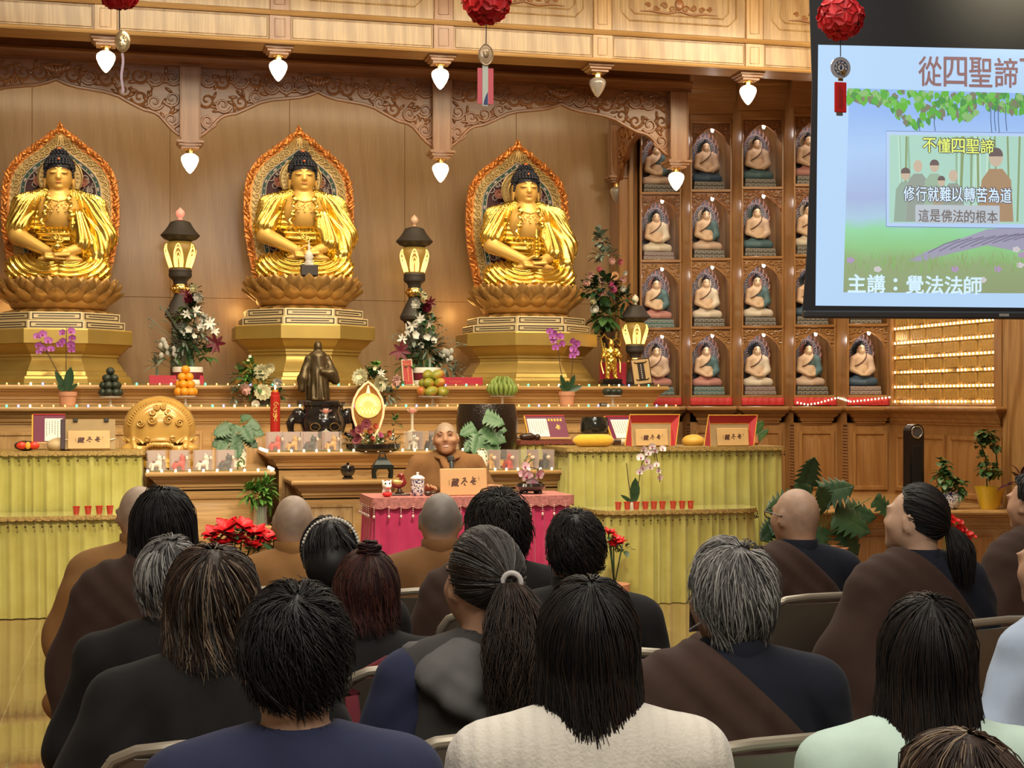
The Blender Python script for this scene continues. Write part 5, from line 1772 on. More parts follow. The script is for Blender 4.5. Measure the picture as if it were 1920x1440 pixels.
# ---------------- hair
def hairline(a,tab):
 """polar limit for azimuth a (0 = back of the head, pi = forehead)"""
 a=abs((a+PI)%(2*PI)-PI)
 ks=sorted(tab)
 for k0,k1 in zip(ks,ks[1:]):
  if a<=math.radians(k1):
   t=(a-math.radians(k0))/math.radians(k1-k0)
   t=t*t*(3-2*t)
   return math.radians(tab[k0]+(tab[k1]-tab[k0])*t)
 return math.radians(tab[ks[-1]])
SHORT={0:128,55:122,85:98,115:84,140:60,180:52}
LONG={0:112,70:105,100:86,130:62,180:50}
def hair(p,mats,wts,tab=LONG,L=0.12,Lf=None,fall=0.02,n=700,r=0.0013,puff=1.06,tilt=0.35,hug=True,flare=0.0,curl=0.0,wav=0.0,seed=1,rough=0.012,tip=0.004,mess=0.0,nm='hair',shellgap=0.97,clump=4,back=0.0,K=9,swirl=0.25,part=None,drop_r=1.0):
 rnd=random.Random(seed)
 rx,ry,rz_=0.081*puff,0.100*puff,0.103*puff
 c0=Vector((0,-0.008,0.014))
 Rt=Matrix.Rotation(tilt,3,'X')
 ravg=0.095*puff
 B=Matrix.Translation(p.pv)@p.RH.to_4x4()@Matrix.Translation(p.hc-p.pv)@Matrix.Diagonal((p.hs,p.hs,p.hs,1))
 def dirv(a,po):
  v=Vector((math.sin(po)*math.sin(a),-math.sin(po)*math.cos(a),math.cos(po)))
  return Rt@v
 def point(a,po,hangL,lift):
  """po = polar on the scalp; hangL = length fallen free below the hang line"""
  v=dirv(a,po)
  q=Vector((v.x*rx,v.y*ry,v.z*rz_))*(1+lift)+c0
  if hangL>0:
   out=Vector((v.x,v.y,0));out=out.normalized() if out.length>1e-5 else Vector((0,-1,0))
   u=hangL
   q=q+Vector((0,0,-1))*u+out*(flare*u*u/max(fall,0.05)-curl*(u/max(fall,0.05))**3*0.05)+Vector((0,-back*u,0))
  return q
 def strandpath(a,p0,ln,lift,da=0.0,wph=0.0):
  pm=hairline(a,tab)
  pts=[]
  for k in range(K):
   s_=ln*k/(K-1)
   po=p0+s_/ravg
   hang=0.0
   lim=pm if hug else min(pm,math.radians(100))
   if po>lim:
    hang=(po-lim)*ravg*drop_r;po=lim
   aa=a+da*k/(K-1)
   lf=lift*(0.3+0.7*min(1,k/3))+(tip*(k/(K-1))**2)/0.09
   q=point(aa,po,hang,lf)
   if wav and k>1:
    q=q+Vector((math.sin(wph+s_*55),math.cos(wph*1.7+s_*48),0))*wav*k/K
   pts.append(q)
  return pts
 mb=MB();mb.M=B
 rows=[]
 nA=56
 for i in range(nA):
  a=-PI+2*PI*i/nA
  fr=abs(a)>math.radians(125)
  lim0=hairline(a,tab) if hug else min(hairline(a,tab),math.radians(100))
  ln=lim0*ravg+max(0.0,(0.3 if fr else 0.8)*fall-0.004)
  old=K
  pts=[]
  for k in range(14):
   s_=ln*k/13;po=s_/ravg;hang=0
   pm=hairline(a,tab);lim=pm if hug else min(pm,math.radians(100))
   if po>lim:hang=(po-lim)*ravg*drop_r;po=lim
   pts.append(point(a,po,hang,shellgap-1))
  rows.append(pts)
 mb.mi=0
 mb.grid([list(q) for q in zip(*rows)],close=True)
 tot=sum(wts);nc=max(1,n//clump)
 for _ in range(nc):
  for _t in range(60):
   a=rnd.uniform(-PI,PI);pm=hairline(a,tab)
   p0=math.acos(1-rnd.random()*(1-math.cos(pm)))
   if abs(a)<math.radians(165) or rnd.random()<0.5:break
  if part is not None and rnd.random()<0.0:continue
  da=swirl*1.3+rnd.gauss(0,swirl)*(0.4+mess);lift=rnd.uniform(0.0,rough/0.09)
  fr=abs(a)>math.radians(128)
  lnC=(Lf if (fr and Lf is not None) else L)*rnd.uniform(0.78,1.08)
  x=rnd.random()*tot;mi=0
  for j,wq in enumerate(wts):
   x-=wq
   if x<=0:mi=j;break
  wph=rnd.uniform(0,6);lay=rnd.uniform(0.78,1.08) if rnd.random()<0.7 else rnd.uniform(0.35,0.9)
  for q in range(clump):
   mb.mi=mi if rnd.random()<0.75 else rnd.randrange(len(mats))
   a1=a+rnd.gauss(0,0.11)/max(math.sin(p0),0.25)
   pm1=hairline(a1,tab);lim1=pm1 if hug else min(pm1,math.radians(100))
   mx_=max(lim1-p0,0)*ravg+fall*lay*rnd.uniform(0.9,1.06)
   ln=mx_ if fall>0.06 else min(lnC*rnd.uniform(0.92,1.06),mx_)
   pts=strandpath(a1,p0,ln,lift+rnd.uniform(-0.02,0.02),da+rnd.gauss(0,0.05)*(1+3*mess),wph+rnd.uniform(-.4,.4))
   rr=[r*(1.0 if k<K-3 else (0.8,0.55,0.2)[k-K+3])*rnd.uniform(0.8,1.2) for k in range(K)]
   mb.tube(pts,rr,3,cap=False)
 return obj(nm,mb,mats,p.t,smooth=180)
def pulled(p,mats,wts,tie,n=700,r=0.0013,puff=1.05,tab=LONG,seed=1,tail=None,nm='hair',clump=8):
 """hair drawn over the scalp to a tie point (direction in the head frame), with an optional hanging tail"""
 rnd=random.Random(seed)
 rx,ry,rz_=0.081*puff,0.100*puff,0.103*puff
 c0=Vector((0,-0.008,0.014))
 B=Matrix.Translation(p.pv)@p.RH.to_4x4()@Matrix.Translation(p.hc-p.pv)@Matrix.Diagonal((p.hs,p.hs,p.hs,1))
 T=Vector(tie).normalized()
 Rt=Matrix.Rotation(0.35,3,'X')
 mb=MB();mb.M=B
 def el(v,lift=0.0):return Vector((v.x*rx,v.y*ry,v.z*rz_))*(1+lift)+c0
 rows=[]
 for i in range(48):
  a=-PI+2*PI*i/48;pm=hairline(a,tab);row=[]
  for k in range(12):
   po=pm*k/11
   row.append(el(Rt@Vector((math.sin(po)*math.sin(a),-math.sin(po)*math.cos(a),math.cos(po))),-0.015))
  rows.append(row)
 mb.mi=0;mb.grid([list(q) for q in zip(*rows)],close=True)
 tot=sum(wts)
 def pick():
  x=rnd.random()*tot
  for j,wq in enumerate(wts):
   x-=wq
   if x<=0:return j
  return 0
 for _ in range(n//clump):
  a=rnd.uniform(-PI,PI);pm=hairline(a,tab)
  po=math.acos(1-(0.15+0.85*rnd.random())*(1-math.cos(pm)))
  mi=pick();lift=rnd.uniform(0,0.07)
  for q in range(clump):
   a1=a+rnd.gauss(0,0.05)/max(math.sin(po),.3);mb.mi=mi if rnd.random()<.75 else pick()
   v0=Rt@Vector((math.sin(po)*math.sin(a1),-math.sin(po)*math.cos(a1),math.cos(po)))
   om=math.acos(max(-1,min(1,v0.dot(T))))
   if om<0.05:continue
   pts=[]
   for k in range(9):
    t=k/8
    v=(v0*math.sin((1-t)*om)+T*math.sin(t*om))/max(math.sin(om),1e-4)
    pts.append(el(v,lift*(1-0.5*t)+rnd.gauss(0,0.004)+0.04*(t>.9)))
   mb.tube(pts,[r*q_ for q_ in (0.6,1,1,1,1,1,1,1,0.9)],3,cap=False)
 if tail:
  mb.M=None
  P0=B@el(T,0.06)
  R_=tail
  nt_=R_.get('n',420);Lt=R_['L'];W=R_['W']
  for _ in range(nt_):
   mb.mi=pick() if not tail.get('mats') else rnd.choice((0,4,4,5))
   an=rnd.uniform(0,2*PI);rad=math.sqrt(rnd.random())
   ln=Lt*rnd.uniform(0.72,1.04);ph=rnd.uniform(0,6);am=R_.get('wave',0.012)
   ex=Vector(R_.get('end',(0,-0.06,0)))
   pts=[]
   for k in range(12):
    t=k/11
    wd=W*(0.30+1.0*math.sin(min(1,t*1.25)*PI*0.62))*(1-0.35*t)
    ax=Vector((0,-1,0))*R_.get('out',0.05)*math.sin(min(1,t*1.6)*PI/2)+Vector((ex.x*t,ex.y*t,0))
    pts.append(P0+ax+Vector((0,0,-ln*(t**1.15)))+Vector((math.cos(an)*rad*wd,math.sin(an)*rad*wd*0.8,0))+Vector((math.sin(ph+t*13),math.cos(ph+t*11),0))*am*t)
   mb.tube(pts,[r*1.15*q_ for q_ in (1,1,1,1,1,1,1,1,.9,.8,.6,.2)],3,cap=False)
 return obj(nm,mb,mats,p.t,smooth=180)
def headpt(p,q):
 B=Matrix.Translation(p.pv)@p.RH.to_4x4()@Matrix.Translation(p.hc-p.pv)@Matrix.Diagonal((p.hs,p.hs,p.hs,1))
 return B@Vector(q)
# ---------------- folding chairs
def chair_proto():
 t=thing('folding_chair','x','chair',(0,0,0),group='metal folding chairs')
 mb=MB()
 def upr(sx):
  return [(sx*0.215,0.24,0.012),(sx*0.218,0.06,0.28),(sx*0.22,-0.10,0.50),(sx*0.22,-0.215,0.69),(sx*0.212,-0.235,0.735),(sx*0.19,-0.25,0.768),(sx*0.15,-0.258,0.784),(sx*0.07,-0.262,0.79)]
 mb.tube(upr(-1)+upr(1)[::-1],0.0125,10)
 for z,y in ((0.17,0.13),):mb.tube([(-0.216,y,z),(0.216,y,z)],0.008,8)
 obj('frame',mb,FRAMEM,t)
 for sx in (-1,1):
  mb=MB();mb.tube([(sx*0.195,-0.28,0.012),(sx*0.195,-0.14,0.20),(sx*0.195,0.12,0.425)],0.0115,10);lg=obj('rear_leg',mb,FRAMEM,t)
  mb=MB();mb.tube([(sx*0.195,-0.283,0.0),(sx*0.195,-0.27,0.03)],0.015,8);obj('rubber_foot',mb,RUBBER,lg)
 mb=MB();mb.tube([(-0.195,-0.21,0.11),(0.195,-0.21,0.11)],0.008,8);obj('crossbar',mb,FRAMEM,t)
 mb=MB();rows=[]
 for k in range(8):
  v=k/7;z=0.555+0.215*v;y0=-0.135-0.118*v
  if k==7:z-=0.002
  rows.append([(-0.205+0.41*j/14,y0-0.018*(1-((j-7)/7)**2),z) for j in range(15)])
 rows2=[[(x,y+0.012,z) for x,y,z in r_] for r_ in rows]
 mb.grid(rows);mb.grid(rows2)
 for e in (0,7):mb.grid([rows[e],rows2[e]])
 mb.tube([rows[0][j] for j in range(15)],0.008,6)
 obj('backrest',mb,PANELM,t,smooth=60)
 mb=MB();mb.box(-0.20,0.20,-0.17,0.21,0.418,0.436,0.008);obj('seat',mb,PANELM,t)
 return t
CH0=chair_proto();ch_used=[0]
def chair(x,y,rz,lab,cushion=False):
 if ch_used[0]==0:
  CH0.location=(x,y,0);CH0.rotation_euler=(0,0,rz);CH0['label']=lab;CH0.scale=(1.1,1.1,1.1);c=CH0
 else:c=dup(CH0,(x,y,0),rz,lab,sc=1.1)
 ch_used[0]+=1
 if cushion:
  mb=MB();mb.box(-0.20,0.20,-0.19,0.20,0.437,0.462,0.012);obj('seat_cushion',mb,CUSH,c,label='red seat cushion')
 return c
def seat(p,lab,back=0.0,dx=0.0,cushion=False,rz=None):
 r=p.t.rotation_euler.z if rz is None else rz
 o=Matrix.Rotation(r,3,'Z')@Vector((dx,-0.03-back,0))
 return chair(p.t.location.x+o.x,p.t.location.y+o.y,r,lab,cushion)
# ---------------- the audience (front rows last)
J=person('bald person in an ochre robe seated at far left, half hidden by long black hair',262,907,5.95,rz=0.0,outfit='robe',collarz=0.022,cmat=C_TAN,collar=C_TAN,scalp=SCALPL,drape=0.3,wid=1.0,arms=(0.27,.27))
seat(J,'folding chair under the far left robed bald person')
I=person('person with shaggy black shoulder-length hair in a dark brown robe at left',304,905,5.1,rz=-0.05,cmat=C_BROWN,collar=C_BROWN,wrap=C_BROWN,drape=0.4,wid=1.0,hrot=(0,0,-0.15),hp=.028)
hair(I,[H_BLACK,H_BLACK2],[3,2],L=0.20,Lf=0.14,n=1500,r=0.0016,puff=1.10,hug=False,flare=0.06,seed=4,mess=0.5,tip=0.01,rough=0.02,fall=0.19)
seat(I,'folding chair of the black-haired person in the brown robe, left',back=0.02)
K_=person('bald person in an ochre robe in front of the red poinsettias',550,925,6.2,rz=-0.05,outfit='robe',cmat=C_TAN,collar=C_TAN,scalp=SCALPL,hs=0.98,collarz=0.022,hrot=(0,0,-0.05))
seat(K_,'folding chair of the bald person before the poinsettias')
N_=person('bald person with grey stubble in an ochre robe before the pink table',826,920,6.12,rz=-0.15,outfit='robe',collarz=0.022,cmat=C_TANB,collar=C_TANB,scalp=SCALPG,wid=1.02,hrot=(0,0,-0.03))
seat(N_,'folding chair with bare back showing behind the grey-stubbled person',dx=-0.03,back=0.0)
O_=person('person with thick wavy black hair in black, before the pink table',937,917,5.55,rz=-0.12,cmat=C_BLACK,collar=C_BLACK,wrap=C_BROWN,wid=1.0,hrot=(0,0,0.0),hp=.032)
hair(O_,[H_BLACK,H_BLACK2,H_DBROWN],[3,3,2],L=0.09,Lf=0.1,n=1900,r=0.0017,puff=1.1,tab={0:122,60:118,90:104,120:80,180:52},hug=True,wav=0.010,seed=12,mess=1.0,rough=0.03,tip=0.008,K=11,fall=0.03)
seat(O_,'folding chair of the wavy-haired person in black')
L_=person('person wearing a black net cap edged with white beads',621,968,5.0,rz=0.0,cmat=C_BLACK,collar=C_BLACK,wid=0.95,hrot=(-0.1,0,0),hp=.012)
seat(L_,'folding chair of the person in the beaded net cap')
hair(L_,[H_BLACK,H_BLACK2,H_DGREY],[3,2,1],L=0.10,Lf=0.05,n=500,r=0.0018,puff=1.06,tab=SHORT,seed=3,fall=0.015)
mb=MB();B_=headpt
mb.ell(tuple(headpt(L_,(0,-0.055,-0.03))),(0.088,0.072,0.085),20,14)
obj('net_cap',mb,H_BLACK,L_.t,smooth=180)
mb=MB()
for k in range(34):
 a=-0.25+(PI+0.5)*k/33
 q=headpt(L_,(0.093*math.cos(a),-0.02-0.03*math.sin(a),0.015+0.107*math.sin(a)))
 mb.ell(tuple(q),0.0058,7,5)
obj('bead_edge',mb,WHITE,L_.t,label='white beads along the cap edge')
P_=person('person with short black hair in a black coat right of the pink table',1080,950,4.75,rz=-0.22,cmat=C_BLACK,collar=C_BLACK,collarz=0.02,wid=1.04,hrot=(0.05,0,-0.03),hp=.022)
hair(P_,[H_BLACK,H_BLACK2,H_DBROWN],[3,2,1],tab={0:118,50:112,80:92,105:74,140:58,180:52},L=0.06,Lf=0.05,n=1500,r=0.0014,puff=1.04,seed=6,mess=0.5,tip=0.006,fall=0.012)
seat(P_,'folding chair of the short-haired person in the black coat',dx=0.05,back=0.05)
Q_=person('elderly bald person with glasses, black coat and brown wrap, at right',1499,912,5.96,rz=0.16,cmat=C_NAVY,collar=C_NAVY,wrap=C_BROWN,wid=1.02,hrot=(0.02,0,0.12),collarz=0.01,scalp=SCALPQ)
mb=MB()
for sx in (-1,1):
 mb.tube([tuple(headpt(Q_,(sx*x,y,z))) for x,y,z in ((0.088,-0.02,0.004),(0.084,0.05,0.012),(0.072,0.106,0.012))],0.0025,6)
 mb.tube([tuple(headpt(Q_,(sx*(0.038+0.027*math.cos(a)),0.112,0.004+0.02*math.sin(a)))) for a in [2*PI*k/14 for k in range(15)]],0.002,6)
obj('glasses',mb,SPEC_F,Q_.t)
seat(Q_,'folding chair with red cushion behind the elderly person with glasses',cushion=True,dx=-0.07,back=0.0,rz=0.12)
R_=person('person with a low black ponytail, brown wrap over black, looking up at right',1722,905,5.25,rz=0.28,cmat=C_NAVY,collar=C_NAVY,wrap=C_BROWN,drape=0.7,wid=1.1,hrot=(0.12,0,0.42),skin=SKINL,hp=.012)
pulled(R_,[H_BLACK,H_BLACK2,H_DBROWN],[4,2,1],(0.35,-0.9,-0.20),n=1400,r=0.0014,seed=7,tail={'L':0.20,'W':0.05,'out':0.045,'n':360,'wave':0.004,'end':(0.02,0.0,0)})
seat(R_,'folding chair of the low-ponytailed person at right',dx=0.03)
S_=person('brown-robed person cut off by the right edge of the picture',1945,890,6.2,rz=0.4,cmat=C_BLACK,collar=C_BLACK,wrap=C_BROWN,drape=0.6,wid=1.1)
hair(S_,[H_BLACK,H_BLACK2],[2,1],L=0.1,Lf=0.06,n=200,r=0.003,puff=1.08,fall=0.02)
seat(S_,'folding chair at the right edge under the brown-robed person',rz=0.35)
T_=person('person in a pale blue shirt cut off by the right edge',1990,985,4.3,rz=0.45,outfit='shirt',cmat=C_BLUE,arms=(0.27,.27))
hair(T_,[H_BLACK,H_BLACK2],[2,1],L=0.1,Lf=0.06,n=200,r=0.003,puff=1.08,fall=0.02)
seat(T_,'folding chair at the right edge under the pale blue shirt')
M_=person('person with auburn hair knotted in a high bun, black coat',684,1026,4.4,rz=0.0,cmat=C_BLACK,collar=C_BLACK,collarz=0.02,wid=1.05,hrot=(-0.15,0.05,-0.1),hp=.016)
pulled(M_,[H_RED2,H_RED,H_BROWN],[3,3,1],(0.0,-0.45,0.9),n=1500,r=0.0014,seed=17,puff=1.12)
hair(M_,[H_RED2,H_RED,H_BROWN],[3,4,1],tab=LONG,fall=0.075,n=900,r=0.0014,puff=1.07,hug=False,flare=0.08,seed=18,mess=0.4,nm='loose_hair')
mb=MB();rnd=random.Random(6)
c_=Vector((0,-0.055,0.125))
for k in range(120):
 a0=rnd.uniform(0,2*PI);rr=rnd.uniform(0.012,0.03);zz=rnd.uniform(-0.022,0.022)
 mb.mi=rnd.choice((0,0,1))
 mb.tube([tuple(headpt(M_,c_+Vector((rr*math.cos(a0+q*.5)*(1.15 if abs(zz)<.012 else.8),rr*math.sin(a0+q*.5),zz+0.004*math.sin(q))))) for q in range(8)],0.0035,4)
mb.ell(tuple(headpt(M_,c_)),0.026,12,8)
obj('hair_bun',mb,[H_RED2,H_RED],M_.t)
mM=seat(M_,'folding chair behind the auburn bun, with a wine-red bag strap',dx=0.13,back=0.0)
Hh=person('grey-haired person in black behind brown-streaked hair, at left',318,998,4.4,rz=-0.08,cmat=C_BLACK,collar=C_BLACK,wid=1.0,hrot=(0.05,0,0.05),hp=.024)
hair(Hh,[H_DGREY,H_GREY,H_WHITE],[2,3,3],tab={0:120,60:114,90:96,115:80,180:52},L=0.10,Lf=0.07,n=900,r=0.0017,puff=1.05,hug=True,seed=8,mess=0.4,tip=0.007,fall=0.035)
seat(Hh,'folding chair of the grey-haired person in black, left',dx=0.08)
G_=person('person with brown streaked bob, lime collar and black coat',399,1010,3.52,rz=-0.02,cmat=C_BLACK,collar=C_LIME,collarz=0.022,wid=1.06,hrot=(0,0,0.0),arms=(0.28,.28),drape=0.8,h=0.011,hp=.030)
hair(G_,[H_DBROWN,H_BROWN,H_LIGHT,H_DGREY],[5,3,1.6,1],tab=LONG,L=0.15,Lf=0.09,n=1500,r=0.0014,puff=1.08,hug=False,flare=0.1,seed=21,mess=0.55,tip=0.006,wav=0.003,rough=0.022,fall=0.10)
mb=MB();rows=[]
for (dr,dz) in ((0.0,0.0),(0.012,0.03),(0.005,0.05),(-0.01,0.045)):
 rows.append([((0.088+dr)*math.cos(a),-0.025+(0.09+dr)*math.sin(a)+0.02*max(0,math.sin(a)),G_.sh+0.03+dz-0.06*max(0,math.sin(a))**2) for a in [2*PI*k/36 for k in range(36)]])
mb.grid(rows,close=True);obj('coat_collar',mb,C_BLACK,G_.t,smooth=180)
seat(G_,'folding chair of the person with the lime collar',dx=0.0,back=0.03)
F_=person('person with thick grey hair and face mask, navy coat and brown wrap',1378,1000,3.55,rz=-0.02,cmat=C_NAVY,collar=C_NAVY,wrap=C_BROWN,wid=1.04,hrot=(0.03,0,0.14),h=0.011,collarz=0.012,hp=.036)
hair(F_,[H_GREY,H_WHITE,H_DGREY],[4,3,3],tab={0:124,55:118,85:98,110:80,140:60,180:52},L=0.1,Lf=0.07,n=1700,r=0.0013,puff=1.1,hug=True,seed=31,mess=0.45,tip=0.006,rough=0.016,fall=0.030)
mb=MB();rows=[]
for k in range(7):
 v=-1+k/3
 rows.append([tuple(headpt(F_,(0.074*u,0.118-0.055*u*u-0.02*abs(v)*(1-abs(u)),-0.05+0.042*v+0.006*u*u))) for u in [-1+q/5 for q in range(11)]])
mb.grid(rows)
for sx in (-1,1):
 mb.tube([tuple(headpt(F_,q)) for q in ((sx*0.074,0.062,-0.02),(sx*0.082,0.0,0.028),(sx*0.086,-0.03,0.0),(sx*0.082,-0.01,-0.05),(sx*0.074,0.062,-0.08))],0.0022,6)
obj('face_mask',mb,plain('mask_white',(0.75,0.78,0.82),0.7),F_.t,smooth=180)
seat(F_,'folding chair of the grey-haired person with the mask',dx=-0.06,back=0.02,rz=0.12)
E_=person('person with long grey-brown ponytail in a grey hooded vest',915,985,3.6,rz=0.0,outfit='vest',cmat=C_GREYD,extra={'sleeve':C_NAVY2},wid=1.0,hrot=(0.0,0.0,0.22),skin=SKIN,h=0.011,lean=0.0,hp=.018)
pulled(E_,[H_BLACK2,H_DBROWN,H_DGREY,H_GREY,H_DBROWN,H_BROWN],[4,3,3,.6,0,0],(0.10,-0.93,-0.02),n=2200,r=0.0010,seed=41,puff=1.10,tail={'L':0.33,'W':0.085,'out':0.085,'n':900,'wave':0.02,'end':(0.0,-0.04,0),'mats':4})
q=headpt(E_,(0.010,-0.125,0.012));mb=MB()
mb.tube([tuple(q+Vector((0.0+0.020*math.cos(a),0.012*math.cos(a)*-0.6-0.006,0.022*math.sin(a)))) for a in [2*PI*k/20 for k in range(21)]],0.0065,8);obj('hair_tie',mb,plain('pale_band',(0.55,0.53,0.52),0.6),E_.t)
seat(E_,'folding chair of the person in the hooded vest',dx=-0.02,back=0.02)
D_=person('person with very long straight black hair in a mint top',1742,1100,3.0,rz=-0.30,outfit='shirt',cmat=C_MINT,wid=0.95,h=0.011,skin=SKINL,hp=.024)
hair(D_,[H_BLACK,H_BLACK2,H_DBROWN],[4,3,1.4],tab=LONG,L=0.40,Lf=0.38,n=2000,r=0.0012,puff=1.05,hug=False,flare=0.16,seed=51,mess=0.15,K=13,back=0.12,wav=0.004,swirl=0.12,fall=0.33)
seat(D_,'folding chair of the person in the mint top')
B2=person('person with shoulder-length black hair in a cream knit sweater',1106,1066,2.88,rz=-0.18,outfit='knit',cmat=C_KNIT,wid=1.0,h=0.0105,skin=SKINL,hrot=(0,0,0.0),hp=.026)
hair(B2,[H_BLACK,H_BLACK2,H_DBROWN],[4,3,1],tab=LONG,L=0.245,Lf=0.24,n=2000,r=0.0012,puff=1.06,hug=False,flare=0.05,seed=61,mess=0.2,K=12,back=0.03,wav=0.004,swirl=0.12,fall=0.165)
seat(B2,'folding chair of the person in the cream knit sweater')
A_=person('young person with short black hair in a navy shirt',554,1078,2.72,rz=-0.10,outfit='shirt',cmat=C_NAVY2,collar=C_NAVY2,wid=1.0,h=0.0095,skin=SKINL,hrot=(0.05,0,0.03),collarz=-0.012,hp=.036)
hair(A_,[H_BLACK,H_BLACK2],[4,2],tab={0:114,50:110,80:92,105:76,140:58,180:50},L=0.075,Lf=0.06,n=2000,r=0.0013,puff=1.06,hug=True,seed=71,mess=0.5,tip=0.007,rough=0.018,fall=0.012)
seat(A_,'folding chair of the young person in the navy shirt')
C_=person('person at the bottom right corner with thinning brown hair parted in the middle',1815,1352,2.2,rz=0.2,cmat=C_BLACK,outfit='coat',h=0.011,hp=.024)
hair(C_,[H_DBROWN,H_BROWN,H_LIGHT],[5,4,1],tab=LONG,L=0.20,Lf=0.16,n=1600,r=0.0012,puff=1.06,hug=False,flare=0.1,seed=81,mess=0.2,tilt=0.15,fall=0.12)
seat(C_,'folding chair at the bottom right corner')
# ---------------- the speaker, facing the audience
SPx=person('speaker, shaven head and brown robe, smiling behind the pink table',838,790,11.6,rz=PI-0.16,outfit='robe',cmat=C_TANB,collar=None,skin=SKINT,scalp=(0.36,0.25,0.165),smile=1.0,hs=1.10,hrot=(0.12,0.08,-0.06),hands='none',h=0.0085,ch=0.011,wid=1.12,lean=0.06,group='people on the altar side',arms=(0.30,.3))
def hx(*q):return tuple(headpt(SPx,q))
mb=MB()
for sx in (-1,1):mb.tube([hx(sx*x,y,z) for x,y,z in ((0.014,0.098,0.030),(0.030,0.0955,0.036),(0.048,0.086,0.034),(0.058,0.076,0.026))],[0.0015,0.003,0.0028,0.001],6)
obj('eyebrows',mb,H_DBROWN,SPx.t)
for sx in (-1,1):
 mb=MB();mb.ell(hx(sx*0.034,0.0885,0.009),(0.0125,0.006,0.0042),10,8);obj('eye',mb,plain('eye_dark_%d'%sx,(0.03,0.02,0.015),0.2),SPx.t)
 mb=MB();mb.tube([hx(sx*x,y,z) for x,y,z in ((0.018,0.0935,0.009),(0.028,0.0965,0.0155),(0.040,0.0925,0.0155),(0.052,0.083,0.007))],[0.0012,0.003,0.003,0.0012],6);obj('eyelid',mb,SKINT,SPx.t)
mb=MB();rows=[]
for z in (-0.0555,-0.0665):
 rows.append([hx(0.031*u,0.0945-0.011*u*u,z+0.003*u*u) for u in [-1+k/6 for k in range(13)]])
mb.grid(rows);obj('teeth',mb,plain('teeth',(0.80,0.74,0.66),0.3),SPx.t,smooth=180)
LIPM=plain('lip',(0.36,0.14,0.10),0.45)
mb=MB();mb.tube([hx(0.036*u,0.0972-0.019*u*u,-0.053+0.006*u*u) for u in [-1+k/6 for k in range(13)]],[0.0015]+[0.0036]*11+[0.0015],8)
mb.tube([hx(0.034*u,0.0960-0.018*u*u,-0.0705+0.012*u*u) for u in [-1+k/6 for k in range(13)]],[0.0015]+[0.0042]*11+[0.0015],8)
obj('lips',mb,LIPM,SPx.t)
for sx,yo in ((-1,0.0),(1,0.012)):
 mb=MB();pts=[]
 for k in range(12):
  v=k/11
  ang=-PI/2+(0.2+2.5*v)*1.0
  if v<0.55:
   a=-PI/2+PI*(v/0.55)*0.86
   pts.append((sx*0.082*math.cos(a),SPx.hc.y-0.025+0.085*math.sin(a)+0.01,SPx.sh+0.075-0.035*(v/.55)))
  else:
   w_=(v-0.55)/0.45
   pts.append((sx*(0.035-0.10*w_),SPx.hc.y+0.075+0.055*w_+yo,SPx.sh+0.03-0.24*w_))
 mb.tube(pts,0.03,10,flat=0.55)
 obj('robe_collar',mb,C_TANB,SPx.t,smooth=180)
def sp_hand(P):
 d=elp(P,(0,0.0,0),(0.042,0.05,0.018))
 for k in range(4):
  l=(0.058,0.07,0.066,0.05)[k];x=0.032-0.021*k
  d=smin(d,cap(P,(x,0.035,0.002),(x*1.15,0.035+l*0.6,0.006),0.0098,0.009),0.008)
  d=smin(d,cap(P,(x*1.15,0.035+l*0.6,0.006),(x*1.1,0.035+l,-0.012),0.009,0.0078),0.004)
 d=smin(d,cap(P,(0.035,-0.02,0),(0.066,0.03,0.0),0.012,0.010),0.012)
 return smin(d,cap(P,(0,-0.03,0),(0,-0.12,0.005),0.030,0.034),0.02)
V_,F__=sdf_mesh(sp_hand,(-0.09,-0.17,-0.05),(0.1,0.12,0.06),0.005)
SPINV=SPx.t.matrix_basis.inverted()
for lab,pxy,rz_ in (('right',(914,914),2.2),('left',(800,916),3.6)):
 mb=MB();mb.arr(V_,F__)
 q=SPINV@onY(pxy[0],pxy[1],11.02)
 obj('hand',mb,SKINT,SPx.t,smooth=180,loc=q,rot=(0.2,0.3 if lab=='right' else -0.3,rz_-PI))
# ------ plants and flowers
G1=leafmat('leaf_green',(0.035,0.095,0.025),(0.075,0.16,0.045));G2=leafmat('leaf_dark',(0.012,0.045,0.018),(0.03,0.075,0.03))
G3=leafmat('leaf_grey',(0.13,0.17,0.13),(0.22,0.27,0.21),rough=0.6);G4=leafmat('leaf_bright',(0.07,0.20,0.03),(0.14,0.30,0.06))
TERRA=plain('terracotta',(0.58,0.27,0.15),0.75,vary=0.08);STEM=plain('stem_brown',(0.06,0.025,0.018),0.6);STEMG=plain('stem_green',(0.10,0.17,0.04),0.5)
FC={'cream':plain('cream_petal',(0.82,0.77,0.52),0.6,vary=0.06),'white':plain('white_petal',(0.80,0.78,0.70),0.6),'pink':plain('pink_petal',(0.78,0.50,0.44),0.6,vary=0.1),'rose':plain('rose_petal',(0.68,0.20,0.24),0.6),'mag':plain('magenta_petal',(0.42,0.06,0.18),0.55),'wine':plain('wine_petal',(0.12,0.008,0.02),0.5,vary=0.2),'orch':plain('orchid_purple',(0.45,0.12,0.47),0.5,vary=0.15,vs=30),'coral':plain('coral_petal',(0.80,0.24,0.15),0.55,vary=0.12),'peach':plain('peach_petal',(0.85,0.48,0.22),0.55),'red':plain('poinsettia_red',(0.56,0.006,0.015),0.45,vary=0.15,vs=12),'plum':plain('plum_petal',(0.25,0.05,0.07),0.6,vary=0.2),'worch':plain('pale_orchid',(0.80,0.72,0.74),0.5),'porch':plain('pink_orchid',(0.74,0.50,0.56),0.45,vary=0.12,vs=18)}
def foot(px,py,Y,z=None):
 p=onY(px,py,Y);s=scale(px,Y)
 if z is not None:p.z=z;py=HY+(EYE-z)*s
 return p,py,s
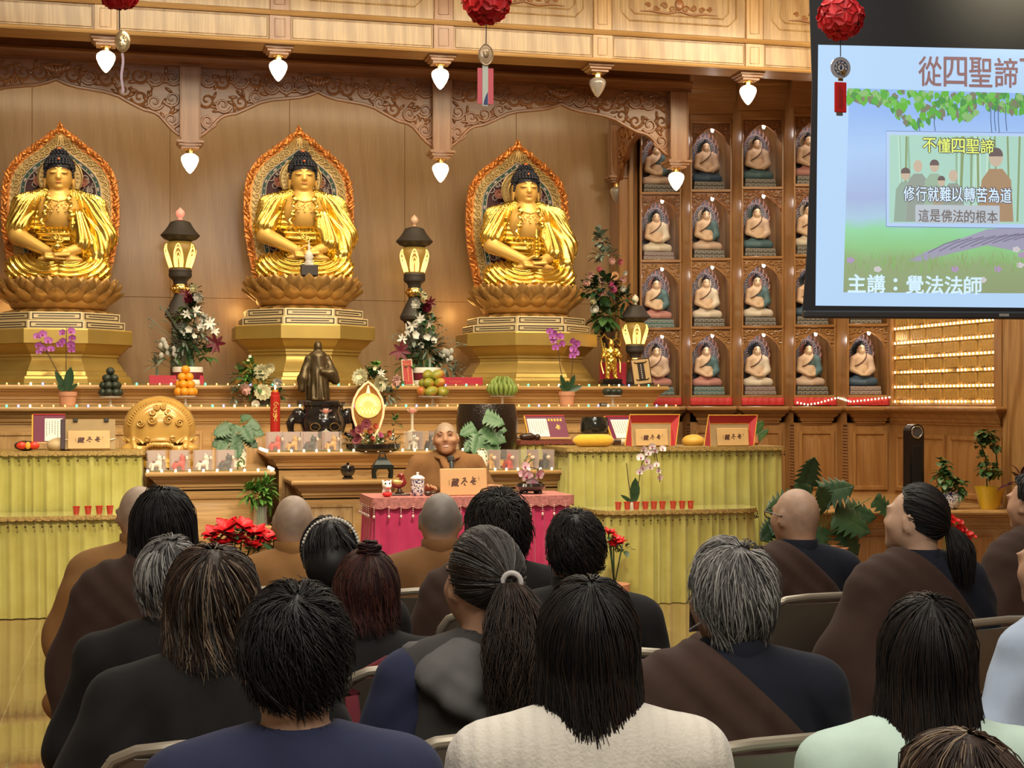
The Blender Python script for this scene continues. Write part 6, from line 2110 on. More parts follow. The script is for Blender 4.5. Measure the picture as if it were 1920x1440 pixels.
def leaf(mb,base,d,L,W,droop=0.3,up=(0,0,1),n=5):
 d=Vector(d).normalized();u=Vector(up);u=(u-d*u.dot(d))
 u=u.normalized() if u.length>1e-4 else d.orthogonal().normalized()
 s=d.cross(u);base=Vector(base);rows=[]
 for k in range(n+1):
  v=k/n;w_=W*math.sin(PI*min(1,0.06+0.94*v))**0.75*(1 if k<n else 0.05)
  c=base+d*(L*v)-Vector((0,0,1))*(droop*L*v*v)
  rows.append([c-s*w_+u*w_*0.25,c,c+s*w_+u*w_*0.25])
 mb.grid(rows)
def clump(mb,c,rad,n,L,W,rnd,up=0.3,droop=0.25):
 for _ in range(n):
  v=Vector((rnd.gauss(0,1),rnd.gauss(0,1),rnd.gauss(up,0.8))).normalized()
  b_=Vector(c)+Vector((v.x*rad[0],v.y*rad[1],v.z*rad[2]))*rnd.uniform(0.3,0.9)
  leaf(mb,b_,v+Vector((0,-0.15,0.1)),L*rnd.uniform(0.6,1.2),W*rnd.uniform(0.7,1.2),droop)
FACE=Matrix.Rotation(PI/2,3,'X')
def flower_mesh(kind,r,rnd):
 mb=MB();R_=(Matrix.Rotation(rnd.uniform(-.4,.4),3,'Z')@FACE@Matrix.Rotation(rnd.uniform(-.4,.4),3,'Y')@Matrix.Rotation(rnd.uniform(-.35,.35),3,'X'))
 if kind in ('dahlia',):blossom(mb,(0,0,0),r,5,13,0.15,R=R_,cup=0.3)
 elif kind in ('peony','rose'):blossom(mb,(0,0,0),r,5,8,0.35,R=R_,cup=0.6);
 elif kind=='daisy':blossom(mb,(0,0,0),r,2,12,0.1,R=R_,cup=0.2)
 elif kind=='star':
  for k in range(7):petal(mb,R_.to_4x4()@Matrix.Rotation(2*PI*k/7+rnd.uniform(-.2,.2),4,'Z')@Matrix.Rotation(rnd.uniform(0.1,0.6),4,'X'),r*rnd.uniform(.8,1.15),r*0.17,0.3,-0.15,5,3)
 elif kind=='small':
  for k in range(5):petal(mb,R_.to_4x4()@Matrix.Rotation(2*PI*k/5,4,'Z')@Matrix.Rotation(0.3,4,'X'),r,r*0.42,0.3,0.1,3,3)
 elif kind=='orchid':
  for k,(a,l,w_) in enumerate(((0.0,1,.40),(2.1,.95,.36),(-2.1,.95,.36),(1.1,1.0,.62),(-1.1,1.0,.62))):
   petal(mb,R_.to_4x4()@Matrix.Rotation(a,4,'Z')@Matrix.Rotation(0.15,4,'X'),r*l,r*w_,0.15,0.08,5,5)
  mb.ell(tuple(R_@Vector((0,-r*0.12,r*0.12))),r*0.15,8,6)
 elif kind=='tulip':
  for k in range(4):mb.ell((0,0,0),(r*0.75,r*0.75,r),10,8)
 return mb
def put_flower(t,name,kind,col,loc,r,rnd,eye=None):
 mb=flower_mesh(kind,r,rnd)
 f=obj(name,mb,FC[col],t,smooth=180,loc=loc)
 if eye:
  mb=MB();mb.ell((0,-r*0.22,-r*0.05),r*0.2,8,6);obj('centre',mb,FC[eye],f,smooth=180)
 return f
def arrangement(lab,px,py,Y,flowers,foliage,cat='flowers',name='flower_arrangement',seed=1,stems=True,group=None,z=None):
 """flowers: (px, py, r_px, kind, colour[, eye]); foliage: (px, py, rx_px, rz_px, n, L_px, W_px, mat)"""
 rnd=random.Random(seed);p,py,s=foot(px,py,Y,z)
 t=thing(name,lab,cat,(p.x,Y,p.z),0,group)
 L=lambda q,r_,dy=0.0:Vector(((q-px)/s,dy,(py-r_)/s))
 for m in {f[7] for f in foliage}:
  mb=MB()
  for f in foliage:
   if f[7] is m:clump(mb,L(f[0],f[1],rnd.uniform(-.02,.03)),(f[2]/s,f[2]/s*0.6,f[3]/s),f[4],f[5]/s,f[6]/s,rnd)
  obj('foliage',mb,m,t,smooth=180)
 if stems:
  mb=MB()
  for f in flowers:
   e=L(f[0],f[1]);mb.tube([(0,0,0.02),(e.x*0.35,0.0,e.z*0.55),(e.x,0.0,e.z)],0.0028,4)
  obj('stems',mb,STEMG,t)
 for f in flowers:
  put_flower(t,'blossom',f[3],f[4],L(f[0],f[1],rnd.uniform(-0.075,-0.03)),f[2]/s,rnd,f[5] if len(f)>5 else None)
 return t,L,s
def pot(t,prof,mat,nm='pot',n=28,c=(0,0,0)):
 mb=MB();mb.lathe(prof,n,c);return obj(nm,mb,mat,t,smooth=40)
def terracotta(t,s,r0,r1,h):
 pot(t,[(r0/s,0),(r1*.93/s,h*.72/s),(r1/s,h*.72/s),(r1/s,h/s),(r1*.88/s,h/s),(r1*.84/s,h*.9/s),(0,h*.88/s)],TERRA)
# --- two purple moth orchids in terracotta
def moth_orchid(lab,px,py,Y,pots,stems_,fl,leaves,col='orch',eye='mag',potf=None,seed=1,z=None):
 rnd=random.Random(seed);p,py,s=foot(px,py,Y,z)
 t=thing('potted_orchid',lab,'plant',(p.x,Y,p.z),0,'potted orchids')
 L=lambda a,b_,dy=0.0:Vector(((a-px)/s,dy,(py-b_)/s))
 if pots:terracotta(t,s,*pots)
 mb=MB()
 for st in stems_:mb.tube([L(a,b_) for a,b_ in st],0.0035,6)
 obj('stem',mb,STEM,t)
 mb=MB()
 for (a,b_,c,d,w_) in leaves:
  q0,q1=L(a,b_),L(c,d);leaf(mb,q0,q1-q0+Vector((0,-0.02,0)),(q1-q0).length,w_/s,0.05,up=(0,-1,0.2))
 obj('leaves',mb,G2,t,smooth=180)
 for (a,b_,r) in fl:put_flower(t,'blossom','orchid',col,L(a,b_,rnd.uniform(-.03,.0)),r/s,rnd,eye)
 return t
YS1=13.9
moth_orchid('purple orchid in terracotta pot on the altar at far left',127,760,YS1,(14,17,28),[[(127,735),(110,700),(92,665),(78,640)],[(126,735),(124,700),(124,650),(125,615)]],[(72,632,8),(82,628,9),(92,640,9),(75,648,8),(97,655,8),(84,655,8),(75,660,7),(118,625,8),(133,622,9),(117,640,8),(135,634,8),(113,646,8),(133,646,9),(134,656,8)],[(122,733,104,692,6),(126,733,133,685,9),(120,733,108,720,5),(128,733,146,718,4)],seed=2,z=zA)
moth_orchid('purple orchid in terracotta pot on the altar right of the bananas',1063,761,YS1,(12.5,15.5,28),[[(1060,733),(1050,690),(1045,650),(1035,622)],[(1070,733),(1073,690),(1076,655),(1077,640)]],[(1028,622,8),(1038,626,9),(1048,632,9),(1036,640,8),(1052,645,8),(1040,652,8),(1033,632,8),(1072,640,8),(1080,645,9),(1076,655,9),(1080,662,8),(1073,667,8)],[(1060,733,1049,700,5),(1063,733,1063,712,7),(1068,733,1077,700,5),(1064,733,1046,722,5),(1066,733,1092,722,6)],seed=3,z=zA)
# --- white orchid on the right low table
t=moth_orchid('white orchid with one broad leaf on the right low table',1188,947,yRl+0.2,None,[[(1190,945),(1198,905),(1204,870),(1215,850),(1232,848),(1238,880),(1240,905)],[(1186,945),(1178,905),(1174,868)]],[(1200,858,9),(1205,842,8),(1216,850,8),(1228,845,8),(1213,866,9),(1204,878,9),(1220,876,8),(1232,872,7),(1236,884,7),(1239,896,8),(1198,885,8),(1243,842,8),(1222,838,8)],[(1188,945,1190,892,10),(1188,945,1160,925,4),(1186,945,1172,935,4)],'worch','mag',seed=4,z=zr_)
pot(t,[(0.045,0.0),(0.05,0.02),(0.05,0.05),(0.0,0.05)],plain('white_pot',(0.7,0.68,0.6),0.3))
# --- tall winter arrangements in white and wine drums, on the upper tier
YS2=14.3
rnd=random.Random(4)
def tall(lab,cx,base,sg,seed):
 fl=[]
 r_=random.Random(seed)
 for (dx,dy,r,k,c) in ((12,-160,11,'peony','cream'),(20,-145,12,'peony','white'),(-4,-150,13,'star','wine'),(4,-140,12,'rose','wine'),(52,-58,22,'star','wine'),(14,-118,13,'star','white'),(30,-106,14,'star','white'),(40,-95,14,'star','white'),(-2,-112,12,'star','white'),(48,-80,12,'star','white'),(24,-88,10,'small','white'),(2,-85,9,'small','white'),(-10,-78,8,'small','white'),(10,-70,8,'small','white')):
  fl.append((cx+sg*dx,base+dy-4,r,k,c))
 for k in range(9):fl.append((cx-sg*(25+r_.uniform(0,26)),base-35-r_.uniform(0,34),6,'tulip','white'))
 fo=[(cx,base-60,26,26,70,26,5,G2),(cx-sg*8,base-70,24,26,60,24,3,G3),(cx-sg*34,base-38,22,14,46,24,3.5,G3),(cx+sg*22,base-85,18,20,40,24,3,G3),(cx+sg*6,base-125,16,20,40,20,5,G2),(cx-sg*12,base-115,10,12,24,16,4,G1),(cx+sg*35,base-40,16,16,24,20,6,G1),(cx+sg*12,base-160,12,12,14,14,4,G2),(cx-sg*55,base-22,12,8,24,26,2.0,G3)]
 t,L,s=arrangement(lab,cx,base,YS2,fl,fo,seed=seed,z=zC)
 mb=MB()
 for k in range(26):
  a=r_.uniform(-1.4,1.4);ln=r_.uniform(40,105)
  e=(cx+math.sin(a)*ln*0.8,base-50-math.cos(a)*ln)
  mb.tube([L(cx+math.sin(a)*10,base-45),L((cx+e[0])/2+r_.uniform(-8,8),(base-45+e[1])/2,r_.uniform(-.06,.05)),L(*e,r_.uniform(-.06,.05))],0.0022,4)
  for q in range(4):mb.ell(L(e[0]+r_.uniform(-5,5),e[1]+r_.uniform(-5,5),r_.uniform(-.06,.05)),0.007,6,4)
 obj('berry_twigs',mb,G3,t,smooth=180)
 R0=28/s
 for z0,z1,m,nm in ((0.0,10,WHITE,'drum_base'),(10,24,FC['wine'],'wine_band'),(24,34,WHITE,'drum_rim')):
  pot(t,[(R0,z0/s),(R0*1.02,(z0+z1)/2/s),(R0,z1/s),(0,z1/s)],m,nm)
tall('tall winter flower arrangement in a white and wine drum behind the oranges',352,706,1,5)
tall('tall winter flower arrangement in a white and wine drum behind the mangoes',800,721,-1,6)
# --- dahlia bouquets flanking the bronze monk
t,L,s=arrangement('bouquet of cream dahlias and pink peony left of the bronze monk',492,762,13.95,[(490,698,17,'dahlia','cream'),(503,690,12,'dahlia','cream'),(492,737,18,'dahlia','cream'),(455,732,15,'peony','pink'),(520,718,12,'peony','white'),(478,757,9,'daisy','white'),(468,668,4,'small','white'),(465,676,4,'small','cream')],[(480,715,30,26,90,20,4,G1),(452,705,16,20,40,16,5,G1),(468,690,14,18,34,15,4,G4),(500,745,26,12,40,18,5,G2),(440,740,8,16,24,14,3,G3),(524,740,10,14,16,14,4,G2)],seed=11,z=zA)
pot(t,[(0.05,0),(0.06,0.03),(0.06,0.08),(0,0.08)],STONE)
t,L,s=arrangement('bouquet of cream dahlias and pink peony right of the bronze monk',712,762,13.95,[(676,708,18,'dahlia','cream'),(709,718,18,'dahlia','cream'),(736,713,14,'peony','pink'),(700,690,6,'small','cream'),(712,700,9,'star','white')],[(700,715,28,24,70,18,4,G2),(706,690,16,12,34,14,4,G4),(728,740,12,18,40,18,3,G3),(748,716,5,6,8,12,5,G1),(684,735,14,14,24,16,5,G1)],seed=12,z=zA)
pot(t,[(0.05,0),(0.06,0.03),(0.06,0.08),(0,0.08)],STONE)
# --- rose column by the niches
t,L,s=arrangement('large pink and cream rose arrangement beside the niches',1142,722,14.75,[(1118,508,8,'rose','rose'),(1158,492,8,'rose','rose'),(1142,492,9,'peony','pink'),(1103,517,10,'peony','pink'),(1095,533,10,'peony','pink'),(1120,530,11,'peony','pink'),(1151,517,9,'daisy','peach'),(1166,525,8,'rose','pink'),(1144,540,12,'daisy','mag'),(1121,548,11,'peony','pink'),(1138,550,8,'peony','white'),(1165,540,8,'rose','white'),(1104,566,11,'peony','cream'),(1110,580,10,'dahlia','white'),(1170,512,6,'rose','white')],[(1130,540,34,30,90,22,6,G2),(1125,450,14,24,60,14,5,G3),(1135,478,30,10,60,16,3,G3),(1135,590,22,22,60,26,8,G1),(1175,560,14,18,20,22,5,G2),(1140,630,22,26,50,14,3,G2),(1100,545,14,16,20,16,5,G1)],seed=13,z=zC)
pot(t,[(0.09,0),(0.11,0.05),(0.05,0.12),(0.04,0.40),(0.07,0.47),(0.09,0.55),(0.0,0.55)],DARKB,'pedestal_vase')
# --- mixed arrangement in front of the amber lamp
t,L,s=arrangement('coral rose arrangement in a black tray before the glowing lotus panel',700,839,13.05,[(685,795,11,'daisy','plum'),(672,805,10,'daisy','plum'),(668,823,11,'daisy','plum'),(690,806,9,'rose','coral'),(702,800,8,'rose','coral'),(694,823,8,'rose','coral'),(722,820,8,'rose','peach'),(728,811,7,'rose','coral'),(712,816,6,'daisy','mag'),(660,810,7,'daisy','plum'),(735,822,5,'small','white')]+[(680+9*(k%7),812+9*(k//7)+(k*5)%7,2.6,'small','white') for k in range(18)],[(700,826,38,10,90,14,2.5,G1),(660,830,14,8,40,20,1.8,G1),(740,828,14,8,24,18,1.6,G2),(742,795,6,20,16,14,4,G1),(685,845,8,6,12,16,2,G4)],seed=14,z=zU)
pot(t,[(0.20,0),(0.23,0.02),(0.235,0.06),(0.21,0.065),(0.0,0.05)],BLACKL,'tray')
# --- monstera plants
def monstera_leaf(mb,base,d,L,W,up,droop=0.25):
 d=Vector(d).normalized();u=Vector(up);u=(u-d*u.dot(d)).normalized();s=d.cross(u);base=Vector(base)
 prof=[(0.0,0.10),(0.04,0.62),(0.14,0.92),(0.26,0.52),(0.30,1.0),(0.44,0.50),(0.47,0.96),(0.60,0.46),(0.63,0.82),(0.76,0.40),(0.80,0.58),(0.92,0.24),(1.0,0.0)]
 for sg in (-1,1):
  rows=[]
  for v,w_ in prof:
   c=base+d*(L*v)-Vector((0,0,1))*droop*L*v*v
   rows.append([c,c+s*sg*W*w_*0.5+u*0.05*W,c+s*sg*W*w_-d*(0.10*L*w_)-Vector((0,0,1))*0.10*W*w_])
  mb.grid(rows)
def monstera(lab,px,py,Y,leaves,mat=G2,name='monstera_plant',seed=1,pw=None,group='monstera plants',z=None):
 rnd=random.Random(seed);p,py,s=foot(px,py,Y,z)
 t=thing(name,lab,'plant',(p.x,Y,p.z),0,group)
 L=lambda a,b_,dy=0.0:Vector(((a-px)/s,dy,(py-b_)/s))
 mb=MB()
 for (a,b_,l,w_,ang,f) in leaves:
  e=L(a,b_,rnd.uniform(-.08,.02));mb.tube([(0,0,0.03),(e.x*0.4,e.y*.4,e.z*0.7),e],0.004,5)
 obj('stems',mb,STEMG,t)
 for (a,b_,l,w_,ang,f) in leaves:
  mb=MB();e=L(a,b_,rnd.uniform(-.08,.02));an=math.radians(ang)
  monstera_leaf(mb,e,(math.cos(an),-0.25,math.sin(an)),l/s,w_/s,(0,-1,0.45*f),0.12)
  obj('leaf',mb,mat,t,smooth=180)
 return t,s
rl=random.Random(9)
t,s=monstera('small split-leaf plant in a flowered vase on the left oak table',443,882,12.72,[(430,800,34,18,200,1),(438,795,36,18,250,1),(455,798,34,18,300,1),(462,805,34,16,350,1),(425,815,34,16,215,1),(445,815,34,18,265,1),(460,818,30,15,320,1),(452,785,22,10,20,1),(420,828,26,14,240,1),(440,830,28,16,280,1),(466,790,26,13,330,1)],leafmat('monstera_mid',(0.02,0.075,0.022),(0.05,0.13,0.045)),z=zWl)
VASE=None
def floral(name):
 m,nt,b=nodes(name)
 v=coords(nt)
 vo=N(nt,'ShaderNodeTexVoronoi',Scale=26.0);link(nt,v,vo.inputs['Vector'])
 n_=N(nt,'ShaderNodeTexNoise',Scale=30.0,Detail=2.0);link(nt,v,n_.inputs['Vector'])
 r1=ramp(nt,vo.outputs['Distance'],[(0.0,(0.5,0.06,0.09)),(0.14,(0.5,0.06,0.09)),(0.19,(0.86,0.80,0.68)),(1,(0.86,0.80,0.68))])
 mx=N(nt,'ShaderNodeMix',data_type='RGBA');link(nt,ramp(nt,n_.outputs['Fac'],[(0.55,(0,0,0)),(0.58,(1,1,1))]),mx.inputs[0]);link(nt,r1,mx.inputs[6]);mx.inputs[7].default_value=c4((0.10,0.16,0.05))
 link(nt,mx.outputs[2],b.inputs['Base Color']);b.inputs['Roughness'].default_value=0.2
 return m
FLORAL=floral('flowered_glaze')
pot(t,[(15/s,0),(18.5/s,4/s),(19/s,34/s),(16/s,40/s),(13/s,46/s),(12/s,46/s),(15/s,30/s),(0,20/s)],FLORAL,'vase')
t,s=monstera('split-leaf plant in front of the black bowl drum',905,878,12.75,[(905,778,40,20,340,1),(890,800,34,17,200,1),(905,800,40,20,310,1),(918,808,36,18,330,1),(895,815,38,19,250,1),(915,822,38,18,300,1),(885,825,26,14,230,1),(905,835,28,14,280,1),(925,800,28,14,350,1)],leafmat('monstera_light',(0.05,0.13,0.045),(0.10,0.21,0.09)),z=zWr)
pot(t,[(12/s,0),(16/s,4/s),(17/s,28/s),(13/s,40/s),(0,38/s)],FLORAL,'vase')
t,s=monstera('large split-leaf plant on the floor before the niche cabinets',1545,1035,11.6,[(1485,935,70,30,190,1),(1500,905,60,28,80,1),(1535,925,66,34,20,1),(1470,950,60,30,230,1),(1560,960,74,38,335,1),(1580,985,60,32,300,1),(1450,980,46,26,215,1),(1640,935,54,22,320,1),(1545,950,56,30,120,1),(1530,985,60,34,250,1),(1590,955,60,30,350,1),(1515,925,50,26,150,1)])
p=t.location;s_=scale(1545,11.6)
mb=MB();mb.lathe([(0.13,-p.z+0.002),(0.17,-p.z+0.05),(0.19,0.02),(0.20,0.04),(0.17,0.04),(0.0,0.02)],28);obj('pot',mb,TERRA,t)
t,s=monstera('broad-leaved plant behind the right end of the desk',1412,838,12.55,[(1412,815,36,14,62,1),(1416,822,30,9,48,1)],G1,name='broad_leaf_plant',z=zY(1270,838,yRu))
pot(t,[(0.04,0),(0.06,0.02),(0.06,0.09),(0,0.09)],TERRA)
# --- poinsettias and others near the floor
def poinsettia(lab,px,py,Y,heads,group=None):
 p=onY(px,py,Y);s=scale(px,Y);rnd=random.Random(px)
 t=thing('poinsettia',lab,'plant',(p.x,Y,0.0),0,group)
 L=lambda a,b_,dy=0.0:Vector(((a-px)/s,dy,p.z+(py-b_)/s))
 pot(t,[(0.09,0.0),(0.11,0.02),(0.12,0.20),(0,0.19)],TERRA)
 mb=MB()
 for (a,b_,r) in heads:clump(mb,L(a,b_+r*.6),(r/s,r/s,r/s*.5),10,r/s*1.0,r/s*.34,rnd)
 for (a,b_,r) in heads:mb.tube([(0,0,.18),L(a,b_,0)],0.006,5)
 obj('foliage',mb,G2,t,smooth=180)
 for (a,b_,r) in heads:
  mb=MB();c=L(a,b_,rnd.uniform(-.1,.06));R_=Matrix.Rotation(rnd.uniform(0.2,0.9),3,'X')@Matrix.Rotation(rnd.uniform(-.4,.4),3,'Y')
  for k in range(11):
   petal(mb,R_.to_4x4()@Matrix.Rotation(2*PI*k/11*1.0+rnd.uniform(-.2,.2),4,'Z')@Matrix.Rotation(0.15+0.35*(k%2),4,'X'),r/s*rnd.uniform(.8,1.1),r/s*0.30,0.35,-0.1,5,3)
  obj('bract',mb,FC['red'],t,smooth=180,loc=c)
 return t
poinsettia('red poinsettias massed below the bamboo vase',445,1030,11.9,[(400,1000,26),(425,988,28),(455,985,26),(478,1000,28),(500,1008,24),(440,1010,28),(412,1018,24),(470,1022,24)])
poinsettia('red poinsettia showing beside the pink table and low table',1152,1045,11.2,[(1140,998,14),(1150,1008,13),(1168,1020,15),(1145,1018,12)])
YQ=atD(1770,HY,12.5).y;p=onY(1770,1085,YQ);s=scale(1770,YQ)
t=thing('anthurium','tall red flower stems in front of the low platform','plant',(p.x,YQ,0.0))
L=lambda a,b_,dy=0.0:Vector(((a-1770)/s,dy,EYE-(b_-HY)/s))
mb=MB()
hd=[(1775,968),(1790,975),(1806,985),(1815,1000),(1800,995),(1826,1006),(1782,985)]
for a,b_ in hd:mb.tube([(0,0,0.15),L((a+1770)/2-4,1040),L(a,b_)],0.004,5)
obj('stems',mb,STEMG,t)
rnd=random.Random(2)
for a,b_ in hd:
 mb=MB()
 for k in range(3):petal(mb,Matrix.Rotation(rnd.uniform(-1,1),4,'Z')@Matrix.Rotation(1.0+rnd.uniform(-.5,.5),4,'X')@Matrix.Rotation(k*2.1,4,'Z'),12/s,6/s,0.4,0.1,5,3)
 obj('bract',mb,FC['red'],t,smooth=180,loc=L(a,b_))
pot(t,[(0.08,0),(0.11,0.02),(0.12,0.16),(0,0.16)],TERRA)
p=onY(488,985,12.15);s=scale(488,12.15)
t=thing('bamboo_vase','lucky bamboo in a glass vase in front of the oak tables','plant',(p.x,12.15,p.z));L=lambda a,b_,dy=0.0:Vector(((a-488)/s,dy,(985-b_)/s))
rnd=random.Random(3);mb=MB()
for k in range(9):mb.tube([((k%3-1)*0.015,(k//3-1)*0.015,0.0),((k%3-1)*0.02,(k//3-1)*0.02,0.2)],0.008,7)
obj('canes',mb,STEMG,t)
mb=MB()
for (a,b_,rx_,rz_2) in ((486,930,12,22),(470,922,8,14),(500,915,8,20),(502,935,6,10)):clump(mb,L(a,b_),(rx_/s,rx_/s,rz_2/s),46,26/s,3.4/s,rnd,0.6,0.3)
obj('foliage',mb,G4,t,smooth=180)
mb=MB();mb.lathe([(0.05,0),(0.055,0.01),(0.05,0.1),(0.058,0.15)],20);obj('vase',mb,GLASSC,t)
mb=MB();mb.box(-0.09,0.09,-0.09,0.09,-p.z,-0.001,0.01);obj('plinth',mb,OAK,t)
def vine(lab,px,py,Y,potp,pm,cl,mat,stake=None,z=None):
 p,py,s=foot(px,py,Y,z);rnd=random.Random(px)
 t=thing('potted_vine',lab,'plant',(p.x,Y,p.z));L=lambda a,b_,dy=0.0:Vector(((a-px)/s,dy,(py-b_)/s))
 pot(t,[(a/s,b_/s) for a,b_ in potp],pm)
 mb=MB()
 for (a,b_,rx_,rz_2,n,l,w_) in cl:clump(mb,L(a,b_),(rx_/s,rx_/s*.7,rz_2/s),n,l/s,w_/s,rnd,0.2,0.5)
 obj('foliage',mb,mat,t,smooth=180)
 if stake:
  mb=MB();mb.tube([L(a,b_) for a,b_ in stake],0.006,6);obj('stake',mb,G2,t)
 return t
def bluewhite():
 m,nt,b=nodes('blue_white_glaze')
 v=coords(nt)
 n_=N(nt,'ShaderNodeTexNoise',Scale=16.0,Detail=1.5);n_.inputs['Distortion'].default_value=2.5;link(nt,v,n_.inputs['Vector'])
 link(nt,ramp(nt,n_.outputs['Fac'],[(0.46,(0.82,0.80,0.78)),(0.50,(0.03,0.04,0.16)),(0.56,(0.03,0.04,0.16)),(0.60,(0.82,0.80,0.78))]),b.inputs['Base Color']);b.inputs['Roughness'].default_value=0.12
 return m
BLUEW=bluewhite()
PP=13.02
def plat(px):return atD(px,HY,PP).y
vine('bushy vine in a blue and white dragon jar on the low platform',1783,953,plat(1783),[(10,0),(14,3),(19,14),(18,24),(13,30),(14,33),(0,32)],BLUEW,[(1775,900,22,14,60,18,6),(1770,872,8,12,20,14,6),(1800,912,14,14,30,18,6),(1765,890,12,14,24,16,6),(1760,865,6,8,8,12,6)],G1,z=zPl)
vine('climbing vine on a stake in a yellow pot on the low platform',1855,953,plat(1855),[(16,0),(18,4),(26,34),(29,42),(26,42),(23,36),(0,34)],plain('yellow_glaze',(0.72,0.48,0.03),0.15,coat=0.4),[(1845,812,16,6,22,14,7),(1835,835,6,18,14,13,6),(1868,830,8,14,10,13,6),(1850,880,14,14,30,14,6),(1868,885,10,14,24,13,6),(1840,860,6,14,16,12,6),(1858,822,10,6,14,13,7)],G1,[(1850,912),(1848,860),(1836,830),(1842,812),(1858,812),(1868,840),(1874,900)],z=zPl)
YQ=atD(1918,HY,12.9).y;p,_,s=foot(1918,953,YQ,zPl)
t=thing('cordyline_plant','purple-leaved plant at the right edge of the low platform','plant',(p.x,YQ,p.z));rnd=random.Random(8)
mb=MB()
for k in range(16):
 a=rnd.uniform(0.3,2.9);leaf(mb,(0,0,rnd.uniform(0.1,0.3)),(math.cos(a),rnd.uniform(-.4,.3),math.sin(a)*0.7),rnd.uniform(0.2,0.34),0.03,0.35)
obj('foliage',mb,plain('purple_leaf',(0.06,0.012,0.035),0.4,vary=0.3),t,smooth=180)
mb=MB();mb.tube([(0,0,0.05),(0,0,0.34)],0.012,8);obj('stem',mb,STEM,t);pot(t,[(0.07,0),(0.1,0.02),(0.11,0.12),(0,0.12)],TERRA)
p=onY(995,931,yPk+.22);s=scale(995,yPk+.22)
t=thing('orchid_bowl','pink orchid blooms in a black footed bowl on the speaker table','flowers',(p.x,yPk+.22,zPk));L=lambda a,b_,dy=0.0:Vector(((a-995)/s,dy,(926-b_)/s))
pot(t,[(0.0,0.02),(0.07,0.02),(0.10,0.035),(0.112,0.055),(0.10,0.075),(0.085,0.078),(0.09,0.06),(0,0.055)],BLACKL,'bowl')
for a in range(4):
 mb=MB();mb.ell((0.075*math.cos(a*PI/2+.78),0.075*math.sin(a*PI/2+.78),0.014),(0.02,0.02,0.016));obj('foot',mb,BLACKL,t)
rnd=random.Random(5)
for (a,b_,r) in ((985,893,14),(1008,890,13),(997,905,13),(982,875,11),(978,888,10)):put_flower(t,'blossom','orchid','porch',L(a,b_,-0.03),r/s,rnd,'mag')
mb=MB();mb.tube([(0,0,0.06),L(990,890),L(985,862)],0.004,5);mb.tube([(0,0,0.06),L(1002,895),L(1010,880)],0.004,5);obj('stem',mb,STEMG,t)
mb=MB();leaf(mb,L(990,870),(0.7,0,0.7),0.09,0.025);leaf(mb,L(1000,905),(1,-.2,0.1),0.1,0.03);leaf(mb,L(985,862),(0.6,0,0.8),0.06,0.02);obj('leaves',mb,G2,t,smooth=180)
mb=MB();mb.tube([(0.085*math.cos(a),-0.01,0.1+0.09*math.sin(a)) for a in [PI*k/12+0 for k in range(13)]],0.003,5);obj('wire_hoop',mb,INK,t)
# ------ small statues of the niches
def n_body(P):
 M=mir(P)
 P=P*np.array((1,1,1.0));d=elp(P,(0,0,.378),(.037,.041,.05))
 d=smin(d,elp(P,(0,-.012,.345),(.027,.030,.025)),.02)
 d=smin(d,cap(P,(0,-.04,.372),(0,-.046,.355),.003,.006),.008)
 d=smin(d,elp(M,(.038,.004,.355),(.006,.012,.03)),.006)
 d=smin(d,cap(P,(0,0,.28),(0,0,.34),.021,.016),.012)
 d=smin(d,elp(P,(0,0,.235),(.066,.046,.085)),.03);d=smin(d,elp(P,(0,-.012,.155),(.07,.055,.07)),.03)
 d=smin(d,cap(M,(.045,0,.295),(.076,.0,.275),.032,.033),.02)
 d=smin(d,cap(M,(.088,0,.27),(.103,-.012,.17),.030,.027),.015)
 d=smin(d,cap(M,(.103,-.014,.165),(.025,-.085,.118),.026,.017),.015)
 return smin(d,elp(P,(0,-.092,.113),(.04,.02,.014)),.01)
def n_legs(P):
 M=mir(P)
 d=cap(M,(.03,-.01,.065),(.115,-.03,.045),.052,.042)
 d=smin(d,cap(M,(.12,-.04,.04),(.0,-.10,.035),.037,.032),.02)
 return smin(smax(d,.003-P[:,2],.005),elp(P,(0,.0,.1),(.075,.055,.05)),.02)
def n_sash(P):
 d=smin(elp(P,(0,0,.245),(.072,.051,.089)),cap(P,(.05,0,.295),(.08,0,.275),.036,.037),.02)
 d=smin(d,smin(cap(P,(.088,0,.27),(.106,-.012,.17),.034,.033),cap(P,(.106,-.014,.165),(.05,-.06,.125),.032,.024),.015),.02)
 q=(P[:,0]*.8-(P[:,2]-.235)*.62)
 return smax(smax(d-.003,-q-.012,.006),.09-P[:,2],.01)
NS=plain('statue_flesh',(.66,.47,.31),.55);NH=plain('statue_hair',(.012,.012,.016),.5)
NR={'pink':plain('robe_pink',(.52,.25,.22),.55),'white':plain('robe_white',(.70,.62,.50),.55),'teal':plain('robe_teal',(.09,.17,.19),.55),'blue':plain('robe_blue',(.055,.10,.16),.55),'cream':plain('robe_cream',(.62,.46,.35),.55)}
NHALO=plain('halo_slate',(.16,.16,.20),.6,vary=.45,vs=30);NRAY=plain('halo_ray',(.50,.40,.42),.5);NEDGE=plain('halo_flame',(.46,.27,.25),.5,vary=.3,vs=20)
NB={'teal':plain('base_teal',(.12,.22,.23),.5),'rose':plain('base_rose',(.26,.20,.20),.5),'grey':plain('base_grey',(.13,.13,.12),.5)}
NBL=plain('base_line',(.50,.44,.38),.5)
nt_=thing('niche_statue','x','statue',(0,0,0),0,'small painted statues in the niches')
sdf_obj('body',n_body,(-.15,-.13,.05),(.15,.07,.44),.006,NS,nt_)
sdf_obj('robe',n_legs,(-.18,-.15,-.01),(.18,.08,.16),.006,NR['pink'],nt_)
sdf_obj('sash',n_sash,(-.1,-.11,.07),(.16,.08,.35),.006,NR['teal'],nt_)
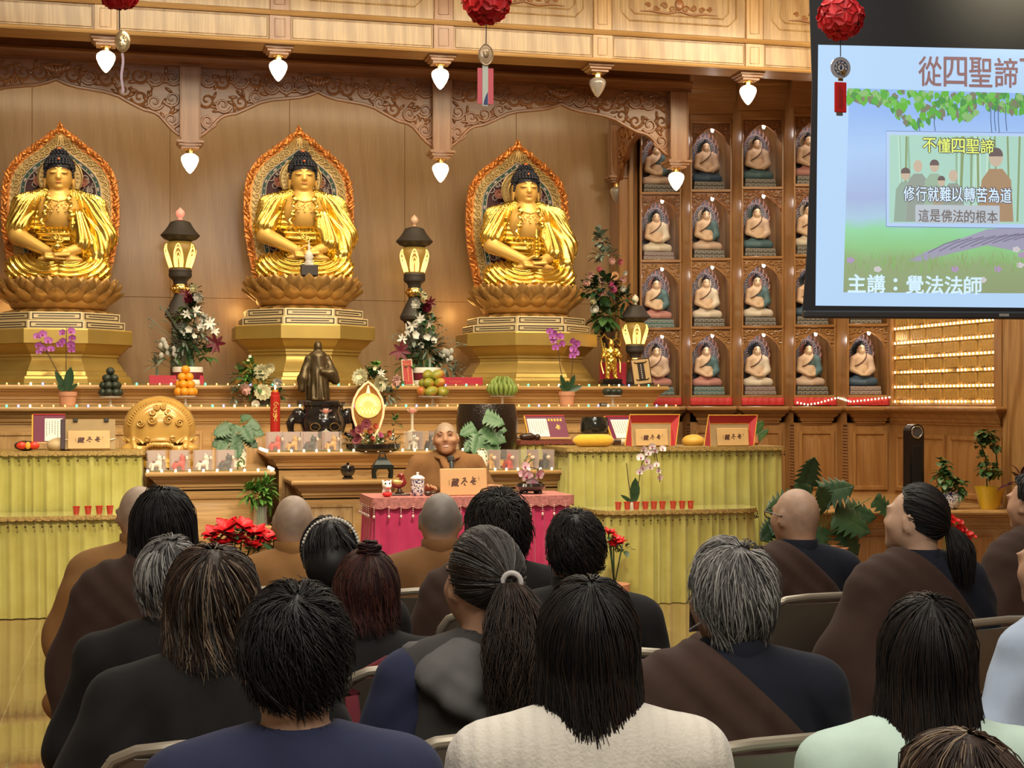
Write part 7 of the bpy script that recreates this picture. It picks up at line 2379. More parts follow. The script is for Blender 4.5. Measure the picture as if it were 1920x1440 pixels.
mb=MB();mb.tube([(-.072,-.012,.20),(-.045,-.052,.215),(0,-.062,.25),(.035,-.048,.29),(.05,-.015,.325)],.006,6);obj('sash_edge',mb,plain('sash_edge',(.12,.05,.025),.5),nt_)
mb=MB();mb.ell((0,.012,.408),(.041,.042,.034),16,10);mb.ell((0,.008,.444),(.02,.02,.016),12,8)
for sx in (-1,1):mb.ell((sx*.036,.01,.385),(.006,.02,.03),8,6)
obj('hair',mb,NH,nt_,smooth=180)
mb=MB()
for sx in (-1,1):mb.tube([(sx*.008,-.0405,.379),(sx*.016,-.039,.377),(sx*.024,-.034,.380)],.0018,4);mb.tube([(sx*.007,-.041,.389),(sx*.016,-.0395,.392),(sx*.026,-.033,.389)],.0013,4)
mb.tube([(-.008,-.0385,.351),(0,-.040,.350),(.008,-.0385,.351)],.002,4);obj('face_lines',mb,BROW,nt_)
mb=MB()
q=[(-.155,0),(-.16,.12),(-.155,.26),(-.13,.38),(-.08,.475),(0,.545)];q=q+[(-a,b_) for a,b_ in q[::-1][1:]]
mb.prism(q,'y',.075,.10);ho=obj('halo',mb,NHALO,nt_)
mb=MB()
for k in range(17):
 a=-.9+(PI+1.8)*k/16;r0=.155 if k not in (7,8,9) else.17
 x,z=.0+.145*math.cos(a),.30+.19*math.sin(a)
 mb.tube([(x,.072,z),(x*1.06,.066,z+.03),(x*1.0,.07,z+.062)],[.012,.010,.002],6)
obj('flames',mb,NEDGE,ho)
mb=MB()
for k in range(22):
 a=2*PI*k/22;mb.ell((.088*math.cos(a),.07,.375+.088*math.sin(a)),(.005,.006,.016),6,5,Matrix.Rotation(PI/2-a,3,'Y'))
mb.tube([(.108*math.cos(2*PI*k/28),.073,.375+.108*math.sin(2*PI*k/28)) for k in range(29)],.005,5)
for k in range(10):
 for sx in (-1,1):mb.ell((sx*(.128+.012*(k%2)),.072,.05+.024*k),(.009,.008,.010),6,5)
obj('rays',mb,NRAY,ho)
mb=MB();mb.prism([(.072*math.cos(2*PI*k/28),.375+.072*math.sin(2*PI*k/28)) for k in range(28)],'y',.064,.076);obj('halo_disc',mb,NR['pink'],ho)
mb=MB();mb.box(-.165,.165,-.14,.11,-.085,-.045,.006);mb.box(-.158,.158,-.135,.11,-.045,0,.006);bs=obj('base',mb,NB['teal'],nt_)
mb=MB()
for r in range(2):
 for k in range(6):
  x=-.132+.0528*k;z=-.066+.043*r;w_=.018
  mb.tube([(x-w_,-.142+.005*r,z-.013),(x-w_,-.142+.005*r,z+.010),(x+w_,-.142+.005*r,z+.010),(x+w_,-.142+.005*r,z-.013)],.0035,5)
obj('base_line',mb,NBL,bs)
COLN=['leftmost niche column','column after the last hanging post','third niche column','column at the screen edge','column next to the tiny lamps']
ROWN=['bottom','second-lowest','second-highest','topmost']
SPEC={(0,0):('blue','cream','cream','grey'),(1,0):('pink','teal','pink','teal'),(2,0):('white','white','blue','rose'),(3,0):('cream','teal','pink','grey'),(4,0):('blue','cream','blue','rose'),(0,1):('pink','teal','pink','teal'),(1,1):('white','white','white','grey'),(2,1):('white','teal','pink','grey'),(3,1):('blue','cream','blue','grey'),(4,1):('white','white','white','grey'),(0,2):('white','white','teal','rose'),(1,2):('cream','teal','white','grey'),(2,2):('teal','cream','teal','grey'),(3,2):('white','teal','white','grey'),(0,3):('cream','teal','pink','grey'),(1,3):('blue','cream','teal','grey'),(2,3):('teal','cream','white','grey'),(3,3):('pink','pink','white','grey')}
fr_=True
for (i,k),(a,b_,c,d) in SPEC.items():
 p,wd=niche_c[i]
 o=Matrix.Rotation(-TH,3,'Z')@Vector((-.03,.18,0))
 loc=(p.x+o.x,p.y+o.y,RZ[k]+.087)
 lab='small %s-robed statue in the %s niche of the %s'%(a,ROWN[k],COLN[i])
 mt={'robe':NR[a],'sash':NR[b_],'halo_disc':NR[c],'base':NB[d]}
 if fr_:
  nt_.location=loc;nt_.rotation_euler=(0,0,-TH+.12);nt_['label']=lab;fr_=False
  for ch in nt_.children_recursive:
   if ch.name in mt:ch.data.materials[0]=mt[ch.name]
 else:dup(nt_,loc,-TH+.12,lab,mats=mt)
 light('niche_light','POINT',(p.x+.02*cs+.05*sn,p.y-.02*sn+.06*cs-.03,RZ[k+1]-.15),0.9,(1.0,.93,.85),.02)
# ------ things on the altar tiers
def place(name,lab,cat,px,Y,z,rz=0.0,group=None,sc=None):
 t=thing(name,lab,cat,(X(px,Y),Y,z),rz,group,sc=sc)
 return t,scale(px,Y)
t,s=place('monk_figure','bronze standing monk figure with a staff on a dark plinth','statue',596,13.86,zA)
mb=MB();mb.box(-.18,.18,-.08,.08,0,.055,.006);obj('plinth',mb,INLAY,t)
mb=MB();mb.box(-.03,.03,-.084,-.078,.015,.04,.002);obj('plaque',mb,BRASS,t)
def monk(P):
 d=elp(P,(0,0,.545),(.036,.040,.050));d=smin(d,elp(P,(0,-.012,.52),(.026,.03,.026)),.02)
 d=smin(d,cap(P,(0,-.04,.545),(0,-.046,.53),.003,.006),.006)
 d=smin(d,cap(P,(0,0,.46),(0,0,.51),.026,.022),.02)
 body=cap(P,(0,0,.44),(0,0,.07),.075,.105);body=smin(body,cap(mir(P),(.02,0,.455),(.075,0,.43),.035,.035),.03)
 body=body+.005*np.sin(np.arctan2(P[:,0],-P[:,1])*13+P[:,2]*4)*np.clip((.36-P[:,2])*5,0,1)
 d=smin(d,smax(body,.055-P[:,2],.006),.02)
 d=smin(d,smin(cap(P,(-.085,0,.42),(-.135,-.02,.25),.036,.045),cap(P,(-.135,-.02,.25),(-.145,-.03,.16),.05,.035),.03),.02)
 d=smin(d,smin(cap(P,(.085,0,.42),(.13,-.03,.30),.036,.042),cap(P,(.13,-.03,.30),(.03,-.085,.31),.04,.024),.03),.02)
 d=smin(d,cap(P,(.10,-.05,.30),(.15,-.04,.24),.05,.045),.03)
 d=d+.0022*np.sin(P[:,0]*70+P[:,2]*25)*np.clip((.46-P[:,2])*9,0,1)
 return smin(smin(d,elp(P,(-.12,-.055,.24),(.018,.018,.024)),.01),elp(mir(P),(.04,-.06,.065),(.025,.05,.014)),.01)
sdf_obj('figure',monk,(-.23,-.14,.04),(.23,.13,.6),.006,BRONZE,t)
mb=MB();mb.tube([(-.122,-.07,.28),(-.115,-.075,.06)],.005,6);obj('staff',mb,BRONZE,t)
CAKE=glass('glass_stand',(.9,.88,.85),.35)
def fruit(lab,name,px,Y,z,ys,r,mat,rows,stem_h,rr=None,ell=None):
 t,s=place('cake_stand','clear footed glass stand holding '+lab,'stand',px,Y,z,0,'glass fruit stands')
 mb=MB();R_=max(rows[0][0]*r*1.05,r*2.2)
 mb.lathe([(.05,0),(.045,.006),(.012,.02),(.010,stem_h-.02),(.03,stem_h-.008),(R_,stem_h-.006),(R_*1.03,stem_h+.006),(R_,stem_h),(0,stem_h)],28);obj('stand',mb,CAKE,t)
 rnd=random.Random(px);zz=stem_h+.002
 base=None
 for (n_rad,n) in rows:
  for k in range(n):
   a=2*PI*(k+.25)/n+.5-PI/2
   rad=0 if n==1 else n_rad*r*.82
   mb=None
   loc=(t.location.x+rad*math.cos(a),t.location.y+rad*math.sin(a),z+zz+r*(ell[2] if ell else 1))
   if base is None:
    mb=MB();mb.ell((0,0,0),tuple(r*q for q in (ell or (1,1,.95))),16,11);mb.ell((0,0,r*.93*(ell[2] if ell else 1)),(r*.14,r*.14,r*.06),6,4)
    base=obj(name,mb,mat,None,smooth=180,loc=loc,rot=(rnd.uniform(-.5,.5),rnd.uniform(-.5,.5),rnd.uniform(0,6)))
    o=base
   else:
    o=base.copy();C.objects.link(o);o.location=loc;o.rotation_euler=(rnd.uniform(-.4,.4),rnd.uniform(-.4,.4),rnd.uniform(0,6))
   tag(o,'%s piled on the glass stand'%lab,name.replace('_',' '),lab+' pile')
  zz+=r*(ell[2] if ell else 1)*1.62
 return t
ORG=plain('orange_skin',(.78,.30,.015),.42,bmp=.15,bs_=200);DPL=plain('dark_plum',(.022,.030,.018),.45,vary=.3,vs=20)
MNG=None
def mango():
 m,nt,b=nodes('mango_skin');v=coords(nt);n_=N(nt,'ShaderNodeTexNoise',Scale=7.0);link(nt,v,n_.inputs['Vector'])
 link(nt,ramp(nt,n_.outputs['Fac'],[(.4,(.24,.26,.03)),(.54,(.42,.30,.04)),(.66,(.52,.11,.03))]),b.inputs['Base Color']);b.inputs['Roughness'].default_value=.35
 return m
fruit('orange','orange',348,13.9,zA,0,.040,ORG,[(2.05,7),(1.55,5),(1.1,3),(0,1)],.09)
fruit('dark green plum','dark_plum',207,13.9,zA,0,.038,DPL,[(2.3,7),(1.9,6),(1.4,4),(0,1)],.085)
fruit('mango','mango',811,13.9,zA,0,.060,mango(),[(2.1,6),(1.5,4),(.9,2)],.09,ell=(.80,1.12,.78))
fruit('black fruit','black_fruit',1149,13.88,zA,0,.036,DPL,[(2.2,7)],.10)
t,s=place('cake_stand','clear footed glass stand holding the green banana hand','stand',942,13.9,zA,0,'glass fruit stands')
mb=MB();mb.lathe([(.05,0),(.045,.006),(.012,.02),(.010,.08),(.03,.09),(.12,.092),(.124,.10),(0,.098)],28);obj('stand',mb,CAKE,t)
BAN=plain('green_banana',(.20,.27,.05),.45,vary=.2,vs=10)
t,s=place('banana_hand','large hand of green bananas on a glass stand','fruit',942,13.9,zA+.102)
for ring,(n,r0,h0,ln) in enumerate(((17,.10,.0,.12),(14,.075,.03,.13),(9,.045,.06,.12))):
 for k in range(n):
  a=2*PI*(k+.5*ring)/n;ca,sa=math.cos(a),math.sin(a)*.75
  mb=MB();mb.tube([((r0+o)*ca,(r0+o)*sa,h0+ln*v) for v,o in ((0,-.02),(.15,.01),(.4,.032),(.7,.03),(.92,.012),(1,.006))],[.008,.018,.020,.018,.009,.004],7);obj('banana',mb,BAN,t,smooth=180)
for (px,x0,x1,y0,lab) in ((325,281,381,705,'flat crimson gift box under the flower drum at left'),(848,800,905,707,'flat crimson gift box beside the mangoes')):
 t,s=place('gift_box',lab,'box',(x0+x1)/2,14.24,zC,0,'crimson gift boxes');h=(723-y0)/s;wd=(x1-x0)/s
 mb=MB();mb.box(-wd/2,wd/2,-.03,.0,0,h,.003);bx=obj('box',mb,CRIMS,t)
 mb=MB();mb.tube([(-.06+.012*k,-.0315,h*.5+.006*math.sin(k*1.7)) for k in range(11)],.0016,4);obj('gilt_mark',mb,GOLDS,bx)
def plaque(lab,px,Y,z,w_,h,tilt,lean,fm,cm,deco):
 t,s=place('framed_plaque',lab,'plaque',px,Y,z)
 t.rotation_euler=(-lean,tilt,0)
 mb=MB();mb.box(-w_/2,w_/2,-.008,.012,0,h,.004);obj('frame',mb,fm,t)
 mb=MB();mb.box(-w_/2+.012,w_/2-.012,-.0095,-.007,.012,h-.012);cd=obj('card',mb,cm,t)
 return t,cd
t,cd=plaque('narrow red plaque with gilt characters leaning beside the flower drum',766,14.2,zC,.105,.25,-.06,.12,plain('pale_frame',(.55,.45,.32),.5),plain('plaque_red',(.42,.02,.02),.5),0)
mb=MB();[scribble(mb,-.016+.016*k,-.0098,.196,.011,k) for k in range(3)]
for k in range(8):scribble(mb,.004,-.0098,.172-.019*k,.013,9+k)
scribble(mb,-.018,-.0098,.045,.008,3)
mb.tube([(-.03,-.01,.20),(-.025,-.01,.22),(0,-.01,.228),(.025,-.01,.22),(.03,-.01,.20)],.002,4);obj('gilt_lettering',mb,GOLDS,cd,smooth=0)
t,cd=plaque('tilted beige plaque with a dark scroll label at the altar end',1206,14.3,zC+.012,.20,.265,-.10,.16,DARKB,plain('plaque_beige',(.56,.38,.17),.5),1)
mb=MB();mb.box(-.034,.034,-.011,-.009,.055,.215,.006)
for zz in (.05,.22):mb.tube([(-.065,-.012,zz+.012),(-.05,-.012,zz),(.05,-.012,zz),(.065,-.012,zz+.012)],.006,5)
sb=obj('scroll_label',mb,INLAY,cd)
mb=MB()
for k in range(7):scribble(mb,0,-.0116,.192-.021*k,.014,30+k)
obj('pale_lettering',mb,PAPER,sb,smooth=0)
mb=MB();mb.box(-.10,.10,-.04,.02,-.012,.012,.004);obj('foot',mb,DARKB,t)
t,s=place('guardian_figure','small golden armoured guardian figure with a looping sash','statue',1146,14.3,zC)
mb=MB();mb.box(-.12,.12,-.06,.06,0,.025,.005);mb.box(-.10,.10,-.05,.05,.025,.07,.006);obj('plinth',mb,BLACKL,t)
def guard(P):
 M=mir(P)
 d=elp(P,(0,0,.405),(.026,.028,.036));d=smin(d,elp(P,(0,0,.44),(.018,.018,.02)),.015)
 d=smin(d,elp(P,(0,0,.32),(.052,.036,.06)),.02);d=smin(d,elp(P,(0,0,.245),(.055,.042,.055)),.02)
 d=smin(d,cap(M,(.022,0,.22),(.04,-.005,.085),.032,.02),.015);d=smin(d,elp(M,(.043,-.018,.08),(.018,.032,.014)),.01)
 d=smin(d,cap(M,(.055,0,.355),(.085,-.02,.29),.02,.018),.012);d=smin(d,cap(M,(.085,-.02,.29),(.04,-.055,.30),.017,.012),.01)
 return d+.003*np.sin(P[:,2]*140)*np.sin(P[:,0]*130)
sdf_obj('figure',guard,(-.13,-.09,.05),(.13,.07,.48),.0055,GOLDM,t)
mb=MB();mb.tube([(-.085,-.02,.12),(-.10,.02,.22),(-.075,.03,.36),(-.10,.03,.46),(-.06,.03,.505),(-.03,.03,.47),(.03,.03,.45),(.07,.03,.47),(.11,.03,.44),(.10,.03,.39),(.07,.03,.41)],.009,7);mb.tube([(.085,-.02,.13),(.10,.02,.22),(.075,.03,.34)],.008,6);obj('sash',mb,GOLDM,t)
mb=MB();mb.tube([(-.085,-.05,.42),(-.06,-.055,.09)],.006,6);obj('sword',mb,GOLDM,t)
t,s=place('red_screen_box','red box standing behind the golden guardian','box',1150,14.42,zC)
mb=MB();mb.box(-.135,.135,0,.03,.0,.235,.004);obj('panel',mb,CRIMS,t)
t,s=place('small_clock','small black box on the lower altar tier','box',1131,13.86,zA);mb=MB();mb.box(-.033,.033,-.02,.02,0,.032,.004);obj('case',mb,INK,t);mb=MB();mb.box(-.026,.026,-.0215,-.019,.007,.026);obj('display',mb,plain('grey_display',(.2,.2,.2),.3),t)
# ------ things on the oak tables
t,s=place('red_candle','tall red candle with gold and blue relief','candle',516,13.35,zU);h=(EYE-(735-HY)/s)-zU;r=9.3/s
mb=MB();mb.lathe([(r,0),(r,h*.93),(r*.85,h*.945),(r*.85,h),(0,h)],24);obj('shaft',mb,plain('red_wax',(.42,.018,.012),.35),t)
mb=MB();mb.lathe([(r*.6,h),(r*.5,h+.02),(0,h+.022)],14);obj('cap',mb,plain('amber_wax',(.6,.2,.02),.3),t)
mb=MB();mb.ell((0,0,h+.04),(.008,.008,.02),8,6);obj('flame',mb,emis('flame',(1,.75,.45),9.0),t)
mb=MB()
for k in range(3):p_,r_=spiral(0,h*(.78-.09*k),r*.55,1.2,-r-.001,.004,k,1);mb.tube(p_,r_,5)
mb.tube([(-.012,-r,h*.50),(.0,-r-.003,h*.58),(.01,-r,h*.66),(-.006,-r-.002,h*.6),(.012,-r,h*.5)],.005,5);obj('gold_relief',mb,GOLDS,t)
mb=MB()
for k in range(4):p_,r_=spiral(.01*(-1)**k,h*(.08+.06*k),r*.5,1.2,-r-.001,.005,k,1);mb.tube(p_,r_,5)
obj('blue_relief',mb,plain('blue_relief',(.10,.13,.34),.4),t)
t,s=place('incense_burner','black lacquer incense burner with elephant-head handles','burner',606,13.3,zU);k_=1/s
mb=MB();mb.lathe([(0,20*k_),(26*k_,22*k_),(40*k_,34*k_),(44*k_,50*k_),(41*k_,62*k_),(37*k_,70*k_),(38*k_,82*k_),(41*k_,84*k_),(41*k_,90*k_),(36*k_,90*k_),(34*k_,74*k_),(0,70*k_)],36);obj('bowl',mb,BLACKL,t)
for sx in (-1,1):
 mb=MB();mb.ell((sx*47*k_,0,64*k_),(14*k_,12*k_,15*k_));mb.ell((sx*44*k_,-10*k_,62*k_),(9*k_,3*k_,13*k_))
 mb.tube([(sx*54*k_,0,62*k_),(sx*62*k_,0,50*k_),(sx*60*k_,0,34*k_),(sx*48*k_,0,26*k_),(sx*40*k_,0,32*k_)],[9*k_,8*k_,6*k_,5*k_,3*k_],10);obj('elephant_handle',mb,BLACKL,t,smooth=180)
for a in (-2.3,-.85,.8,2.3):
 mb=MB();mb.tube([(28*k_*math.cos(a),28*k_*math.sin(a),30*k_),(33*k_*math.cos(a),33*k_*math.sin(a),14*k_),(30*k_*math.cos(a),30*k_*math.sin(a),0.004)],[11*k_,7*k_,8*k_],9);obj('foot',mb,BLACKL,t)
mb=MB()
for cx in (-20,16):mb=MB();mb.tube([((cx+9*math.cos(a))*k_,-43*k_,(44+7*math.sin(a))*k_) for a in [2*PI*q/16 for q in range(17)]],.005,5);obj('gilt_ring',mb,BRASS,t)
t,s=place('lotus_lamp','glowing amber lotus-bud panel lamp behind the coral roses','lamp',690,13.2,zU);k_=1/s;zb=(EYE-zU)*s+HY
OUT=[(0,716),(8,722),(18,733),(26,748),(30,765),(28,782),(22,800),(15,815),(11,822)]
pts=[(-a*k_,(zb-b_)*k_) for a,b_ in OUT[::-1]]+[(a*k_,(zb-b_)*k_) for a,b_ in OUT[1:]]
mb=MB();mb.prism(pts,'y',.0,.006);obj('acrylic',mb,glass('amber_acrylic',(.45,.20,.05),.45),t)
mb=MB();mb.tube([(a,-.004,b_) for a,b_ in pts],.013,8,flat=.8);obj('rim',mb,emis('amber_rim',(1.0,.50,.22),.75,base=(.8,.5,.3)),t)
mb=MB();mb.prism([(24.5*k_*math.cos(2*PI*q/36),(zb-760)*k_+23.5*k_*math.sin(2*PI*q/36)) for q in range(36)],'y',-.012,-.002);ds=obj('disc',mb,emis('amber_disc',(1.0,.52,.16),.75,base=(.7,.4,.1)),t)
mb=MB()
for q in range(26):
 a=PI*q/25;r0,r1=(10,21) if q%2 else (13,17)
 mb.tube([(r0*k_*math.cos(a),-.014,(zb-762+r0*math.sin(a))*k_),(r1*k_*math.cos(a),-.014,(zb-762+r1*math.sin(a))*k_)],.0028,4)
for q in range(5):mb.tube([((q-2.5)*7*k_,-.014,(zb-776)*k_),((q-2)*7*k_,-.016,(zb-766+3*(q%2))*k_),((q-1.5)*7*k_,-.014,(zb-776)*k_)],.004,5)
mb.tube([(0,-.014,(zb-738)*k_),(0,-.014,(zb-722)*k_)],[.02,.002],8);obj('relief',mb,emis('amber_relief',(1.0,.70,.30),1.3),ds)
mb=MB();mb.box(-.07,.07,-.03,.04,.0,.07,.008);obj('base',mb,BRASS,t)
t,s=place('dragon_drum','large carved golden wooden fish drum with dragon heads','drum',299,13.0,zWl)
GW=plain('golden_lacquer_wood',(.56,.33,.085),.22,.15,vary=.12,vs=6,coat=.5)
mb=MB();mb.lathe([(.16,0),(.27,.015),(.28,.06),(.22,.085),(0,.09)],32)
cu=obj('brocade_cushion',mb,plain('gold_brocade_cloth',(.62,.34,.04),.45,vary=.75,vs=55),t)
def fishd(P):
 d=elp(P,(0,0,.325),(.292,.235,.272));d=smin(d,elp(P,(0,-.10,.17),(.25,.14,.09)),.06)
 d=smin(d,elp(mir(P),(.21,-.13,.165),(.10,.075,.05)),.03)
 d=smax(d,-bxd(P,(0,-.25,.205),(.22,.14,.012),.005),.01)
 rid=np.abs(np.sqrt((mir(P)[:,0]/.225)**2+((P[:,2]-.30)/.235)**2)-1)
 d=d-.018*np.exp(-(rid/.10)**2)*(P[:,1]<.05)
 ins=np.sqrt((P[:,0]/.12)**2+((P[:,2]-.31)/.11)**2)
 return d+.012*np.clip(1.2-ins,0,1)
sdf_obj('shell',fishd,(-.34,-.28,.04),(.34,.27,.62),.01,GW,t)
def fy(x,z):
 q=1-(x/.30)**2-((z-.325)/.28)**2
 return -.243*math.sqrt(max(q,.02))
mb=MB()
for sg in (-1,1):
 for (x,z,r) in ((.03,.505,.026),(.062,.46,.022),(.065,.40,.038),(.155,.375,.032),(.10,.25,.02)):
  p_,r_=spiral(sg*x,z,r,1.7,0,.0085,.5,sg);mb.tube([(a,fy(a,c)-.006,c) for a,b_,c in p_],r_,6)
 for k in range(16):
  a=.25+1.35*k/15;x,z=sg*.255*math.cos(a),.30+.245*math.sin(a)
  mb.tube([(x*.95,fy(x*.95,z)-.004,z-.006),(x*1.04,fy(x*1.04,z)-.01,z+.012)],.0065,5)
 for k in range(5):mb.tube([(sg*(.13+.03*k),fy(.13+.03*k,.2)-.02,.21+.006*(k%2)),(sg*(.16+.03*k),-.20+.02*k,.235),(sg*(.20+.025*k),-.17+.02*k,.26)],[.011,.012,.003],6)
 mb.ell((sg*.20,-.215,.175),(.022,.02,.018));mb.tube([(sg*.10,-.25,.19),(sg*.05,-.26,.205),(0,-.265,.20)],[.02,.016,.02],8)
for k in range(9):mb.ell((-.08+.02*k,-.262,.20),(.009,.012,.022),7,5)
obj('dragon_carving',mb,GW,t,smooth=60)
t,s=place('bowl_drum','large black bowl drum behind the small split-leaf plant','bell',913,13.0,zWr)
mb=MB();mb.lathe([(.20,0),(.27,.02),(.27,.05),(.2,.07),(0,.07)],30);obj('brocade_cushion',mb,plain('gold_brocade_cloth2',(.62,.34,.04),.45,vary=.75,vs=55),t)
mb=MB();mb.lathe([(0,.07),(.18,.075),(.235,.12),(.262,.25),(.268,.38),(.255,.50),(.245,.545),(.235,.545),(.25,.38),(.22,.15),(0,.12)],44);obj('bowl',mb,plain('hammered_black',(.022,.015,.011),.17,.3,bmp=.5,bs_=75),t)
t,s=place('basket','round golden woven waste basket below the yellow bolster','basket',1070,12.55,zWr)
mb=MB();mb.lathe([(.055,0),(.065,.01),(.072,.17),(.078,.175),(.078,.185),(.068,.18),(.06,.02)],30,fn=lambda r,z,a:r*(1+.02*math.sin(24*a+z*90)));obj('weave',mb,plain('woven_gold',(.34,.21,.06),.45,.3,vary=.4,vs=70),t)
t,s=place('flowered_jar','small flowered jar beside the boxed toy horses, right of the speaker','vase',903,12.42,zWr)
mb=MB();mb.lathe([(.035,0),(.05,.02),(.055,.10),(.045,.15),(.025,.165),(.03,.18),(0,.18)],22);obj('jar',mb,FLORAL,t)
def horse_sdf(P):
 M=mir(P)
 d=cap(P,(-.025,0,.052),(.018,0,.055),.023,.024)
 for x in (-.035,.022):d=smin(d,cap(np.stack([P[:,0],M[:,1] if False else np.abs(P[:,1]),P[:,2]],1),(x,.013,.045),(x*1.1,.016,.010),.0115,.012),.008)
 d=smin(d,cap(P,(.018,0,.06),(.022,0,.095),.017,.02),.012)
 d=smin(d,cap(P,(.020,0,.102),(.034,0,.096),.021,.019),.01)
 d=smin(d,elp(np.stack([P[:,0],np.abs(P[:,1]),P[:,2]],1),(.014,.012,.126),(.005,.004,.01)),.004)
 return smin(d,cap(P,(-.047,0,.055),(-.056,0,.03),.007,.009),.006)
HC={'white':plain('toy_white',(.72,.68,.60),.6),'red':plain('toy_red',(.60,.035,.02),.5),'tan':plain('toy_tan',(.62,.34,.09),.55),'black':plain('toy_black',(.03,.03,.035),.5)}
h0=thing('boxed_toy_horse','x','toy',(0,0,0),0,'toy horses in clear boxes')
sdf_obj('horse',horse_sdf,(-.075,-.04,-.005),(.07,.04,.145),.0035,HC['white'],h0)
mb=MB();mb.ell((.053,0,.096),(.017,.018,.018),14,10);obj('muzzle',mb,plain('toy_muzzle',(.80,.58,.46),.6),h0,smooth=180)
mb=MB();mb.box(-.038,-.012,-.024,.024,.058,.079,.007);obj('saddle',mb,plain('toy_saddle',(.18,.03,.03),.5),h0)
mb=MB()
for sy in (-1,1):mb.ell((.033,sy*.0185,.107),(.0045,.003,.006),8,6)
mb.tube([(.042+.0*k,.021*math.cos(k*PI/8),.097+.021*math.sin(k*PI/8)) for k in range(17)],.002,4);obj('bridle',mb,INK,h0)
mb=MB();mb.box(-.075,.075,-.05,.05,-.003,.162,.002);obj('clear_box',mb,glass('box_film',(.95,.93,.90),.14,.12),h0,smooth=0)
mb=MB();mb.box(-.074,.074,.046,.049,-.002,.16);obj('backing_card',mb,plain('mauve_card',(.42,.30,.27),.6),h0,smooth=0)
HS=[(294,0,'white','first white boxed toy horse, at the left end of the left table'),(337,0,'red','red boxed toy horse below the dragon drum'),(382,0,'white','white boxed toy horse between the red and black ones, left table'),(424,0,'black','black boxed toy horse beside the flowered vase'),(517,1,'red','red boxed toy horse below the tall red candle'),(549,1,'tan','tan boxed toy horse between the red and black ones, below the burner'),(583,1,'black','black boxed toy horse below the incense burner'),(622,1,'tan','tan boxed toy horse left of the coral rose tray'),(775,1,'white','white boxed toy horse left of the speaker'),(806,1,'black','black boxed toy horse just behind the speaker'),(873,1,'red','red boxed toy horse right of the speaker and under the plant'),(919,2,'tan','tan boxed toy horse beside the small flowered jar'),(953,2,'red','red boxed toy horse on the right table'),(991,2,'tan','tan boxed toy horse behind the pink orchid'),(1020,2,'black','black boxed toy horse at the end of the right table')]
for k,(px,w_,c_,lab) in enumerate(HS):
 Y,z=((12.42,zWl),(13.0,zU),(12.42,zWr))[w_]
 loc=(X(px,Y),Y,z+.004);rz=0.15 if px<700 else (PI-.9 if px!=775 else PI-.7)
 if k==0:h0.location=loc;h0.rotation_euler=(0,0,rz);h0['label']=lab
 else:dup(h0,loc,rz if px<700 else 0.15+(-1.25),lab,mats={'horse':HC[c_]})
LOT=glass('pink_crystal',(1.0,.62,.55),.55,.06)
for px,lab in ((611,'crystal lotus candlestick before the incense burner'),(773,'crystal lotus candlestick left of the speaker')):
 t,s=place('lotus_candlestick',lab,'candlestick',px,13.12 if px<700 else 13.14,zU,0,'crystal lotus candlesticks')
 mb=MB();mb.lathe([(.055,0),(.058,.01),(.03,.03),(.04,.06),(.045,.15),(.05,.16),(.014,.175),(.011,.20),(.012,.30),(.02,.315),(0,.318)],20);obj('stem',mb,glass('crystal_stem',(.95,.88,.72),.5),t)
 for ring in range(2):
  for k in range(8):
   mb=MB();petal(mb,Matrix.Translation((0,0,.312))@Matrix.Rotation(2*PI*(k+.5*ring)/8,4,'Z')@Matrix.Rotation(.35+.5*ring,4,'X'),.062-.01*ring,.02,.4,.2,5,3);obj('petal',mb,LOT if ring else glass('clear_petal%d'%k,(1,.9,.85),.4,.06) if k==0 and px<700 else LOT,t,smooth=180)
 mb=MB();mb.ell((0,0,.335),(.016,.016,.018));obj('heart',mb,emis('lotus_heart%d'%px,(1,.18,.12),.8),t)
for px,lab in ((652,'small black lidded bowl left of the tripod burner'),(776,'small black lidded bowl partly behind the speaker')):
 t,s=place('lidded_bowl',lab,'bowl',px,12.5,zL,0,'black lidded bowls')
 mb=MB();mb.lathe([(.045,0),(.045,.012),(.03,.02),(.05,.035),(.062,.07),(.056,.095),(.05,.097),(0,.097)],26);obj('bowl',mb,BLACKL,t)
 mb=MB();mb.lathe([(.056,.097),(.052,.108),(.02,.118),(.010,.122),(.013,.132),(0,.135)],24);obj('lid',mb,BLACKL,t)
t,s=place('tripod_burner','dark pagoda-shaped tripod burner on the low counter','burner',717,12.55,zL)
IRON=plain('dark_iron',(.02,.026,.024),.3,.4)
mb=MB();rect_loft(mb,-.085,.085,-.06,.06,[(.01,.075),(0,.085),(0,.105),(.012,.11),(.03,.115)],back=False);obj('body',mb,IRON,t)
mb=MB();rect_loft(mb,-.085,.085,-.06,.06,[(.01,.112),(.02,.125),(.035,.15),(.05,.16),(.052,.175)],back=False);mb.tube([(-.03,0,.17),(-.02,0,.20),(0,0,.212),(.02,0,.20),(.03,0,.17)],.006,6);obj('lid',mb,IRON,t)
for sx in (-1,1):
 for sy in (-1,1):mb=MB();mb.tube([(sx*.06,sy*.04,.09),(sx*.072,sy*.045,.05),(sx*.066,sy*.045,0)],[.022,.012,.014],8);obj('leg',mb,IRON,t)
t,s=place('tea_cup','blue and white porcelain lidded tea cup','cup',783,yPk+.18,zPk)
mb=MB();mb.lathe([(.034,0),(.04,.006),(.047,.03),(.048,.12),(.045,.118),(0,.118)],28);obj('cup',mb,BLUEW,t)
mb=MB();mb.lathe([(.052,.119),(.052,.126),(.03,.142),(.009,.146),(.007,.155),(.012,.162),(0,.168)],26);obj('lid',mb,plain('porcelain',(.80,.79,.78),.12),t)
t,s=place('lion_figurine','small white and red lion figurine on the speaker table','figurine',725,yPk+.1,zPk)
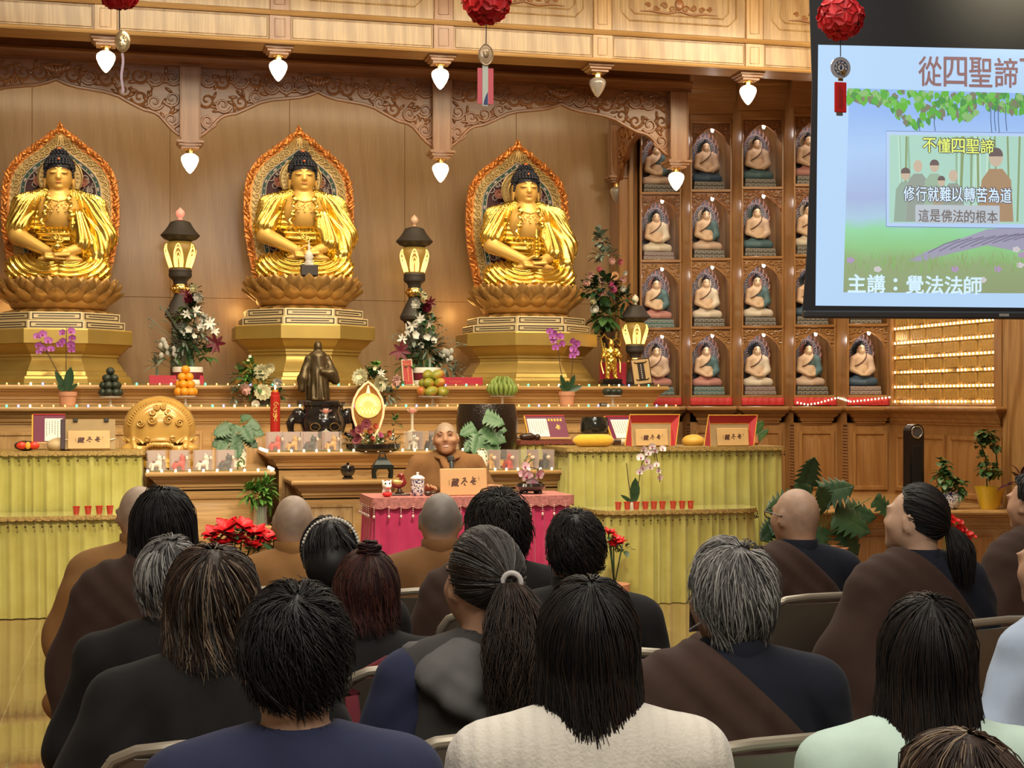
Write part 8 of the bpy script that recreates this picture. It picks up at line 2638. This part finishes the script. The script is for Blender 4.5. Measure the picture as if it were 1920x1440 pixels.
def lion(P):
 d=elp(P,(0,0,.035),(.032,.03,.035));d=smin(d,elp(P,(0,-.012,.082),(.034,.03,.03)),.012);d=smin(d,elp(P,(.004,-.04,.072),(.022,.018,.014)),.01)
 return smin(d,elp(mir(P),(.028,0,.108),(.008,.006,.012)),.006)
sdf_obj('body',lion,(-.06,-.08,-.005),(.06,.05,.13),.004,WHITE,t)
mb=MB();mb.ell((0,-.02,.02),(.034,.03,.02));mb.ell((.002,-.055,.064),(.012,.006,.004));obj('red_bib',mb,REDP,t,smooth=180)
mb=MB();[mb.ell((sx*.014,-.038,.094),(.006,.004,.008),8,6) for sx in (-1,1)];obj('eyes',mb,INK,t)
t,s=place('duck_figurine','red and gold mandarin duck figurine on a dark stand','figurine',746,yPk+.24,zPk)
RL=plain('red_lacquer',(.20,.015,.012),.2,coat=.5)
mb=MB();mb.box(-.075,.085,-.035,.035,0,.014,.005);mb.lathe([(.03,.014),(.035,.022),(.02,.03),(.012,.05)],14,(.012,0,0));obj('stand',mb,DARKB,t)
def duck(P):
 d=elp(P,(0,0,.08),(.055,.032,.03));d=smin(d,cap(P,(.042,0,.095),(.03,0,.135),.02,.017),.02);d=smin(d,elp(P,(.022,0,.142),(.022,.016,.018)),.012)
 return smin(smin(d,cap(P,(.012,0,.14),(-.012,0,.132),.008,.004),.006),cap(P,(-.045,0,.09),(-.085,0,.105),.018,.008),.015)
sdf_obj('body',duck,(-.11,-.05,.03),(.08,.05,.18),.004,RL,t)
mb=MB();mb.ell((-.008,-.022,.093),(.038,.016,.02),12,8,Matrix.Rotation(.2,3,'Y'));mb.ell((-.008,.022,.093),(.038,.016,.02));obj('gilt_wing',mb,plain('gilt_wing',(.55,.42,.14),.35,.4),t,smooth=180)
t,s=place('microphone','black microphone on a stand before the speaker','microphone',850,yPk+.3,zPk);m0=onY(848,860,yPk+.38);z1=m0.z-zPk
mb=MB();mb.lathe([(.06,0),(.06,.01),(.01,.018)],20);mb.tube([(0,0,.015),(0,.02,z1*.6),(0,.05,z1-.06)],.006,8);obj('stand',mb,INK,t)
mb=MB();mb.tube([(.0,.045,z1-.085),(0,.075,z1-.02)],[.013,.019],12);obj('handle',mb,plain('mic_body',(.07,.075,.08),.3,.4),t)
mb=MB();mb.ell((0,.085,z1),(.027,.027,.025),16,12);mb.tube([(0,.078,z1-.02),(0,.088,z1+.002)],.027,14);obj('grille',mb,plain('mic_grille',(.018,.02,.02),.5,bmp=.5,bs_=400),t)
t,s=place('hand_clapper','dark wooden clapper beside the tea cup','instrument',803,yPk+.14,zPk);mb=MB();mb.ell((0,0,.018),(.03,.02,.018));mb.tube([(.02,0,.018),(.075,.02,.022)],.008,8);obj('body',mb,DARKB,t,smooth=180)
# ------ fairy lights
LC=[emis('led_'+n_,c_,e_) for n_,c_,e_ in (('amber',(1,.45,.12),3.0),('green',(.10,.9,.40),3.2),('blue',(.22,.25,1.0),3.6),('white',(1,.86,.62),4.0),('red',(1,.25,.12),2.6),('orange',(1,.5,.2),2.6))]
def string(lab,pts,step,mats,r=.0075,name='light_string',group='strings of little lights'):
 t=thing(name,lab,'light string',pts[0],0,group)
 P=[Vector(q)-Vector(pts[0]) for q in pts]
 mb=MB();mb.tube(P,.0022,4);obj('wire',mb,STEMG,t)
 acc=0;k=0;base={}
 for a,b_ in zip(P,P[1:]):
  L_=(b_-a).length;d=acc
  while d<L_:
   q=a+(b_-a)*(d/L_);m=mats[k%len(mats)]
   if k<99:
    if m not in base:
     mb=MB();rr=r*(1.3 if m in (LC[1],LC[2],LC[3]) else 1.0);mb.ell((0,0,0),(rr,rr,rr*1.25),8,6);base[m]=obj('bulb',mb,m,t,smooth=180,loc=q)
    else:
     c=base[m].copy();C.objects.link(c);c.parent=t;c.location=q
   k+=1;d+=step
  acc=d-L_
 return t
e_=.008
string('coloured fairy lights along the lower altar tier',[(X(-10,YA),YA+.01,zA+e_),(xA-.02,YA+.01,zA+e_)],20.4/213,[LC[0],LC[1],LC[2],LC[3],LC[4],LC[5]])
string('coloured fairy lights along the upper altar tier',[(X(-10,YC),YC+.01,zC+e_),(xC-.02,YC+.01,zC+e_)],20.6/205,[LC[1],LC[0],LC[5],LC[3],LC[2],LC[4]])
string('warm fairy lights edging the left oak table',[(xW0+.02,yWg+.01,zWl+e_),(xW1-.01,yWg+.01,zWl+e_),(xW1-.01,yWg+.55,zWl+e_)],25/235,[LC[3]])
string('warm fairy lights edging the tall oak table',[(xU0+.01,yU+.75,zU+e_),(xU0+.01,yU+.01,zU+e_),(xU1-.02,yU+.01,zU+e_)],23.5/225,[LC[3]])
string('warm fairy lights edging the right oak table',[(xR0+.02,yWg+.01,zWr+e_),(xR1-.01,yWg+.01,zWr+e_)],22/228,[LC[3]])
n0,n1=niche_c[3][0],niche_c[4][0]
string('drooping warm fairy lights over the crimson bands under the niches',[tuple(n0+Vector((cs*a-.03*sn*0,-sn*a-.06,1.56-n0.z+b_))) for a,b_ in ((-.2,.02),(-.1,.0),(0,.015),(.2,.07))]+[tuple(n1+Vector((cs*a,-sn*a-.06,1.56-n1.z+b_))) for a,b_ in ((-.2,.03),(0,.05),(.2,.075))],.035,[LC[3]],.006)
# ------ projection screen
SZc=9.0
p0=atD(1530,HY,SZc);p1=atD(1920,HY,SZc*1.013);sd=p1-p0;srz=math.atan2(sd.y,sd.x);sl=sd.length
def SXZ(px,py):
 """picture point -> (x, z) on the screen's own plane"""
 o=Vector((0,0,EYE));r_=atD(px,py,1.0)-o
 n_=Vector((-math.sin(srz),math.cos(srz),0));k=(p0-o).dot(n_)/r_.dot(n_)
 q=o+r_*k-p0
 return (q.x*math.cos(srz)+q.y*math.sin(srz),o.z+r_.z*k)
sct=thing('projection_screen','hanging projection screen with black border showing a lecture slide','screen',(p0.x,p0.y,0),srz)
def sem(name,col,k=0.62):
 m,nt,b=nodes(name);b.inputs['Base Color'].default_value=c4(tuple(q*.25 for q in col));b.inputs['Emission Color'].default_value=c4(col);b.inputs['Emission Strength'].default_value=k;b.inputs['Roughness'].default_value=.8
 return m
XR_=SXZ(1920,400)[0]*2.45
def slope(z0,z1):return [(0,0)]
def flat(pts,y):return [(a,y,b_) for a,b_ in pts]
LE=[SXZ(*q) for q in ((1505,590),(1513,480),(1520,300),(1523,150),(1518,0))];zt_=4.9
mb=MB();pl_=LE+[(LE[-1][0]-.02,zt_),(XR_+.1,zt_),(XR_+.1,LE[0][1])];mb.prism(pl_,'y',.0,.012);obj('black_border',mb,plain('screen_black',(.012,.014,.018),.7),sct)
mb=MB();z0=SXZ(1600,597)[1];z1=SXZ(1600,577)[1];mb.box(LE[0][0],XR_+.1,-.02,.03,z0,z0+.045,.01);obj('weight_bar',mb,plain('bar_grey',(.035,.037,.042),.4),sct)
xz=SXZ(1880,591);mb=MB();mb.box(xz[0]-.03,xz[0]+.03,-.0215,-.019,xz[1]-.008,xz[1]+.008);obj('maker_plate',mb,plain('plate',(.35,.35,.35),.4),sct)
mb=MB();mb.tube([(XR_*.1,.02,zt_),(XR_,.02,zt_)],.07,16);mb.tube([(.3,.02,zt_),(.3,.02,5.3)],.008,6);mb.tube([(XR_-.3,.02,zt_),(XR_-.3,.02,5.3)],.008,6);obj('roller_case',mb,WHITE,sct)
def poly(pts,y,mat,nm,parent,smooth=0):
 mb=MB();mb.add(flat(pts,y),[tuple(range(len(pts)))]);return obj(nm,mb,mat,parent,smooth=smooth)
A=SXZ(1534,84);Bq=SXZ(1529,573);C1=SXZ(1920,93);C2=SXZ(1920,577)
ext=lambda a,b_:(XR_,a[1]+(b_[1]-a[1])*(XR_-a[0])/(b_[0]-a[0]))
slide=poly([Bq,ext(Bq,C2),ext(A,C1),A],-.001,sem('slide_pale_blue',srgb(176,208,242),.95),'slide',sct)
def gradmat():
 m,nt,b=nodes('slide_landscape')
 t=nt.nodes.new('ShaderNodeTexCoord');sp=nt.nodes.new('ShaderNodeSeparateXYZ');link(nt,t.outputs['Object'],sp.inputs[0])
 za,zb_=SXZ(1700,548)[1],SXZ(1700,170)[1]
 mr=N(nt,'ShaderNodeMapRange');mr.inputs[1].default_value=za;mr.inputs[2].default_value=zb_;link(nt,sp.outputs[2],mr.inputs[0])
 nz=N(nt,'ShaderNodeTexNoise',Scale=3.0,Detail=4.0);link(nt,t.outputs['Object'],nz.inputs['Vector'])
 ad=N(nt,'ShaderNodeMath',operation='MULTIPLY_ADD');link(nt,nz.outputs['Fac'],ad.inputs[0]);ad.inputs[1].default_value=.10;link(nt,mr.outputs[0],ad.inputs[2])
 col=ramp(nt,ad.outputs[0],[(.05,srgb(138,152,108)),(.20,srgb(140,165,112)),(.26,srgb(135,195,125)),(.36,srgb(140,212,158)),(.42,srgb(165,200,225)),(.52,srgb(160,178,222)),(.75,srgb(168,202,246)),(.95,srgb(140,180,242))])
 link(nt,col,b.inputs['Emission Color']);b.inputs['Emission Strength'].default_value=.95;b.inputs['Base Color'].default_value=c4((.1,.12,.12));b.inputs['Roughness'].default_value=.8
 return m
PA,PB,PC,PD=SXZ(1592,165),SXZ(1581,548),SXZ(1920,175),SXZ(1920,550)
poly([PB,ext(PB,PD),ext(PA,PC),PA],-.002,gradmat(),'landscape',slide)
rnd=random.Random(12);s9=FPX/SZc
def leafset(cols,n,seed,nm):
 r_=random.Random(seed);mb=MB()
 for k in range(n):
  px=r_.uniform(1590,2330);u=(px-1590)/330
  low=200+36*math.exp(-((px-1735)/55)**2)+12*math.sin(px*.06)+10*math.exp(-((px-1850)/40)**2)
  if px<1650:low=196
  py=168+.028*(px-1590)+r_.random()*(low-172)
  x,z=SXZ(px,py);r0=r_.uniform(7,13)/s9;a=r_.uniform(-.7,.7);mb.mi=r_.randrange(len(cols))
  zt2=SXZ(px,166+.028*(px-1590))[1]
  pts=[(0,-1),(.45,-.35),(.55,.15),(.3,.5),(0,.42),(-.3,.5),(-.55,.15),(-.45,-.35)]
  mb.add([(x+r0*(u_*math.cos(a)-v_*math.sin(a)),-.003-k*4e-6,min(zt2,z+r0*(u_*math.sin(a)+v_*math.cos(a)))) for u_,v_ in pts],[tuple(range(8))])
 return obj(nm,mb,cols,slide,smooth=0)
leafset([sem('lf%d'%k,srgb(*c_),.9) for k,c_ in enumerate(((96,172,78),(118,190,92),(84,150,80),(128,128,108),(104,180,70),(140,186,120)))],620,3,'leaf_canopy')
mb=MB()
for px,a,b_ in ((1722,222,246),(1751,218,246),(1857,200,250),(1864,202,246),(1871,200,250),(1885,200,246)):
 x0,z0=SXZ(px,a);x1,z1=SXZ(px+2,b_);mb.tube([(x0,-.0062,z0),((x0+x1)/2-.004,-.0062,(z0+z1)/2),(x1,-.0062,z1)],.0026,4)
obj('hanging_roots',mb,sem('root_grey',srgb(92,106,140),.9),slide)
poly([SXZ(*q) for q in ((1700,490),(1740,470),(1790,452),(1850,430),(1920,424),(2120,415),(2120,470),(1900,470),(1850,460),(1780,476),(1730,490))],-.0035,sem('tree_root',srgb(160,158,182),.9),'tree_root',slide)
mb=MB()
for k in range(9):
 a,b_=SXZ(1740+20*k,474-3*k),SXZ(1800+22*k,448-2*k);mb.tube([(a[0],-.004,a[1]),((a[0]+b_[0])/2,-.004,(a[1]+b_[1])/2+.01),(b_[0],-.004,b_[1])],.003,4)
obj('root_lines',mb,sem('root_dark',srgb(122,118,140),.9),slide)
mb=MB()
for k in range(260):
 px=rnd.uniform(1583,2300);x,z=SXZ(px,rnd.uniform(478,505));h=rnd.uniform(10,26)/s9;d_=rnd.uniform(-.02,.02)
 mb.mi=k%2;mb.add([(x-.003,-.005-k*3e-6,z-h*.3),(x+.003,-.005-k*3e-6,z-h*.3),(x+d_,-.005-k*3e-6,z+h*.6)],[(0,1,2)])
obj('grass_blades',mb,[sem('gr1',srgb(128,184,100),.9),sem('gr2',srgb(146,160,112),.9)],slide,smooth=0)
mb=MB()
for k,(px,py) in enumerate(((1594,488),(1645,505),(1790,505),(1842,525),(1870,505),(1905,468),(1915,478),(1912,497))):
 x,z=SXZ(px,py)
 for q in range(5):a=2*PI*q/5;mb.mi=k%2;mb.prism([(x+.014*math.cos(a)+.011*math.cos(b_),z+.010*math.sin(a)+.009*math.sin(b_)) for b_ in [PI*w_/4 for w_ in range(8)]],'y',-.0056,-.0054)
obj('small_blossoms',mb,[sem('bl1',srgb(176,150,190),.9),sem('bl2',srgb(205,200,205),.9)],slide,smooth=0)
IN=[SXZ(*q) for q in ((1661,425),(2080,430),(2080,252),(1661,246))]
ins=poly(IN,-.006,sem('inset_frame',srgb(178,203,240),.95),'inset_picture',slide)
mb=MB();mb.tube(flat(IN+IN[:1],-.0065),.002,4);obj('inset_edge',mb,sem('inset_edge',srgb(120,140,180),.9),ins)
I2=[SXZ(*q) for q in ((1666,418),(2070,422),(2070,258),(1667,253))]
poly(I2,-.007,sem('bamboo_ground',srgb(168,208,194),.95),'inset_ground',ins)
mb=MB()
for k in range(26):
 px=rnd.choice((rnd.uniform(1670,1705),rnd.uniform(1870,2060),rnd.uniform(1790,1870)));a,b_=SXZ(px,256),SXZ(px+rnd.uniform(-8,8),416);w_=rnd.uniform(.003,.008);mb.mi=k%3
 mb.add([(a[0]-w_,-.0072-k*1e-5,a[1]),(a[0]+w_,-.0072-k*1e-5,a[1]),(b_[0]+w_,-.0072-k*1e-5,b_[1]),(b_[0]-w_,-.0072-k*1e-5,b_[1])],[(3,2,1,0)])
obj('bamboo_stalks',mb,[sem('bm1',srgb(150,186,160),.9),sem('bm2',srgb(140,160,116),.9),sem('bm3',srgb(184,218,200),.95)],ins,smooth=0)
FIG=[(1697,327,1,(150,172,158),0),(1720,312,1,(150,160,152),1),(1751,312,1,(156,182,160),0),(1764,340,.8,(168,158,138),1),(1786,330,1,(150,160,150),1),(1866,296,1.5,(170,142,112),0)]
SKN,HRD=sem('slide_skin',srgb(196,178,158),.95),sem('slide_hair',srgb(112,98,96),.9)
for k,(px,py,g,col,bald) in enumerate(FIG):
 f=1.0*g;y=-.0080-.0004*k
 body=[(px-8*f,py+14*f),(px+8*f,py+14*f),(px+19*f,py+28*f),(px+22*f,416),(px-22*f,416),(px-18*f,py+28*f)]
 bo=poly([SXZ(*q) for q in body[::-1]],y,sem('slide_robe%d'%k,srgb(*col),.9),'painted_person',ins)
 hp=[(px+8.5*f*math.cos(a),py+11.5*f*math.sin(a)) for a in [2*PI*q/18 for q in range(18)]]
 poly([SXZ(*q) for q in hp],y-.0002,SKN,'painted_face',bo)
 if not bald or k==3:poly([SXZ(px+(8.8*math.cos(a))*f,py+(-1.5-11*abs(math.sin(a))**.8)*f) for a in [PI*q/12 for q in range(13)]],y-.0003,HRD,'painted_hair',bo)
poly([SXZ(*q) for q in ((1715,418),(1873,420),(1873,389),(1872,386),(1717,384),(1715,387))],-.0112,sem('caption_band',srgb(186,196,206),.9),'caption_band',ins)
def line(txt,x0,x1,yb,yt,mat,dy,bold=0.0,outl=None,par=slide,nm='lettering'):
 n=len(txt);w_=(x1-x0)/n
 for pas in ([1,0] if outl else [0]):
  mb=MB()
  for k,ch in enumerate(txt):
   a=SXZ(x0+w_*(k+.04),yb+.02*w_*k);b_=SXZ(x0+w_*(k+.94),yt+.02*w_*k)
   write(mb,ch,a[0],-dy+.0002*pas,a[1],b_[1]-a[1],b_[0]-a[0],bold=(.0062 if pas else bold)) if ch not in '：' else [mb.prism([((a[0]+b_[0])/2+.012*math.cos(q*PI/5),a[1]+(b_[1]-a[1])*v+.012*math.sin(q*PI/5)) for q in range(10)],'y',-dy,-dy+.0003) for v in (.25,.72)]
  obj(nm if not pas else nm+'_outline',mb,outl if pas else mat,par,smooth=0)
WHT=sem('slide_white',srgb(205,232,255),1.0);GRY=sem('slide_grey',srgb(98,92,96),.8)
line('從四聖諦了解',1720,2005,161,107,sem('title_mauve',srgb(146,112,112),.85),.004,.0022,nm='title_lettering')
line('不懂四聖諦',1728,1863,286,260,sem('slide_lime',srgb(226,244,120),.95),.0122,.0008,GRY,nm='yellow_lettering')
line('修行就難以轉苦為道',1692,1896,377,350,WHT,.0126,.0008,sem('slide_brown',srgb(110,100,104),.8),nm='white_lettering')
line('這是佛法的根本',1720,1870,416,393,sem('caption_grey',srgb(118,108,104),.85),.0118,.0008,nm='caption_lettering')
line('主講：覺法法師',1588,1842,548,515,WHT,.0066,.0022,nm='speaker_line_lettering')
# ------ red paper blossom balls on cords
RB=[plain('lantern_red_%d'%k,c_,.55) for k,c_ in enumerate(((.58,.012,.018),(.48,.008,.014),(.68,.022,.022)))]
def ball(lab,px,py,r_px,Zc,seed):
 p=atD(px,py,Zc);R_=r_px/(FPX/Zc);t=thing('paper_blossom_ball',lab,'decoration',(p.x,p.y,p.z),0,'red paper blossom balls');rnd=random.Random(seed)
 g=(1+5**.5)/2
 V_=[Vector(q).normalized() for q in [(0,a,b_*g) for a in (-1,1) for b_ in (-1,1)]+[(a,b_*g,0) for a in (-1,1) for b_ in (-1,1)]+[(b_*g,0,a) for a in (-1,1) for b_ in (-1,1)]]
 rotq=Euler((rnd.random(),rnd.random(),rnd.random())).to_matrix()
 mb=MB();mb.ell((0,0,0),R_*.80,18,12);obj('core',mb,RB[1],t,smooth=180)
 for v in V_:
  v=rotq@v;Q=v.to_track_quat('Z','Y').to_matrix().to_4x4();mb=MB()
  for k in range(5):
   A_=2*PI*k/5;rows=[]
   for i in range(7):
    u=i/6;th=.10+.62*u;w_=.34*math.sin(PI*(.10+.72*u))**.6*(1 if i<6 else.62);row=[]
    for j in (-1,-.5,0,.5,1):
     rr_=R_*(.84+.13*u*u+.10*j*j*(1-.3*u));d_=Vector((j*w_,math.sin(th),math.cos(th))).normalized()
     row.append(Matrix.Rotation(A_,3,'Z')@d_*rr_)
    rows.append(row)
   mb.M=Q;mb.grid(rows)
  obj('paper_flower',mb,rnd.choice(RB),t,smooth=180)
 mb=MB();mb.tube([(0,0,R_*.9),(0,0,5.3-p.z)],.003,5);obj('cord',mb,INK,t)
 return t,p,R_,FPX/Zc
ZL=7.4
t,p,R_,s=ball('red paper blossom ball at top left above a gold oval charm',222,-23,43,ZL,1)
def charm(par,dz,kind):
 pass
mb=MB();mb.tube([(.005,0,-R_*.8),(.006,0,-(56+23)/s)],.0025,5);obj('string',mb,INK,t)
mb=MB();mb.ell((.019,0,-(77+23)/s),(14/s,.012,21/s),24,14)
for k in range(7):mb.ell((.019+.012*math.cos(k),-.011,-(77+23)/s+.02*math.sin(k*2.3)),(.008,.004,.008),7,5)
obj('gold_oval_charm',mb,plain('charm_gold',(.80,.62,.34),.22,.8,vary=.15,vs=60),t,label='gold oval charm')
mb=MB();rows=[[(.018+x+.004*math.sin(k),.001*k,-(99+23)/s-k*74/s/8) for x in (-.006,.006)] for k in range(9)];mb.grid(rows);obj('ribbon',mb,plain('lilac_ribbon',(.50,.36,.42),.3),t,label='pale lilac ribbon')
t,p,R_,s=ball('red paper blossom ball at top centre above a clear oval and red card',912,0,47,ZL,2)
mb=MB();mb.tube([(0,0,-R_*.8),(-.002,0,-84/s)],.0025,5);obj('string',mb,INK,t)
mb=MB();mb.ell((-.004,0,-103/s),(14.5/s,.010,20.5/s),24,14);obj('clear_oval_charm',mb,glass('charm_clear',(.55,.43,.28),.5,.05),t)
mb=MB();mb.tube([(-.004+13.5/s*math.cos(a),-.006,-103/s+19.5/s*math.sin(a)) for a in [2*PI*k/28 for k in range(29)]],.0035,6);mb.ell((-.004,-.01,-101/s),(.016,.006,.022),10,8);obj('charm_rim',mb,plain('charm_bronze',(.42,.31,.18),.3,.4),t)
mb=MB();mb.box(-17/s,13.5/s,-.001,.002,-195/s,-128/s);cdr=obj('red_card',mb,plain('card_rose',(.62,.10,.13),.4,coat=.5),t)
mb=MB();mb.box(-8/s,3/s,-.004,-.002,-199/s,-123/s);st_=obj('pale_strip',mb,plain('strip_pale',(.50,.54,.47),.5),cdr)
mb=MB();mb.add([(-6/s,-.0045,-197/s),(2.5/s,-.0045,-197/s),(2.5/s,-.0045,-172/s),(-2/s,-.0045,-181/s),(-5/s,-.0045,-190/s)],[(0,1,2,3,4)]);obj('navy_curve',mb,plain('navy_ink',(.03,.045,.15),.5),cdr,smooth=0)
t,p,R_,s=ball('red paper blossom ball before the screen above a round charm',1576,32,44,ZL,3)
mb=MB();mb.tube([(0,0,-R_*.8),(0,0,-(106-32)/s)],.0025,5);obj('string',mb,INK,t)
zz=-(127-32)/s
mb=MB();mb.prism([(20/s*math.cos(2*PI*k/36),zz+20/s*math.sin(2*PI*k/36)) for k in range(36)],'y',-.003,.003);rc=obj('round_charm',mb,plain('charm_grey',(.36,.37,.42),.15,coat=.6),t)
mb=MB();mb.prism([(13.5/s*math.cos(2*PI*k/30),zz+13.5/s*math.sin(2*PI*k/30)) for k in range(30)],'y',-.0045,-.003);ck=obj('charm_face',mb,WHITE,rc)
mb=MB()
for k in range(9):a=2*PI*k/9;q_,r_=spiral(8.5/s*math.cos(a),zz+8.5/s*math.sin(a),3.4/s,1.1,-.0055,.0024,a,1);mb.tube(q_,r_,5)
mb.tube([(12.8/s*math.cos(2*PI*k/30),-.005,zz+12.8/s*math.sin(2*PI*k/30)) for k in range(31)],.002,5);mb.ell((0,-.005,zz),(.008,.003,.012),8,6);obj('charm_pattern',mb,plain('navy_print',(.02,.03,.10),.4),ck)
mb=MB();mb.tube([(0,-.006,zz-.018),(.012,-.008,zz-.03),(.022,-.006,zz-.012)],[.008,.012,.006],8);mb.box(-.012,.012,-.004,.004,-(152-32)/s,-(147-32)/s,.001);obj('gold_clasp',mb,BRASS,rc)
mb=MB();mb.box(-12.5/s,12/s,-.004,.004,-(211-32)/s,-(154-32)/s,.003);rcd=obj('red_scroll',mb,plain('scroll_red',(.55,.02,.02),.3,coat=.5),t)
mb=MB()
for k in range(4):mb.box(-.011+.006*k,-.008+.006*k,-.0048,-.004,-(204-32)/s,-(160-32+3*k)/s)
obj('scroll_text',mb,plain('dark_red_ink',(.20,.01,.01),.5),rcd,smooth=0)
mb=MB();mb.box(-8/s,4/s,-.004,.004,-(217-32)/s,-(211-32)/s);obj('scroll_tail',mb,plain('tail_grey',(.10,.09,.08),.5),rcd)
# ------ tower fan, bag, floor things
t,s=place('tower_fan','black tower fan with a chrome ring standing on the platform','fan',1713,atD(1713,HY,13.3).y,zPl);h=(EYE-(795-HY)/s)-zPl;w_=14.5/s
mb=MB();mb.lathe([(.12,0),(.12,.02),(.05,.03)],24);obj('base',mb,INK,t)
mb=MB();pts=[(-w_,.03),(w_,.03)]+[(w_*math.cos(a),h-w_+w_*math.sin(a)) for a in [PI*k/14 for k in range(15)]];mb.prism(pts,'y',-.06,.06);bd=obj('body',mb,plain('fan_black',(.010,.010,.011),.22,coat=.3),t)
mb=MB();mb.tube([(w_*.74*math.cos(a),-.062,h-w_*1.05+w_*.74*math.sin(a)) for a in [2*PI*k/28 for k in range(29)]],.007,8);obj('chrome_ring',mb,plain('chrome',(.8,.8,.82),.12,1.0),bd)
mb=MB();mb.prism([(w_*.70*math.cos(2*PI*k/26),h-w_*1.05+w_*.70*math.sin(2*PI*k/26)) for k in range(26)],'y',-.063,-.058);obj('dial',mb,plain('dial_grey',(.07,.07,.085),.15,coat=.5),bd)
mb=MB();mb.box(-w_*.6,w_*.6,-.062,-.058,.12,h*.74,.003);obj('air_slot',mb,plain('slot_black',(.004,.004,.004),.6),bd)
M0=mM.matrix_basis.copy()
t=thing('tote_bag','wine-red strap of a bag slung over the empty part of a chair back','bag',mM.location,mM.rotation_euler.z)
WINE=cloth('wine_strap',(.17,.025,.035));
def strap(pts,w_=.019):
 mb=MB();mb.tube(pts,[w_]*len(pts),8,flat=.18,up=(0,-1,0));return mb
obj('strap',strap([(-.21,-.285,.80),(-.20,-.30,.70),(-.17,-.315,.60),(-.10,-.32,.535),(-.03,-.32,.53),(.03,-.31,.60),(.055,-.295,.70),(.065,-.27,.805)]),WINE,t,smooth=180)
obj('strap_loop',strap([(-.21,-.27,.80),(-.17,-.24,.845),(-.10,-.22,.875),(-.03,-.21,.87),(.04,-.22,.83),(.065,-.25,.80)]),WINE,t,smooth=180)
mb=MB();mb.box(-.20,.12,-.10,.02,.47,.66,.04);obj('pouch',mb,WINE,t)
t=thing('white_bundle','small white cloth bundle behind the chair with the wine-red strap','cloth',mM.location,mM.rotation_euler.z)
sdf_obj('cloth',lambda P:smin(elp(P,(.05,-.20,.80),(.075,.05,.04)),elp(P,(-.05,-.205,.785),(.06,.04,.022)),.03)+.004*np.sin(P[:,0]*90+P[:,2]*70),(-.14,-.28,.74),(.15,-.13,.86),.006,WHITE,t)
p=atD(1846,1088,12.6);t=thing('paper_sheet','pale sheet lying on folding chair seat at the right edge','paper',(0,0,0))
S0=S_.t;o=Matrix.Rotation(.35,3,'Z')@Vector((-.12,-.1,0));cT=[o_ for o_ in bpy.data.objects if o_.get('label')=='folding chair at the right edge under the pale blue shirt'][0]
t.location=(cT.location.x-.16,cT.location.y+.02,.438);mb=MB();mb.box(-.06,.10,-.10,.10,0,.006,.002);obj('sheet',mb,PAPER,t)
